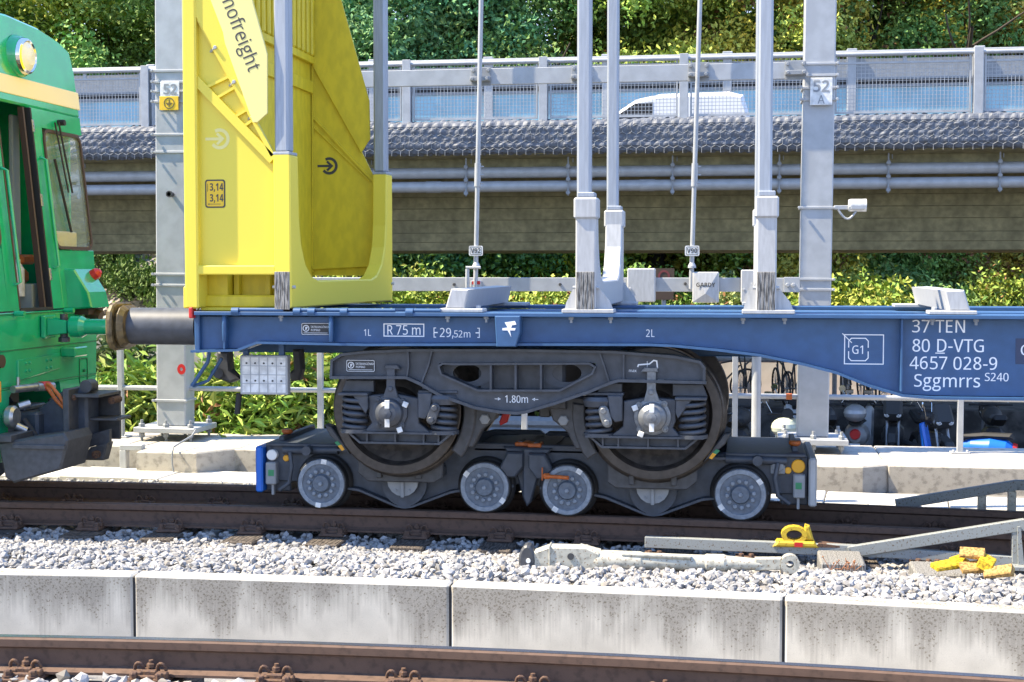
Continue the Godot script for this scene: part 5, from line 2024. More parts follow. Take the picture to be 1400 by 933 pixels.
func wagon() -> void:
	var r := thing("flat_wagon", Vector3(1.5, 0.93, 0), "long blue flat container wagon with white lettering, riding on the dark bogie", "wagon")
	var xr := 8.5
	var web := pv([-2.288, 1.412, 3.262, 1.427, 3.270, 0.935, 2.713, 0.928, 2.507, 0.939, 2.303, 0.998, 2.093, 1.082, 1.891, 1.132, 1.599, 1.192, 1.323, 1.223, 1.044, 1.247, 0.880, 1.253, 0.056, 1.249, -1.057, 1.238, -1.807, 1.247, -1.955, 1.195, -2.285, 1.182])
	var top := Vector2(web[1].x, web[1].y)
	web[1] = Vector2(xr, top.y)
	web[2] = Vector2(xr, web[2].y)
	var low := pv([-2.286, 1.172, -1.956, 1.183, -1.807, 1.237, -1.057, 1.228, 0.056, 1.239, 0.880, 1.244, 1.044, 1.238, 1.323, 1.214, 1.599, 1.182, 1.891, 1.123, 2.093, 1.072, 2.303, 0.989, 2.507, 0.930, 2.713, 0.916, 3.270, 0.924])
	low[low.size() - 1] = Vector2(xr, low[low.size() - 1].y)
	for s in [1, -1]:
		var k := 1.0 if s > 0 else -1.0
		var b := MB.new()
		b.prism(web, minf(1.03 * k, 1.06 * k), maxf(1.03 * k, 1.06 * k))
		part(r, "side_sill", b, M.blue)
		b = MB.new()
		b.ribbon(low, 0.016, minf(0.92 * k, 1.14 * k), maxf(0.92 * k, 1.14 * k))
		part(r, "bottom_flange", b, M.blue)
		b = MB.new()
		b.prism(pv([-2.25, 1.425, xr, 1.425, xr, 1.45, -2.25, 1.45]), minf(0.82 * k, 1.16 * k), maxf(0.82 * k, 1.16 * k), 0.003)
		part(r, "top_flange", b, M.blue)
	# deck: cover plates, cross beams, centre sill
	var b := MB.new()
	b.bx(-2.2, xr, 1.405, 1.43, 0.3, 0.78, 0.003)
	part(r, "deck_plate", b, M.blue)
	b = MB.new()
	b.bx(-1.3, xr, 1.4, 1.425, -0.78, -0.3, 0.003)
	part(r, "deck_plate", b, M.blue)
	b = MB.new()
	b.bx(-2.25, xr, 1.12, 1.39, -0.28, 0.28, 0.01)
	part(r, "centre_sill", b, M.blue)
	for x in [-2.23, -1.55, -0.4, 0.47, 1.63, 2.6, 3.6, 5.0, 7.0]:
		b = MB.new()
		b.bx(x - 0.06, x + 0.06, 1.25, 1.4, -1.03, 1.03, 0.006)
		part(r, "cross_beam", b, M.blue)
	b = MB.new()
	b.bx(-2.27, -2.235, 1.16, 1.44, -1.1, 1.1, 0.006)
	part(r, "headstock", b, M.blue)
	for x in [2.502, -1.286, -2.046]:
		b = MB.new()
		var yb: float = 0.955 if x > 2.0 else 1.245 if x > -1.6 else 1.19
		b.bx(x - 0.007, x + 0.007, yb, 1.424, 1.06, 1.13, 0.003)
		part(r, "stiffener", b, M.blue)
	buffer(r, 0.87)
	buffer(r, -0.87)
	# pale jack plate between the letterings
	b = MB.new()
	b.prism(pv([-0.139, 1.431, 0.031, 1.432, 0.031, 1.320, 0.002, 1.227, -0.127, 1.226]), 1.06, 1.2, 0.006)
	part(r, "jacking_plate", b, M.blue)
	b = MB.new()
	b.prism(pv([-0.071, 1.389, -0.002, 1.399, 0.008, 1.375, -0.022, 1.370, -0.027, 1.351, 0.003, 1.351, -0.002, 1.336, -0.036, 1.336, -0.027, 1.292, -0.051, 1.336, -0.086, 1.336, -0.086, 1.350, -0.051, 1.355]), 1.2, 1.202)
	part(r, "white_mark", b, M.white_print)
	# flange bolts below the deck edge
	for x in [-0.473, -0.208, 0.364, 0.627, 1.493, 1.760, 2.690, 2.960, -1.639]:
		b = MB.new()
		b.cyl(Vector3(x, 1.425, 1.12), Vector3(x, 1.385, 1.12), 0.01, 8)
		b.bolt(Vector3(x, 1.424, 1.12), Vector3.DOWN, 0.018, 0.018)
		part(r, "flange_bolt", b, M.galv_dull)
	# rolls and bars along the left deck edge
	for e in [[405, 450], [318, 390], [425, 470], [470, 545], [560, 607]]:
		b = MB.new()
		var xa: float = -2.25 + (e[0] - 265) * 0.00507
		var xb: float = -2.25 + (e[1] - 265) * 0.00507
		b.rod(Vector3(xa, 1.463, 1.14), Vector3(xb, 1.463, 1.14), 0.014, 8)
		b.rod(Vector3(xa, 1.45, 1.14), Vector3(xa + 0.05, 1.45, 1.14), 0.03, 10)
		part(r, "edge_bar", b, M.blue)
	# lettering
	var z := 1.0605
	letter(r, "1L", Vector3(-1.047, 1.308, 1.060), 0.045, 0.85)
	letter(r, "R 75 m", Vector3(-0.790, 1.327, 1.060), 0.066, 0.86)
	frame(r, Vector3(-0.790, 1.327, 1.060), 0.285, 0.09, 0.007)
	letter(r, "29,", Vector3(-0.491, 1.312, 1.060), 0.062, 0.88)
	letter(r, "52m", Vector3(-0.385, 1.303, 1.060), 0.048, 0.9)
	for e in [[588.0, 1.0], [649.0, -1.0]]:
		b = MB.new()
		var x: float = -0.58 + (e[0] - 588.0) * 0.00513
		var y := 1.312
		b.bx(x - 0.003, x + 0.003, y - 0.034, y + 0.034, 1.0601, 1.0616)
		b.bx(x + e[1] * 0.003, x + e[1] * 0.026, y - 0.004, y + 0.004, 1.0601, 1.0616)
		b.bx(x + e[1] * 0.003, x + e[1] * 0.014, y + 0.028, y + 0.034, 1.0601, 1.0616)
		b.bx(x + e[1] * 0.003, x + e[1] * 0.014, y - 0.034, y - 0.028, 1.0601, 1.0616)
		part(r, "length_bracket", b, M.white_print)
	letter(r, "2L", Vector3(0.885, 1.317, 1.060), 0.05, 0.82)
	letter(r, "G1", Vector3(2.235, 1.219, 1.060), 0.055, 0.9)
	frame(r, Vector3(2.270, 1.222, 1.060), 0.252, 0.196, 0.006)
	var gc := Vector2(2.235, 1.221)
	b = MB.new()
	for s in [-1, 1]:
		for t in [-1, 1]:
			b.ribbon(PackedVector2Array([gc + Vector2(s * 0.062, t * 0.012), gc + Vector2(s * 0.062, t * 0.055), gc + Vector2(s * 0.045, t * 0.073), gc + Vector2(0, t * 0.073)]), 0.006, 1.0601, 1.0616)
	part(r, "gauge_mark", b, M.white_print)
	b = MB.new()
	b.ribbon(PackedVector2Array([Vector2(2.132, 1.325), Vector2(2.193, 1.264)]), 0.005, 1.0601, 1.062)
	part(r, "scratch", b, M.white_print)
	letter(r, "37 TEN", Vector3(2.739, 1.374, 1.060), 0.082, 0.95)
	letter(r, "80 D-VTG", Vector3(2.798, 1.250, 1.060), 0.083, 0.95)
	b = MB.new()
	b.bx(2.719, 2.778, 1.199, 1.205, 1.0601, 1.0616)
	part(r, "underline", b, M.white_print)
	letter(r, "4657 028-9", Vector3(2.833, 1.137, 1.060), 0.083, 0.95)
	letter(r, "Sggmrrs", Vector3(2.794, 1.023, 1.060), 0.083, 0.98)
	letter(r, "S240", Vector3(3.102, 1.051, 1.060), 0.053, 0.95)
	b = MB.new()
	b.bx(3.216, 3.488, 1.137, 1.300, 1.0601, 1.0626)
	var cp := part(r, "company_panel", b, M.car_blue)
	letter(cp, "G", Vector3(3.265 + 0.01, 1.226, 1.0627), 0.07, 1.0)
	maker(r, Vector3(-1.411, 1.331, 1.060))
	# hanging label box, brake levers and hooks under the left end
	b = MB.new()
	b.bx(-1.997, -1.650, 0.862, 1.139, 0.88, 0.95, 0.006)
	var lb := part(r, "label_box", b, M.galv)
	b = MB.new()
	b.bx(-1.979, -1.664, 0.878, 1.124, 0.95, 0.953)
	part(lb, "label_sheet", b, M.white)
	b = MB.new()
	for k in 4:
		var x: float = -1.979 + 0.063 * (k + 1) - 0.003
		b.bx(x - 0.0025, x + 0.0025, 0.878, 1.124, 0.953, 0.956)
	for k in 3:
		var y: float = 0.878 + 0.062 * (k + 1)
		b.bx(-1.979, -1.664, y - 0.002, y + 0.002, 0.953, 0.9565)
	part(lb, "wire_grid", b, M.galv)
	b = MB.new()
	for k in 5:
		for y in [1.083, 0.960]:
			b.bolt(Vector3(-1.947 + 0.063 * k, y, 0.953), Vector3.BACK, 0.007, 0.006)
	part(lb, "rivet", b, M.ink)
	b = MB.new()
	b.bx(-1.723, -1.686, 1.127, 1.230, 0.88, 0.92)
	b.bx(-1.985, -1.948, 1.125, 1.228, 0.88, 0.92)
	part(lb, "hanger", b, M.blue)
	b = MB.new()
	b.tube(PackedVector3Array([Vector3(-2.239, 1.153, 0.900), Vector3(-2.251, 1.086, 0.900), Vector3(-2.372, 0.913, 0.900)]), 0.014, 8)
	b.tube(PackedVector3Array([Vector3(-2.162, 1.110, 0.860), Vector3(-2.267, 0.947, 0.860), Vector3(-2.377, 0.909, 0.860)]), 0.012, 8)
	part(r, "release_lever", b, M.blue)
	b = MB.new()
	b.prism(pv([-2.274, 1.146, -2.185, 1.147, -2.175, 1.014, -2.109, 0.945, -2.176, 0.918, -2.265, 0.943, -2.331, 0.996, -2.286, 1.039]), 0.55, 0.66, 0.015)
	b.cyl(Vector3(-2.287, 0.981, 0.600), Vector3(-2.250, 0.988, 0.700), 0.035, 12)
	part(r, "brake_hanger", b, M.dark)
	b = MB.new()
	b.prism(pv([-1.753, 1.156, -1.687, 1.157, -1.677, 1.012, -1.699, 0.932, -1.766, 0.920, -1.777, 0.985, -1.743, 1.012]), 0.42, 0.52, 0.015)
	part(r, "brake_hanger", b, M.dark)
	b = MB.new()
	b.rod(Vector3(-2.035, 0.862, 0.860), Vector3(-2.052, 0.715, 0.860), 0.022, 8)
	part(r, "lever_grip", b, M.rubber)
	b = MB.new()
	b.bx(-2.289, -2.262, 1.403, 1.479, 1.08, 1.16, 0.006)
	part(r, "red_tag", b, M.red)
	for x in [-2.046, -1.286]:
		b = MB.new()
		b.tube(PackedVector3Array([Vector3(x, 1.42, 1.12), Vector3(x + 0.01, 1.36, 1.15), Vector3(x, 1.25, 1.12)]), 0.016, 8)
		part(r, "grip", b, M.blue)


func letter(r: Node3D, s: String, at: Vector3, cap: float, wide: float) -> void:
	write(r, s, at + Vector3(0, 0, 0.0006), cap, M.white_print, Basis.IDENTITY, wide)


func frame(r: Node3D, at: Vector3, w: float, h: float, t: float) -> void:
	var b := MB.new()
	b.bx(at.x - w / 2, at.x + w / 2, at.y + h / 2 - t, at.y + h / 2, at.z, at.z + 0.0016)
	b.bx(at.x - w / 2, at.x + w / 2, at.y - h / 2, at.y - h / 2 + t, at.z, at.z + 0.0016)
	b.bx(at.x - w / 2, at.x - w / 2 + t, at.y - h / 2 + t, at.y + h / 2 - t, at.z, at.z + 0.0016)
	b.bx(at.x + w / 2 - t, at.x + w / 2, at.y - h / 2 + t, at.y + h / 2 - t, at.z, at.z + 0.0016)
	part(r, "print_frame", b, M.white_print)


func maker(r: Node3D, at: Vector3) -> void:  # the builder's plate
	var b := MB.new()
	b.prism(roundrect(Vector2(at.x, at.y), 0.205, 0.085, 0.01), at.z, at.z + 0.004)
	var p := part(r, "builder_plate", b, M.ink)
	b = MB.new()
	b.ring(roundrect(Vector2(at.x, at.y), 0.193, 0.073, 0.008), roundrect(Vector2(at.x, at.y), 0.199, 0.079, 0.009), at.z + 0.004, at.z + 0.005)
	b.ring(ellipse(Vector2(at.x - 0.068, at.y + 0.004), 0.018, 0.018), ellipse(Vector2(at.x - 0.068, at.y + 0.004), 0.023, 0.023), at.z + 0.004, at.z + 0.005)
	b.bx(at.x - 0.072, at.x - 0.066, at.y - 0.008, at.y + 0.014, at.z + 0.004, at.z + 0.005)
	b.bx(at.x - 0.066, at.x - 0.056, at.y + 0.008, at.y + 0.014, at.z + 0.004, at.z + 0.005)
	b.bx(at.x - 0.066, at.x - 0.06, at.y - 0.001, at.y + 0.004, at.z + 0.004, at.z + 0.005)
	b.bx(at.x - 0.085, at.x + 0.085, at.y - 0.029, at.y - 0.026, at.z + 0.004, at.z + 0.005)
	part(p, "plate_print", b, M.white_print)
	write(p, "TATRAVAGÓNKA", at + Vector3(0.03, 0.014, 0.0045), 0.015, M.white_print, Basis.IDENTITY, 0.85)
	write(p, "POPRAD", at + Vector3(0.0, -0.008, 0.0045), 0.015, M.white_print, Basis.IDENTITY, 0.85)


func coil(b: MB, c: Vector3, rad: float, h: float, turns: float, wire: float) -> void:
	var p := PackedVector3Array()
	var k := int(turns * 16)
	for i in k + 1:
		var t := TAU * turns * i / k
		p.append(c + Vector3(cos(t) * rad, h * i / k, sin(t) * rad))
	b.tube(p, wire, 8)


func bogie() -> void:
	var r := thing("bogie", Vector3(0, 0.29, 0), "dark grey two-axle bogie with coil springs and a painted 1.80m mark", "bogie")
	for s in [-1, 1]:
		for e in [1, -1]:
			var x: float = 0.9 * s
			var b := MB.new()
			var o := Vector3(x, 0.757, 0.68 * e)
			b.lathe(o, Vector3(0, 0, e), PackedVector2Array([Vector2(0, 0.3), Vector2(0, 0.485), Vector2(0.02, 0.492), Vector2(0.035, 0.475), Vector2(0.04, 0.463), Vector2(0.13, 0.457), Vector2(0.135, 0.45), Vector2(0.135, 0.395), Vector2(0.12, 0.385)]), 64)
			var wl := part(r, "wheel", b, M.wheel_rim)
			b = MB.new()
			b.lathe(o, Vector3(0, 0, e), PackedVector2Array([Vector2(0.12, 0.386), Vector2(0.075, 0.37), Vector2(0.06, 0.3), Vector2(0.09, 0.16), Vector2(0.13, 0.13), Vector2(0.13, 0.0)]), 48)
			part(wl, "wheel_web", b, M.wheel_disc)
		var b := MB.new()
		b.cyl(Vector3(0.9 * s, 0.757, -1.0), Vector3(0.9 * s, 0.757, 1.0), 0.08, 16)
		part(r, "axle", b, M.dark)
	for e in [1, -1]:
		side_frame(r, e)
	# bolster and brake gear between the wheels
	var b := MB.new()
	b.bx(-0.3, 0.3, 0.86, 1.14, -0.92, 0.92, 0.02)
	part(r, "bolster", b, M.dark)
	for s in [-1, 1]:
		b = MB.new()
		b.prism(pv([s * 0.27, 0.86, s * 0.16, 0.82, s * 0.2, 0.7, s * 0.3, 0.62, s * 0.36, 0.5, s * 0.5, 0.5, s * 0.42, 0.7, s * 0.43, 0.86]), 0.66, 0.8, 0.01)
		b.prism(pv([s * 0.12, 0.86, s * 0.3, 0.86, s * 0.3, 0.78, s * 0.2, 0.78, s * 0.12, 0.82]), 0.6, 0.84, 0.01)
		var bh := part(r, "brake_hanger", b, M.dark)
		b = MB.new()
		b.bolt(Vector3(s * 0.275, 0.7, 0.8), Vector3.BACK, 0.038, 0.02)
		b.bolt(Vector3(s * 0.24, 0.83, 0.84), Vector3.BACK, 0.014, 0.012)
		part(bh, "bolt", b, M.galv_dull)
		b = MB.new()
		var sh := PackedVector2Array()
		for i in 9:
			var a := lerpf(-0.62, 0.12, i / 8.0)
			sh.append(Vector2(s * (0.9 - cos(a) * 0.475), 0.757 + sin(a) * 0.475))
		for i in 9:
			var a := lerpf(0.12, -0.62, i / 8.0)
			sh.append(Vector2(s * (0.9 - cos(a) * 0.565), 0.757 + sin(a) * 0.565))
		b.prism(sh, 0.7, 0.82, 0.01)
		part(r, "brake_block", b, M.dark)
	b = MB.new()
	b.rod(Vector3(-0.5, 0.8, 0.3), Vector3(0.5, 0.8, 0.3), 0.03, 8)
	b.bx(-0.16, -0.05, 0.74, 0.83, 0.5, 0.62, 0.01)
	b.bx(0.08, 0.16, 0.7, 0.84, 0.5, 0.62, 0.01)
	part(r, "brake_rod", b, M.dark)
	b = MB.new()
	b.prism(pv([-0.217, 0.699, -0.153, 0.715, -0.185, 0.636, -0.233, 0.613, -0.239, 0.640]), 0.35, 0.42, 0.006)
	part(r, "red_lever", b, M.red)


func side_frame(r: Node3D, e: int) -> void:
	var k := Transform3D(Basis.from_scale(Vector3(1, 1, e)), Vector3.ZERO)
	var a := pv([-1.308, 1.111, -1.240, 1.153, -1.073, 1.172, -0.764, 1.187, -0.559, 1.189, -0.560, 0.888, -0.688, 0.962, -0.780, 1.001, -1.308, 0.995])
	var c := pv([-0.559, 1.189, 0.514, 1.191, 0.514, 1.110, -0.559, 1.099])
	var d := pv([-0.559, 1.059, -0.560, 0.888, -0.306, 0.802, -0.129, 0.774, -0.013, 0.771, 0.047, 0.777, 0.247, 0.839, 0.480, 0.922, 0.515, 0.937, 0.514, 1.070, 0.495, 1.040, 0.277, 0.924, -0.285, 0.917, -0.539, 1.019])
	var f := pv([0.514, 1.191, 0.706, 1.185, 1.047, 1.159, 1.212, 1.126, 1.241, 1.088, 1.241, 0.990, 0.677, 0.998, 0.623, 0.978, 0.515, 0.937])
	var b := MB.new()
	b.xf = k
	for p in [a, c, d, f]:
		b.prism(p, 0.93, 0.985)
	var fr := part(r, "side_frame", b, M.dark_cast)
	b = MB.new()
	b.xf = k
	b.ribbon(pv([-1.314, 0.990, -1.308, 1.111, -1.240, 1.153, -1.073, 1.172, -0.764, 1.187, -0.053, 1.193, 0.642, 1.187, 1.047, 1.159, 1.212, 1.126, 1.241, 1.088, 1.241, 0.986]), 0.018, 0.9, 1.035)
	b.ribbon(pv([-1.319, 0.995, -0.780, 1.001, -0.688, 0.962, -0.545, 0.883, -0.306, 0.802, -0.129, 0.774, -0.013, 0.768, 0.047, 0.777, 0.247, 0.839, 0.480, 0.922, 0.623, 0.983, 0.677, 0.998, 1.256, 0.991]), 0.02, 0.9, 1.045)
	b.ribbon(pv([-0.458, 1.095, -0.529, 1.099, -0.559, 1.079, -0.539, 1.024, -0.285, 0.917, 0.277, 0.924, 0.495, 1.040, 0.514, 1.085, 0.475, 1.109, -0.458, 1.095]), 0.014, 0.9, 1.03)
	for p in [pv([-0.774, 1.182, -0.769, 1.082, -0.780, 1.006]), pv([-0.605, 1.184, -0.631, 1.083, -0.677, 0.967]), pv([0.543, 1.184, 0.573, 1.096, 0.608, 0.988]), pv([0.706, 1.180, 0.706, 0.999])]:
		b.ribbon(p, 0.012, 0.97, 1.02)
	for p in [pv([-0.197, 1.097, -0.197, 0.923]), pv([-0.026, 1.099, -0.026, 0.925]), pv([0.147, 1.101, 0.147, 0.927])]:
		b.ribbon(p, 0.014, 0.7, 1.02)
	part(fr, "lip", b, M.dark_cast)
	b = MB.new()  # inner plates with oval holes
	b.xf = k
	var ol := Vector2(-0.377, 1.029)
	var orr := Vector2(0.313, 1.036)
	b.ring(ellipse(ol, 0.1, 0.062, 24), ellipse(ol, 0.19, 0.1, 24), 0.9, 0.925)
	part(fr, "inner_plate", b, M.dark_cast)
	b = MB.new()
	b.xf = k
	b.ring(ellipse(orr, 0.1, 0.062, 24), ellipse(orr, 0.19, 0.1, 24), 0.9, 0.925)
	part(fr, "inner_plate", b, M.dark_cast)
	for s in [-1, 1]:
		axlebox(r, s, e)
	if e > 0:
		write(fr, "1.80m", Vector3(-0.025, 0.859, 0.985) + Vector3(0, 0, 0.001), 0.05, M.white_print, Basis.IDENTITY, 0.85)
		for q in [[-0.115, 1.0], [0.115, -1.0]]:
			b = MB.new()
			var c0 := Vector2(-0.025, 0.859)
			var x: float = c0.x + q[0]
			b.bx(minf(x, x - q[1] * 0.035), maxf(x, x - q[1] * 0.035), c0.y - 0.002, c0.y + 0.002, 0.9852, 0.987)
			b.prism(pv([x + q[1] * 0.008, c0.y, x - q[1] * 0.012, c0.y + 0.011, x - q[1] * 0.012, c0.y - 0.011]), 0.9852, 0.987)
			part(fr, "arrow", b, M.white_print)
		maker(r, Vector3(-1.114, 1.075, 0.986))
		b = MB.new()
		b.ribbon(PackedVector2Array([Vector2(0.798, 1.087), Vector2(0.803, 1.102), Vector2(0.876, 1.108), Vector2(0.905, 1.132), Vector2(0.925, 1.128), Vector2(0.930, 1.079)]), 0.009, 0.9855, 0.9875)
		b.ribbon(PackedVector2Array([Vector2(0.861, 1.127), Vector2(0.862, 1.078)]), 0.003, 0.9855, 0.987)
		part(fr, "load_mark", b, M.white_print)
		write(fr, "max", Vector3(0.764, 1.062, 0.985) + Vector3(0, 0, 0.001), 0.02, M.white_print)


func axlebox(r: Node3D, s: int, e: int) -> void:  # local axes: x towards the bogie centre is positive
	var k := Transform3D(Basis.from_scale(Vector3(-s, 1, e)), Vector3(0.9 * s, 0.757, 0))
	var light: Material = M.dark_cast
	var b := MB.new()
	b.xf = k
	b.prism(pv([-0.155, 0.115, -0.155, -0.03, -0.135, -0.075, -0.19, -0.135, 0.28, -0.135, 0.2, -0.07, 0.195, 0.1, 0.05, 0.125, -0.03, 0.125]), 0.9, 1.0, 0.006)
	b.prism(pv([-0.265, 0.122, -0.155, 0.115, -0.152, 0.03, -0.17, -0.01]), 0.97, 1.03, 0.004)
	b.bx(-0.36, -0.15, 0.115, 0.135, 0.86, 1.05, 0.004)
	b.bx(0.195, 0.47, 0.135, 0.155, 0.9, 1.0, 0.004)
	b.prism(pv([-0.33, 0.215, -0.36, 0.135, -0.13, 0.135, -0.13, 0.215]), 0.9, 0.95, 0.004)
	b.prism(pv([0.21, 0.215, 0.21, 0.155, 0.3, 0.155, 0.4, 0.12, 0.34, 0.215]), 0.9, 0.95, 0.004)
	var box := part(r, "axlebox", b, light)
	b = MB.new()
	b.xf = k
	b.lathe(Vector3(0, 0, 1.0), Vector3.BACK, PackedVector2Array([Vector2(0, 0), Vector2(0, 0.125), Vector2(0.025, 0.122), Vector2(0.03, 0.1), Vector2(0.07, 0.092), Vector2(0.1, 0.06), Vector2(0.105, 0.034), Vector2(0.125, 0.032), Vector2(0.13, 0.0)]), 32)
	for t in [0.7, 2.3, 3.9, 5.5]:
		b.cyl(Vector3(cos(t) * 0.118, sin(t) * 0.118, 1.0), Vector3(cos(t) * 0.118, sin(t) * 0.118, 1.035), 0.022, 12)
		b.bolt(Vector3(cos(t) * 0.118, sin(t) * 0.118, 1.035), Vector3.BACK, 0.013, 0.01)
	part(box, "bearing_cover", b, M.cover_grey if s > 0 else M.dark_cast, "light grey domed bearing cover" if s > 0 and e > 0 else "")
	b = MB.new()
	b.xf = k
	b.bx(-0.016, 0.016, 0.036, 0.092, 1.09, 1.1065)
	b.bx(-0.016, 0.016, -0.092, -0.036, 1.09, 1.1065)
	part(box, "white_stripe", b, M.white)
	for t in [[0.115, 0.06, -0.4], [0.075, -0.115, 0.35]]:
		b = MB.new()
		b.xf = k * Transform3D(Basis(Vector3.BACK, t[2]), Vector3(t[0], t[1], 1.05))
		b.box(Vector3.ZERO, Vector3(0.038, 0.038, 0.012), 0.003)
		part(box, "reflector_tab", b, M.white)
	b = MB.new()
	b.xf = k
	b.prism(pv([-0.05, 0.1, -0.018, 0.19, 0.036, 0.19, 0.06, 0.1]), 1.0, 1.03, 0.004)
	b.bx(-0.022, 0.038, 0.18, 0.315, 1.005, 1.03, 0.003)
	b.prism(pv([-0.035, 0.3, 0.08, 0.3, 0.055, 0.33, -0.03, 0.33]), 1.0, 1.035, 0.004)
	b.bx(-0.075, -0.035, 0.238, 0.25, 0.985, 1.03)
	b.bx(0.05, 0.11, 0.238, 0.25, 0.985, 1.03)
	b.bolt(Vector3(0.008, 0.165, 1.03), Vector3.BACK, 0.018, 0.014)
	part(box, "strap", b, M.dark_cast if s < 0 else M.cover_grey)
	# springs
	for x in [-0.262, 0.365]:
		b = MB.new()
		b.xf = k
		coil(b, Vector3(x, -0.115, 0.95), 0.078, 0.21, 4.6, 0.017)
		part(box, "spring", b, M.dark_cast)
		b = MB.new()
		b.xf = k
		coil(b, Vector3(x, -0.115, 0.95), 0.045, 0.21, 6.0, 0.011)
		b.cyl(Vector3(x, -0.145, 0.95), Vector3(x, -0.12, 0.95), 0.105, 20)
		if x > 0:
			b.lathe(Vector3(x, 0.06, 0.95), Vector3.UP, PackedVector2Array([Vector2(0, 0.1), Vector2(0.04, 0.112), Vector2(0.065, 0.1), Vector2(0.07, 0)]), 20)
		part(box, "spring_seat", b, M.dark_cast)
	# link with its two pins
	b = MB.new()
	b.xf = k
	b.prism(pv([0.2, 0.14, 0.3, 0.14, 0.285, 0.0, 0.25, -0.04, 0.2, -0.03]), 1.0, 1.04, 0.006)
	part(box, "link_bracket", b, light)
	b = MB.new()
	b.xf = k
	var l0 := Vector2(0.325, 0.04)
	var l1 := Vector2(0.3, -0.04)
	var d := (l1 - l0).normalized()
	var nn := Vector2(-d.y, d.x)
	var p := PackedVector2Array()
	for i in 7:
		var t := PI * i / 6.0
		p.append(l0 + nn * cos(t) * 0.034 - d * sin(t) * 0.034)
	for i in 7:
		var t := PI * i / 6.0
		p.append(l1 - nn * cos(t) * 0.034 + d * sin(t) * 0.034)
	b.prism(p, 1.045, 1.07, 0.006)
	b.cyl(Vector3(l0.x, l0.y, 1.0), Vector3(l0.x, l0.y, 1.09), 0.021, 14, 0.004)
	b.cyl(Vector3(l1.x, l1.y, 1.0), Vector3(l1.x, l1.y, 1.09), 0.021, 14, 0.004)
	part(box, "spring_link", b, M.dark_cast if s < 0 else M.cover_grey)
	# tie bar below the axle
	b = MB.new()
	b.xf = k
	b.ribbon(pv([-0.34, -0.14, 0.45, -0.14]), 0.014, 0.88, 1.03)
	b.ribbon(pv([-0.3, -0.145, -0.22, -0.213, 0.34, -0.213, 0.42, -0.145]), 0.014, 0.9, 1.0)
	b.prism(pv([-0.3, -0.147, -0.22, -0.206, 0.34, -0.206, 0.42, -0.147]), 0.92, 0.945)
	for x in [-0.17, 0.03, 0.23, 0.335]:
		b.bx(x - 0.006, x + 0.006, -0.206, -0.147, 0.94, 0.995)
	part(box, "tie_bar", b, M.dark_cast)


func trolleys() -> void:
	trolley(-0.92, -1, "left transporter trolley with a blue end plate carrying the bogie's left wheelset")
	trolley(0.88, 1, "right transporter trolley with a grey end plate and orange latch carrying the bogie's right wheelset")


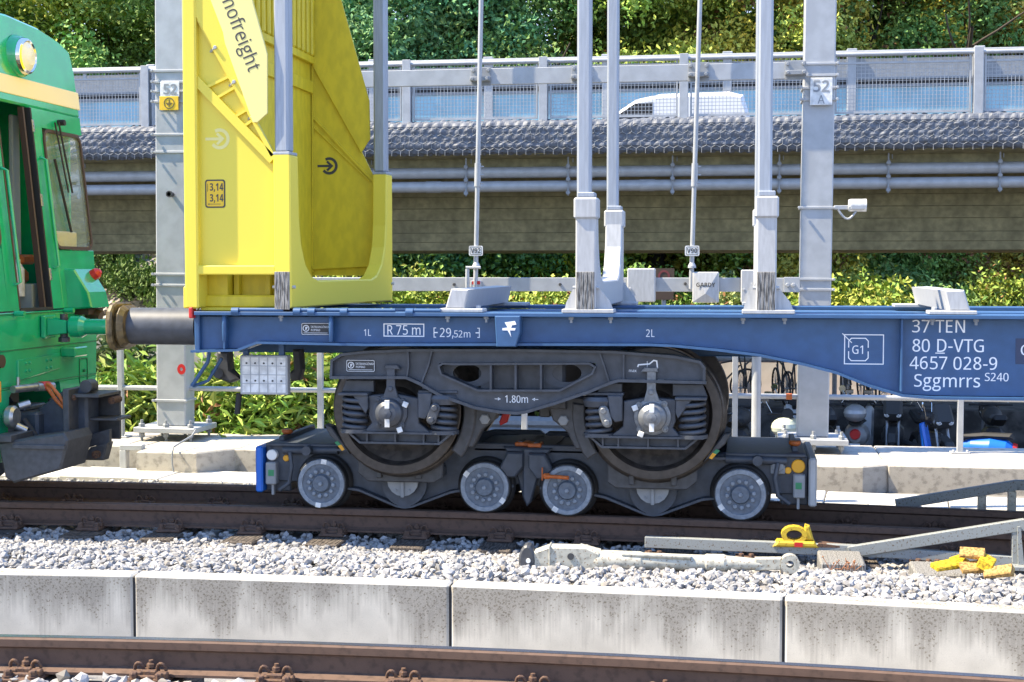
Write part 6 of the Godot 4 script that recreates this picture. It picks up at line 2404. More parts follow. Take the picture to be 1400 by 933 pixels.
func trolley(xc: float, s: int, label: String) -> void:
	# along the track: x local = s * (x - xc), outward end positive
	var zc := rail_mid(xc) - 0.53
	var o := Vector3(xc, 0.0, zc)
	var r := thing("transporter_trolley", o, label, "rail trolley", "transporter trolleys under the wagon")
	var k := Transform3D(Basis.from_scale(Vector3(s, 1, 1)), o)
	var b := MB.new()
	for e in [1, -1]:
		b = MB.new()
		b.xf = k
		b.prism(pv([1.02, 0.44, 0.5, 0.46, 0.42, 0.44, -0.3, 0.44, -0.5, 0.49, -0.86, 0.49, -0.9, 0.46, -0.9, 0.2, -0.5, 0.17, -0.34, 0.14, -0.06, 0.03, 0.0, 0.02, 0.06, 0.03, 0.34, 0.14, 0.6, 0.17, 1.02, 0.18]), minf(e * 0.4, e * 0.46), maxf(e * 0.4, e * 0.46), 0.008)
		part(r, "side_plate", b, M.trolley)
		b = MB.new()
		b.xf = k
		b.ribbon(pv([0.8, 0.19, 0.6, 0.165, 0.34, 0.135, 0.06, 0.025, 0.0, 0.016, -0.06, 0.025, -0.34, 0.135, -0.5, 0.165, -0.8, 0.19]), 0.016, minf(e * 0.36, e * 0.53), maxf(e * 0.36, e * 0.53))
		b.ribbon(pv([0.5, 0.43, 0.15, 0.43, -0.2, 0.43]), 0.016, minf(e * 0.4, e * 0.56), maxf(e * 0.4, e * 0.56))
		part(r, "side_lip", b, M.trolley)
		# saddle that grips the wagon wheel
		b = MB.new()
		b.xf = k
		b.prism(pv([0.31, 0.4, 0.26, 0.37, -0.26, 0.37, -0.31, 0.4, -0.31, 0.26, -0.25, 0.22, 0.24, 0.22, 0.31, 0.28]), minf(e * 0.6, e * 0.66), maxf(e * 0.6, e * 0.66), 0.008)
		b.bx(-0.16, -0.12, 0.25, 0.32, minf(e * 0.65, e * 0.69), maxf(e * 0.65, e * 0.69), 0.006)
		b.bx(0.13, 0.17, 0.25, 0.32, minf(e * 0.65, e * 0.69), maxf(e * 0.65, e * 0.69), 0.006)
		b.bx(-0.3, 0.3, 0.25, 0.33, minf(e * 0.45, e * 0.61), maxf(e * 0.45, e * 0.61), 0.01)
		part(r, "wheel_saddle", b, M.dark)
		b = MB.new()
		b.xf = k
		b.lathe(Vector3(0, 0.22, e * 0.56), Vector3(0, 0, e), PackedVector2Array([Vector2(0, 0.0), Vector2(0, 0.115), Vector2(0.02, 0.115), Vector2(0.02, 0)]), 16, true, 0.0, TAU)
		b.bx(-0.012, 0.012, 0.1, 0.22, minf(e * 0.58, e * 0.6), maxf(e * 0.58, e * 0.6), 0.003)
		for q in [-0.05, 0.05]:
			b.bolt(Vector3(q, 0.15, e * 0.58), Vector3(0, 0, e), 0.01, 0.01)
		part(r, "pivot_disc", b, M.galv_dull)
		b = MB.new()
		b.xf = k
		b.lathe(Vector3(0, 0.19, e * 0.47), Vector3(0, 0, e), PackedVector2Array([Vector2(0, 0), Vector2(0, 0.165), Vector2(0.06, 0.165), Vector2(0.06, 0)]), 28)
		part(r, "pivot_ring", b, M.trolley)
		for wx in [0.605, -0.6]:
			small_wheel(r, k, wx, e, rg.randf() * 3.0)
		# arms that hold the wagon wheel
		b = MB.new()
		b.xf = k
		b.prism(pv([0.4, 0.5, 0.35, 0.42, 0.5, 0.55, 0.54, 0.63, 0.49, 0.62]), minf(e * 0.6, e * 0.72), maxf(e * 0.6, e * 0.72), 0.008)
		var ar := part(r, "wheel_arm", b, M.dark)
		if e > 0:
			b = MB.new()
			b.xf = k
			b.prism(pv([0.415, 0.49, 0.39, 0.455, 0.41, 0.445, 0.44, 0.48]), 0.72, 0.724)
			part(ar, "yellow_patch", b, M.amber)
			b = MB.new()
			b.xf = k
			b.prism(pv([0.44, 0.515, 0.415, 0.49, 0.44, 0.48, 0.465, 0.505]), 0.72, 0.724)
			part(ar, "green_patch", b, M.sticker_green)
	# decks and cross pieces
	b = MB.new()
	b.xf = k
	b.bx(0.5, 1.05, 0.44, 0.465, -0.5, 0.5, 0.006)
	b.bx(0.96, 1.0, 0.42, 0.5, -0.46, 0.34, 0.006)
	part(r, "end_deck", b, M.trolley)
	b = MB.new()
	b.xf = k
	b.bx(-0.84, -0.5, 0.43, 0.455, -0.46, 0.46, 0.006)
	b.bx(-0.34, 0.36, 0.2, 0.3, -0.4, 0.4, 0.01)
	for x in [0.605, -0.6]:
		b.cyl(Vector3(x, 0.187, -0.55), Vector3(x, 0.187, 0.55), 0.05, 12)
	part(r, "cross_beam", b, M.trolley)
	b = MB.new()
	b.xf = k
	b.rod(Vector3(0.5, 0.42, 0.5), Vector3(0.92, 0.41, 0.48), 0.03, 10)
	b.rod(Vector3(0.72, 0.42, 0.5), Vector3(0.72, 0.42, 0.58), 0.035, 10)
	b.tube(PackedVector3Array([Vector3(0.86, 0.4, 0.52), Vector3(0.84, 0.3, 0.54), Vector3(0.86, 0.18, 0.54), Vector3(0.94, 0.12, 0.52)]), 0.016, 8)
	part(r, "air_pipe", b, M.trolley)
	b = MB.new()
	b.xf = k
	b.bx(1.07, 1.125, 0.1, 0.44, -0.5, 0.52, 0.012)
	part(r, "end_plate", b, M.bright_blue if s < 0 else M.galv)
	b = MB.new()
	b.xf = k
	b.bx(0.88, 1.07, 0.1, 0.44, -0.4, 0.44, 0.01)
	part(r, "end_frame", b, M.trolley)
	b = MB.new()
	b.xf = k
	b.bx(0.965, 1.045, 0.16, 0.325, 0.44, 0.53, 0.008)
	b.bx(0.99, 1.01, 0.08, 0.16, 0.46, 0.5, 0.003)
	var gb := part(r, "control_box", b, M.galv_dull)
	b = MB.new()
	b.xf = k
	b.bx(0.98, 1.022, 0.225, 0.27, 0.53, 0.534)
	part(gb, "green_sticker", b, M.sticker_green)
	b = MB.new()
	b.xf = k
	var lx := 1.005 if s < 0 else 0.86
	b.lathe(Vector3(lx, 0.375, 0.44), Vector3.BACK, PackedVector2Array([Vector2(0, 0), Vector2(0, 0.04), Vector2(0.06, 0.04), Vector2(0.065, 0.034), Vector2(0.065, 0)]), 18)
	if s > 0:
		b.box(Vector3(lx, 0.375, 0.46), Vector3(0.1, 0.11, 0.06), 0.006)
	part(r, "marker_light", b, M.lens if s < 0 else M.galv_dull)
	b = MB.new()
	b.xf = k
	b.cyl(Vector3(0.905 if s < 0 else 0.93, 0.35 if s < 0 else 0.345, 0.44), Vector3(0.905 if s < 0 else 0.93, 0.35 if s < 0 else 0.345, 0.475), 0.024, 16, 0.004)
	if s > 0:
		b.cyl(Vector3(1.0, 0.375, 0.44), Vector3(1.0, 0.375, 0.475), 0.048, 20, 0.006)
	part(r, "amber_reflector", b, M.amber)
	b = MB.new()
	b.xf = k
	b.lathe(Vector3(0.98, 0.5, 0.2 if s < 0 else 0.3), Vector3.UP, PackedVector2Array([Vector2(0, 0), Vector2(0, 0.03), Vector2(0.012, 0.042), Vector2(0.03, 0.042), Vector2(0.034, 0.036), Vector2(0.034, 0)]), 18)
	part(r, "orange_cap", b, M.orange)
	# inner coupling block
	b = MB.new()
	b.xf = k
	b.prism(pv([-0.76, 0.44, -0.7, 0.32, -0.66, 0.26, -0.82, 0.26, -0.88, 0.34, -0.88, 0.44]), 0.3, 0.58, 0.012)
	b.prism(pv([-0.72, 0.47, -0.93, 0.47, -0.93, 0.12, -0.9, 0.05, -0.87, 0.08, -0.79, 0.36]), -0.3, 0.5, 0.012)
	b.cyl(Vector3(-0.84, 0.48, 0.3), Vector3(-0.84, 0.48, 0.46), 0.028, 12)
	part(r, "coupling_block", b, M.trolley)
	b = MB.new()
	b.xf = k
	b.bx(-0.9, -0.8, 0.471, 0.5, 0.34, 0.47, 0.006)
	part(r, "coupling_pad", b, M.orange)
	if s > 0:
		b = MB.new()
		b.xf = k
		b.rod(Vector3(-0.76, 0.29, 0.62), Vector3(-0.58, 0.29, 0.68), 0.014, 8)
		b.box(Vector3(-0.74, 0.29, 0.62), Vector3(0.05, 0.04, 0.03), 0.008)
		b.bx(-0.775, -0.768, 0.26, 0.35, 0.6, 0.63)
		part(r, "orange_latch", b, M.orange)


func small_wheel(r: Node3D, k: Transform3D, x: float, e: int, turn: float) -> void:
	var b := MB.new()
	b.xf = k
	var ax := Vector3(0, 0, e)
	var o := Vector3(x, 0.187, e * 0.48)
	b.lathe(o, ax, PackedVector2Array([Vector2(-0.02, 0), Vector2(-0.02, 0.205), Vector2(0.0, 0.212), Vector2(0.02, 0.2), Vector2(0.03, 0.189), Vector2(0.095, 0.186), Vector2(0.1, 0.182), Vector2(0.1, 0.16)]), 40)
	var w := part(r, "trolley_wheel", b, M.steel if false else M.rubber)
	b = MB.new()
	b.xf = k
	b.lathe(o, ax, PackedVector2Array([Vector2(0.1, 0.176), Vector2(0.112, 0.172), Vector2(0.112, 0.143), Vector2(0.102, 0.14)]), 40)
	part(w, "rim", b, M.disc_paint)
	b = MB.new()
	b.xf = k
	b.lathe(o, ax, PackedVector2Array([Vector2(0.102, 0.14), Vector2(0.1, 0.07), Vector2(0.125, 0.058), Vector2(0.125, 0.0)]), 36)
	part(w, "hub", b, M.disc_hub)
	b = MB.new()
	b.xf = k
	for i in 12:
		var t := TAU * i / 12 + 0.1
		b.cyl(o + Vector3(cos(t) * 0.092, sin(t) * 0.092, e * 0.1), o + Vector3(cos(t) * 0.092, sin(t) * 0.092, e * 0.118), 0.0145, 10, 0.003)
	b.bolt(o + Vector3(0, 0, e * 0.125), ax, 0.016, 0.012)
	part(w, "bolt", b, M.disc_paint)
	b = MB.new()
	b.xf = k
	for q in 2:
		var t := turn + PI * q
		var u := Vector3(cos(t), sin(t), 0)
		var v := Vector3(-sin(t), cos(t), 0)
		var h := Vector3(0, 0, e * 0.1135)
		var p := [o + u * 0.142 - v * 0.02 + h, o + u * 0.142 + v * 0.02 + h, o + u * 0.177 + v * 0.02 + h, o + u * 0.177 - v * 0.02 + h]
		b.qo(p[0], p[1], p[2], p[3], o)
	part(w, "white_patch", b, M.white)



func along_x() -> Transform3D:  # outlines given as (-z, y), extruded along x
	return Transform3D(Basis(Vector3(0, 0, -1), Vector3.UP, Vector3(1, 0, 0)), Vector3.ZERO)


func stake_frame(r: Node3D, x0: float, x1: float, top: float, m: Material, ext: Material, e0: float, e1: float, ext_top: float, collar: bool) -> void:
	var b := MB.new()
	b.xf = along_x()
	var u := PackedVector2Array()
	for s in [1, -1]:
		var h := pv([1.15, 1.475, 1.15, top, 1.0, top, 0.985, 2.1, 0.95, 1.92, 0.87, 1.78, 0.74, 1.69, 0.6, 1.66])
		if s < 0:
			h.reverse()
		for p in h:
			u.append(Vector2(-p.x * s, p.y))
	b.prism(u, x0, x1, 0.01)
	part(r, "u_frame", b, m)
	for s in [1, -1]:
		if collar:
			b = MB.new()
			b.bx(x0 - 0.012, x1 + 0.012, top - 0.005, top + 0.135, s * 0.985, s * 1.165, 0.012)
			part(r, "collar", b, m)
			b = MB.new()
			b.bx(x0 + 0.01, x1 - 0.01, top + 0.135, top + 0.17, s * 1.0, s * 1.15, 0.006)
			part(r, "collar_lip", b, ext)
		else:
			b = MB.new()
			b.bx(x0 + 0.0, x1 - 0.005, top, top + 0.02, s * 1.0, s * 1.15, 0.003)
			part(r, "collar_lip", b, ext)
		b = MB.new()
		b.bx(e0, e1, top + 0.02, ext_top, s * 1.02, s * 1.13, 0.014)
		part(r, "stake", b, ext)
		b = MB.new()
		b.bx(x0 + 0.006, x1 - 0.008, 1.465, 1.725, s * 1.15, s * 1.158, 0.003)
		for k in 4:
			b.bx(x0 + 0.02 + k * 0.027, x0 + 0.023 + k * 0.027, 1.48, 1.71, s * 1.158, s * 1.1595)
		var wd := part(r, "wood_insert", b, M.wood_grey)
		b = MB.new()
		b.cyl(Vector3(x0 - 0.02, 1.62, s * 1.12), Vector3(x1 + 0.02, 1.62, s * 1.12), 0.011, 8)
		part(r, "bolt", b, M.galv)


func yellow_module() -> void:
	var r := thing("end_wall_module", Vector3(-1.95, 1.45, 0), "tall yellow end wall with slanting lettered board and arrow logos on the wagon's left end", "freight module")
	var b := MB.new()
	b.bx(-2.319, -2.221, 1.47, 5.0, 0.96, 1.15, 0.012)
	b.bx(-2.319 - 0.03, -2.319, 1.47, 1.62, 1.0, 1.1, 0.006)
	part(r, "corner_post", b, M.yellow)
	b = MB.new()
	b.bx(-2.34, -2.24, 1.47, 5.0, -1.15, -0.98, 0.012)
	part(r, "corner_post", b, M.yellow)
	b = MB.new()
	b.prism(pv([-2.268, 3.550, -2.289, 1.723, -1.657, 1.723, -1.650, 2.513, -1.702, 2.543]), 1.075, 1.09)
	part(r, "near_cheek", b, M.yellow)
	b = MB.new()
	b.bx(-2.241, -1.670, 1.703, 1.768, 1.04, 1.14, 0.008)
	part(r, "bottom_rail", b, M.yellow)
	b = MB.new()
	b.bx(-2.24, -1.68, 1.56, 1.76, 0.78, 0.8)
	for x in [-2.05, -1.82]:
		b.bx(x - 0.02, x + 0.02, 1.56, 1.72, 0.8, 0.86, 0.003)
	part(r, "recess_panel", b, M.yellow_worn)
	b = MB.new()
	b.bx(-2.26, -1.68, 1.475, 1.56, -1.0, 1.0, 0.01)
	b.bx(-2.24, -1.85, 1.455, 1.475, -1.05, 1.05)
	part(r, "base_beam", b, M.yellow_worn)
	b = MB.new()
	b.ribbon(pv([-2.261, 3.548, -1.688, 2.517]), 0.03, 1.09, 1.125)
	b.ribbon(pv([-2.249, 3.055, -1.689, 2.488]), 0.062, 1.09, 1.125)
	for p in [pv([-2.167, 2.986, -2.004, 3.057]), pv([-2.100, 2.909, -1.962, 2.982]), pv([-1.964, 2.782, -1.864, 2.836]), pv([-1.902, 2.716, -1.823, 2.765])]:
		b.ribbon(p, 0.018, 1.09, 1.12)
	part(r, "brace", b, M.yellow)
	b = MB.new()
	b.prism(pv([-2.256, 3.884, -2.260, 3.537, -1.808, 2.737, -1.792, 2.737, -1.717, 2.800, -1.713, 3.201, -1.901, 3.872]), 1.125, 1.137)
	part(r, "board_bracket", b, M.yellow)
	b = MB.new()
	b.prism(pv([-2.230, 3.880, -2.024, 3.354, -2.011, 3.280, -1.818, 2.741, -1.787, 2.740, -1.714, 2.801, -1.711, 3.199, -1.901, 3.869]), 1.137, 1.152, 0.003)
	var bd := part(r, "lettered_board", b, M.yellow_pale)
	var d := (Vector2(-1.781, 3.049) - Vector2(-1.978, 3.571)).normalized()
	var turn := Basis(Vector3(d.x, d.y, 0), Vector3(-d.y, d.x, 0), Vector3.BACK)
	write(bd, "Innofreight", Vector3(-1.915, 3.397, 1.152) + Vector3(0, 0, 0.0006), 0.098, M.ink, turn, 0.93)
	b = MB.new()
	for p in [Vector3(-2.085, 3.255, 1.137), Vector3(-1.952, 3.019, 1.137), Vector3(-1.819, 2.789, 1.137)]:
		b.bolt(p, Vector3.BACK, 0.014, 0.014)
		b.rod(p + Vector3(-0.05, -0.02, -0.05), p, 0.01, 6)
	part(r, "board_bolt", b, M.galv)
	# end wall towards the load, ribbed above a sill
	b = MB.new()
	b.bx(-2.24, -2.08, 1.5, 5.0, -1.1, 0.95, 0.004)
	b.bx(-2.08, -2.04, 3.44, 3.5, -1.08, 0.95, 0.004)
	b.bx(-2.08, -2.055, 3.2, 3.3, -1.08, 0.95, 0.004)
	part(r, "end_wall", b, M.yellow_worn)
	for i in 16:
		b = MB.new()
		b.bx(-2.08, -2.03, 3.5, 5.0, -1.04 + i * 0.125, -0.98 + i * 0.125, 0.012)
		part(r, "rib", b, M.yellow_worn)
	b = MB.new()
	b.prism(pv([-2.087, 3.470, -2.068, 3.458, -1.646, 2.707, -1.534, 2.482, -1.511, 2.155, -1.525, 1.912, -1.582, 1.741, -1.620, 1.687, -2.100, 1.686]), -1.12, -1.1)
	b.ribbon(pv([-2.071, 1.754, -1.579, 1.778]), 0.03, -1.1, -1.07)
	part(r, "far_cheek", b, M.yellow_worn)
	b = MB.new()
	b.prism(pv([-2.074, 4.393, -1.930, 4.388, -1.576, 3.132, -1.571, 2.819, -1.647, 2.705, -2.062, 3.431, -2.081, 3.467]), -1.09, -1.07, 0.003)
	part(r, "far_board", b, M.yellow_worn)
	b = MB.new()
	b.ribbon(pv([-2.059, 3.007, -1.548, 2.469]), 0.02, -1.1, -1.082)
	b.ribbon(pv([-2.060, 2.923, -1.579, 2.469]), 0.008, -1.1, -1.085)
	b.ribbon(pv([-2.062, 3.431, -2.074, 1.717]), 0.016, -1.1, -1.08)
	for y in [0, 32, 60]:
		b.cyl(Vector3(-2.06, 3.95 - y * 0.006, -1.07), Vector3(-2.06, 3.95 - y * 0.006, -1.05), 0.022, 10)
	part(r, "cheek_seam", b, M.yellow_worn)
	logo(r, Vector2(-2.078, 2.638), 1.09, M.yellow_pale, 0.075)
	logo(r, Vector2(-1.929, 2.601), -1.1, M.ink, 0.075)
	# height plate
	b = MB.new()
	var hp := Vector2(-2.113, 2.262)
	b.prism(roundrect(hp, 0.145, 0.195, 0.018), 1.0900, 1.0920)
	var pl := part(r, "height_plate", b, M.ink)
	b = MB.new()
	b.prism(roundrect(hp, 0.125, 0.175, 0.012), 1.0920, 1.0932)
	part(pl, "plate_face", b, M.sign_yellow)
	write(pl, "3,14", Vector3(hp.x + 0.01, hp.y + 0.045, 1.0938), 0.05, M.ink, Basis.IDENTITY, 0.72, "Droid Sans", true)
	write(pl, "3,14", Vector3(hp.x + 0.01, hp.y - 0.03, 1.0938), 0.05, M.ink, Basis.IDENTITY, 0.72, "Droid Sans", true)
	b = MB.new()
	b.bx(hp.x - 0.048, hp.x + 0.04, hp.y - 0.073, hp.y - 0.07, 1.0932, 1.0944)
	b.bx(hp.x - 0.055, hp.x - 0.052, hp.y + 0.015, hp.y + 0.07, 1.0932, 1.0944)
	b.prism(pv([hp.x - 0.054, hp.y - 0.0715, hp.x - 0.042, hp.y - 0.066, hp.x - 0.042, hp.y - 0.077]), 1.0932, 1.0944)
	part(pl, "arrow", b, M.ink)
	var f := thing("stake_frame", Vector3(-1.61, 1.47, 0), "yellow U-shaped stake frame with grey metal stakes, in front of the yellow end wall", "stake frame", "")
	stake_frame(f, -1.672, -1.548, 2.52, M.yellow, M.post_grey, -1.67, -1.57, 5.0, false)
	f.position.x = -1.54
	f.rotation.y = deg_to_rad(-3.9)


func logo(r: Node3D, c: Vector2, z: float, m: Material, rad: float) -> void:  # an arrow running into an open ring
	var b := MB.new()
	var a := PackedVector2Array()
	for i in 15:
		var t := lerpf(-2.5, 2.1, i / 14.0)
		a.append(c + Vector2(cos(t), sin(t)) * rad * 0.82)
	b.ribbon(a, rad * 0.3, z, z + 0.002)
	b.bx(c.x - rad * 1.35, c.x + rad * 0.1, c.y - rad * 0.13, c.y + rad * 0.13, z, z + 0.0024)
	b.ribbon(PackedVector2Array([c + Vector2(-0.25, 0.5) * rad, c + Vector2(0.3, 0) * rad, c + Vector2(-0.25, -0.5) * rad]), rad * 0.25, z, z + 0.0028)
	part(r, "arrow_logo", b, m)


func deck_fittings() -> void:
	for e in [[0.395, 0.53, "white U-shaped stake frame with tall stakes on the deck between the two switch rods", 0.4, 0.492], [1.575, 1.705, "white U-shaped stake frame with tall stakes just left of the right mast", 1.578, 1.672]]:
		var r := thing("stake_frame", Vector3(e[0] + 0.065, 1.45, 0), e[2], "stake frame")
		stake_frame(r, e[0], e[1], 2.08, M.post_white, M.post_grey, e[3], e[4], 4.6, true)
		for s in [1, -1]:
			var b := MB.new()
			b.bx(e[0] - 0.09, e[1] + 0.12, 1.452, 1.478, s * 0.98, s * 1.16, 0.004)
			part(r, "foot_plate", b, M.post_white)
			b = MB.new()
			b.prism(PackedVector2Array([Vector2(e[1], 1.478), Vector2(e[1] + 0.11, 1.478), Vector2(e[1] + 0.09, 1.53), Vector2(e[1], 1.64)]), s * 1.09, s * 1.09 + 0.012)
			part(r, "gusset", b, M.post_white)
			b = MB.new()
			b.prism(PackedVector2Array([Vector2(e[0], 1.478), Vector2(e[0] - 0.08, 1.478), Vector2(e[0] - 0.07, 1.52), Vector2(e[0], 1.66)]), s * 1.06, s * 1.06 + 0.012)
			part(r, "gusset", b, M.post_white)
	for e in [[-0.49, 1.0, "pale folding container bracket lying across the deck below the V92 plate"], [2.925, -1.0, "pale folding container bracket lying across the deck above the wagon number"]]:
		var r := thing("folding_bracket", Vector3(e[0], 1.45, 0), e[2], "bracket", "")
		var b := MB.new()
		var x: float = e[0]
		var s: float = e[1]
		b.prism(PackedVector2Array([Vector2(x, 1.478), Vector2(x + s * 0.13, 1.478), Vector2(x + s * 0.16, 1.605), Vector2(x + s * 0.04, 1.61)]), -0.75, 1.12, 0.008)
		part(r, "beam", b, M.post_white)
		b = MB.new()
		b.bx(x - s * 0.04, x + s * 0.26, 1.452, 1.478, 0.98, 1.14, 0.005)
		b.bx(x - s * 0.04, x + s * 0.3, 1.452, 1.478, -0.8, -0.6, 0.005)
		part(r, "foot_pad", b, M.post_white)
		b = MB.new()
		b.bolt(Vector3(x + s * 0.22, 1.478, 1.08), Vector3.UP, 0.018, 0.02)
		part(r, "bolt", b, M.galv)


func trackside() -> void:
	var y := 0.0
	# coupling bar lying on the ballast
	var p0 := Vector3(0.250, 0.025, 2.252)
	var p1 := Vector3(1.772, 0.025, 2.207)
	p0.y = 0.025
	p1.y = 0.025
	var r := thing("tow_bar", p0.lerp(p1, 0.5) - Vector3(0, 0.06, 0), "cream painted coupling bar with fork and eye lying on the ballast", "tow bar")
	var d := (p1 - p0).normalized()
	var ln := p0.distance_to(p1)
	var k := Transform3D(Basis(d, Vector3.UP, d.cross(Vector3.UP)).orthonormalized(), p0)
	var b := MB.new()
	b.xf = k
	b.lathe(Vector3(0.36, 0, 0), Vector3.RIGHT, PackedVector2Array([Vector2(0, 0), Vector2(0, 0.05), Vector2(0.05, 0.062), Vector2(0.3, 0.058), Vector2(0.31, 0.052), Vector2(ln - 0.85, 0.047), Vector2(ln - 0.84, 0.054), Vector2(ln - 0.74, 0.054), Vector2(ln - 0.72, 0.046), Vector2(ln - 0.5, 0.03), Vector2(ln - 0.5, 0)]), 20)
	b.rod(Vector3(0.55, 0.045, 0.035), Vector3(0.95, 0.04, 0.04), 0.016, 8)
	part(r, "tube", b, M.iron_cream)
	b = MB.new()
	b.xf = k
	b.prism(pv([0.0, -0.045, 0.03, 0.05, 0.12, 0.085, 0.34, 0.085, 0.42, 0.05, 0.42, -0.055, 0.3, -0.065, 0.08, -0.05]), -0.05, 0.055, 0.01)
	b.bx(0.12, 0.13, -0.05, 0.092, -0.052, 0.062, 0.003)
	b.rod(Vector3(0.3, 0.08, 0.0), Vector3(0.42, 0.05, 0.0), 0.02, 6)
	part(r, "fork", b, M.iron_cream)
	b = MB.new()
	b.xf = k
	b.prism(ellipse(Vector2(-0.01, -0.005), 0.05, 0.095, 16), -0.06, 0.065, 0.012)
	part(r, "fork_jaw", b, M.dark, "dark iron fork jaw")
	b = MB.new()
	b.xf = k
	b.cyl(Vector3(0.0, 0.0, 0.06), Vector3(0.0, 0.0, 0.075), 0.014, 12)
	part(r, "pin", b, M.white)
	b = MB.new()
	b.xf = k
	b.cyl(Vector3(0.25, 0.03, 0.05), Vector3(0.25, 0.03, 0.064), 0.02, 12)
	part(r, "pin", b, M.ink)
	b = MB.new()
	b.xf = k
	b.ring(ellipse(Vector2(ln, 0.01), 0.022, 0.022, 20), ellipse(Vector2(ln, 0.01), 0.055, 0.055, 20), -0.03, 0.035)
	b.prism(pv([ln - 0.2, -0.035, ln - 0.05, -0.025, ln - 0.05, 0.045, ln - 0.2, 0.04]), -0.025, 0.03, 0.006)
	part(r, "eye", b, M.iron_cream)
	# guide frames outside both rails at the right
	frame_ramp(1.0, 0.843, "grey iron ramp frame bolted along the outside of the near rail, right foreground")
	frame_ramp(-1.0, 2.619, "rust streaked iron ramp frame beyond the far rail at the right edge")
	# yellow cast shoe on the frame
	var s := thing("rail_shoe", Vector3(1.857, -0.061, 1.020), "yellow cast rail shoe with an oval opening and red label on the iron frame", "rail shoe")
	b = MB.new()
	var c := Vector2(1.838, 0.001)
	b.ring(ellipse(c + Vector2(0, -0.012), 0.052, 0.034, 16), ellipse(c + Vector2(0, -0.012), 0.085, 0.058, 16), 0.96, 1.04)
	b.prism(pv([c.x - 0.14, c.y - 0.09, c.x + 0.16, c.y - 0.09, c.x + 0.13, c.y - 0.05, c.x - 0.11, c.y - 0.05]), 0.94, 1.06, 0.012)
	b.prism(pv([c.x + 0.05, c.y - 0.05, c.x + 0.13, c.y - 0.05, c.x + 0.1, c.y + 0.05, c.x + 0.07, c.y + 0.06]), 0.97, 1.03, 0.012)
	part(s, "shoe_body", b, mk("yellow_rust", Color(0.72, 0.5, 0.03), 0.6, 0.0, "rust", 3.0, "grain", 3.0))
	b = MB.new()
	b.bx(c.x + 0.0, c.x + 0.055, c.y - 0.085, c.y - 0.055, 1.06, 1.063)
	part(s, "red_label", b, M.red)
	b = MB.new()
	b.prism(pv([c.x + 0.13, c.y - 0.085, c.x + 0.4, c.y - 0.085, c.x + 0.4, c.y - 0.08, c.x + 0.16, c.y - 0.06]), 0.95, 1.05)
	part(s, "toe", b, M.rust_iron)
	# timber ends and yellow wedges
	for e in [[Vector3(2.124, -0.100, 1.419), 0.28, 0.34, "grey weathered timber end with a tuft of dry weed in front of the iron frame"], [Vector3(2.687, -0.080, 1.655), 0.3, 0.3, "cracked timber end under the heap of yellow wedges"]]:
		b = MB.new()
		var o: Vector3 = e[0]
		b.bx(o.x - e[1] / 2, o.x + e[1] / 2, -0.26, -0.095, o.z - e[2], o.z + 0.08, 0.012)
		for q in 4:
			b.bx(o.x - e[1] / 2 + 0.05 + q * 0.06, o.x - e[1] / 2 + 0.054 + q * 0.06, -0.1, -0.093, o.z - 0.3, o.z + 0.07)
		solo("timber_end", b, M.wood_grey, e[3], "timber")
	var wl := ["yellow wooden wedge lying apart at the left of the heap", "small yellow wedge beside the stacked ones", "topmost wedge of the little stack, worn orange", "wedge at the bottom of the little stack", "yellow wedge standing on its edge in the heap", "brown wooden wedge at the right end of the heap"]
	var wp := [[Vector3(2.698, -0.030, 1.833), 0.16, 0.5, 0.0, "wedge_yellow"], [Vector3(2.784, -0.040, 1.792), 0.1, 0.9, 0.02, "wedge_yellow"], [Vector3(2.855, -0.040, 1.824), 0.15, -0.2, 0.075, "wedge_brown"], [Vector3(2.844, -0.040, 1.869), 0.13, 0.2, 0.0, "wedge_brown"], [Vector3(2.926, -0.040, 1.877), 0.13, 1.3, 0.03, "wedge_yellow"], [Vector3(2.981, -0.040, 1.973), 0.17, -0.25, 0.0, "wedge_brown"]]
	mk("wedge_yellow", Color(0.75, 0.5, 0.02), 0.6, 0.0, "blotch", 5.0)
	mk("wedge_brown", Color(0.5, 0.3, 0.09), 0.8, 0.0, "blotch", 6.0)
	for i in 6:
		var e = wp[i]
		b = MB.new()
		var h: float = 0.07 if i == 4 else 0.038
		b.xf = Transform3D(Basis.from_euler(Vector3(rg.randf_range(0.1, 0.5), e[2], rg.randf_range(-0.2, 0.2))), Vector3(e[0].x, -0.02 + e[3], e[0].z))
		b.prism(pv([-e[1] / 2, -h / 2, e[1] / 2, -h / 2, e[1] / 2 - 0.01, h / 2, -e[1] / 2, h * 0.2]), -0.045, 0.045, 0.007)
		solo("wooden_wedge", b, M[e[4]], wl[i], "wedge", "")
	# dry weed
	b = MB.new()
	var o := Vector3(2.093, -0.080, 1.749)
	for i in 22:
		var a := o + Vector3(rg.randf_range(-0.09, 0.09), 0.0, rg.randf_range(-0.03, 0.05))
		var t := a + Vector3(rg.randf_range(-0.04, 0.04), rg.randf_range(0.005, 0.07), rg.randf_range(-0.02, 0.06))
		b.rod(a, t, 0.0025, 3)
		b.ball(t, rg.randf_range(0.002, 0.006), 1.0, 5)
	solo("dry_weed", b, M.weed, "small reddish dry weed at the front of the weathered timber end", "weed")


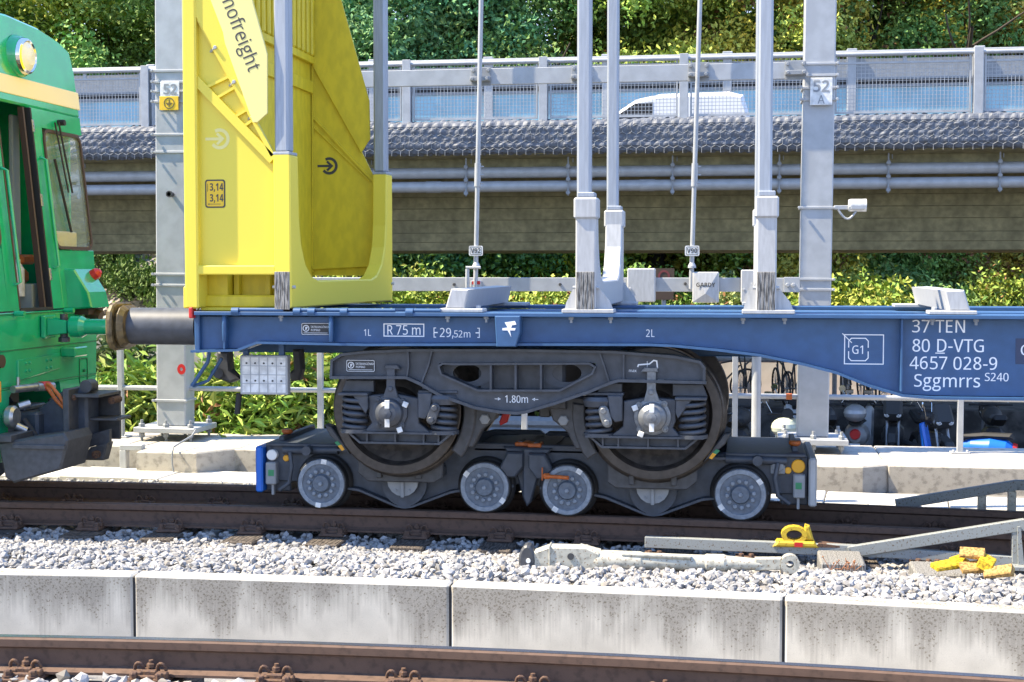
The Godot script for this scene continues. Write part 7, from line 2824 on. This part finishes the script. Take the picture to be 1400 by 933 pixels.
func frame_ramp(s: float, x0: float, label: String) -> void:
	var r := thing("ramp_frame", Vector3(x0 + 1.5, -0.19, 1.0 if s > 0.0 else -0.8), label, "iron frame")
	var b := MB.new()
	var m: Material = M.iron_paint
	if s > 0.0:
		b.bar(Vector3(0.852, -0.093, 0.980), Vector3(2.559, -0.104, 1.040), 0.075, 0.05, Vector3.UP, 0.004)
		b.bar(Vector3(2.541, -0.110, 1.040), Vector3(3.216, -0.137, 1.060), 0.07, 0.05, Vector3.UP, 0.004)
		part(r, "base_bar", b, m)
		b = MB.new()
		b.bar(Vector3(2.186, -0.110, 1.045), Vector3(3.291, 0.108, 1.070), 0.075, 0.05, Vector3.UP, 0.004)
		b.bar(Vector3(3.264, 0.103, 1.070), Vector3(3.985, 0.156, 1.100), 0.075, 0.05, Vector3.UP, 0.004)
		part(r, "ramp_bar", b, m)
		b = MB.new()
		b.bar(Vector3(3.237, 0.093, 1.070), Vector3(3.242, -0.168, 1.070), 0.06, 0.04, Vector3.RIGHT, 0.004)
		b.prism(pv([3.238, 0.096, 3.256, 0.097, 3.283, -0.148, 3.247, -0.149]), 1.09, 1.11)
		b.bx(3.200, 3.371, -0.176, -0.148, 0.98, 1.18, 0.004)
		part(r, "upright", b, m)
		for x in [0.920, 1.524, 2.657, 2.776, 2.092]:
			b = MB.new()
			b.bx(x - 0.07, x + 0.07, -0.2, -0.16, 0.95, 1.14, 0.004)
			b.bolt(Vector3(x - 0.03, -0.16, 1.1), Vector3.UP, 0.02, 0.03)
			b.bolt(Vector3(x + 0.035, -0.16, 1.1), Vector3.UP, 0.02, 0.03)
			part(r, "fixing_plate", b, M.rust_iron)
	else:
		b.bar(Vector3(2.666, -0.067, -0.720), Vector3(3.566, 0.106, -0.720), 0.075, 0.06, Vector3.UP, 0.004)
		b.bar(Vector3(3.555, 0.103, -0.720), Vector3(4.136, 0.114, -0.720), 0.075, 0.06, Vector3.UP, 0.004)
		part(r, "ramp_bar", b, m)
		for x in [3.305, 3.524, 4.0]:
			b = MB.new()
			b.bx(x - 0.03, x + 0.03, -0.16, 0.077 - 0.02, -0.75, -0.7, 0.004)
			part(r, "upright", b, M.iron_cream)
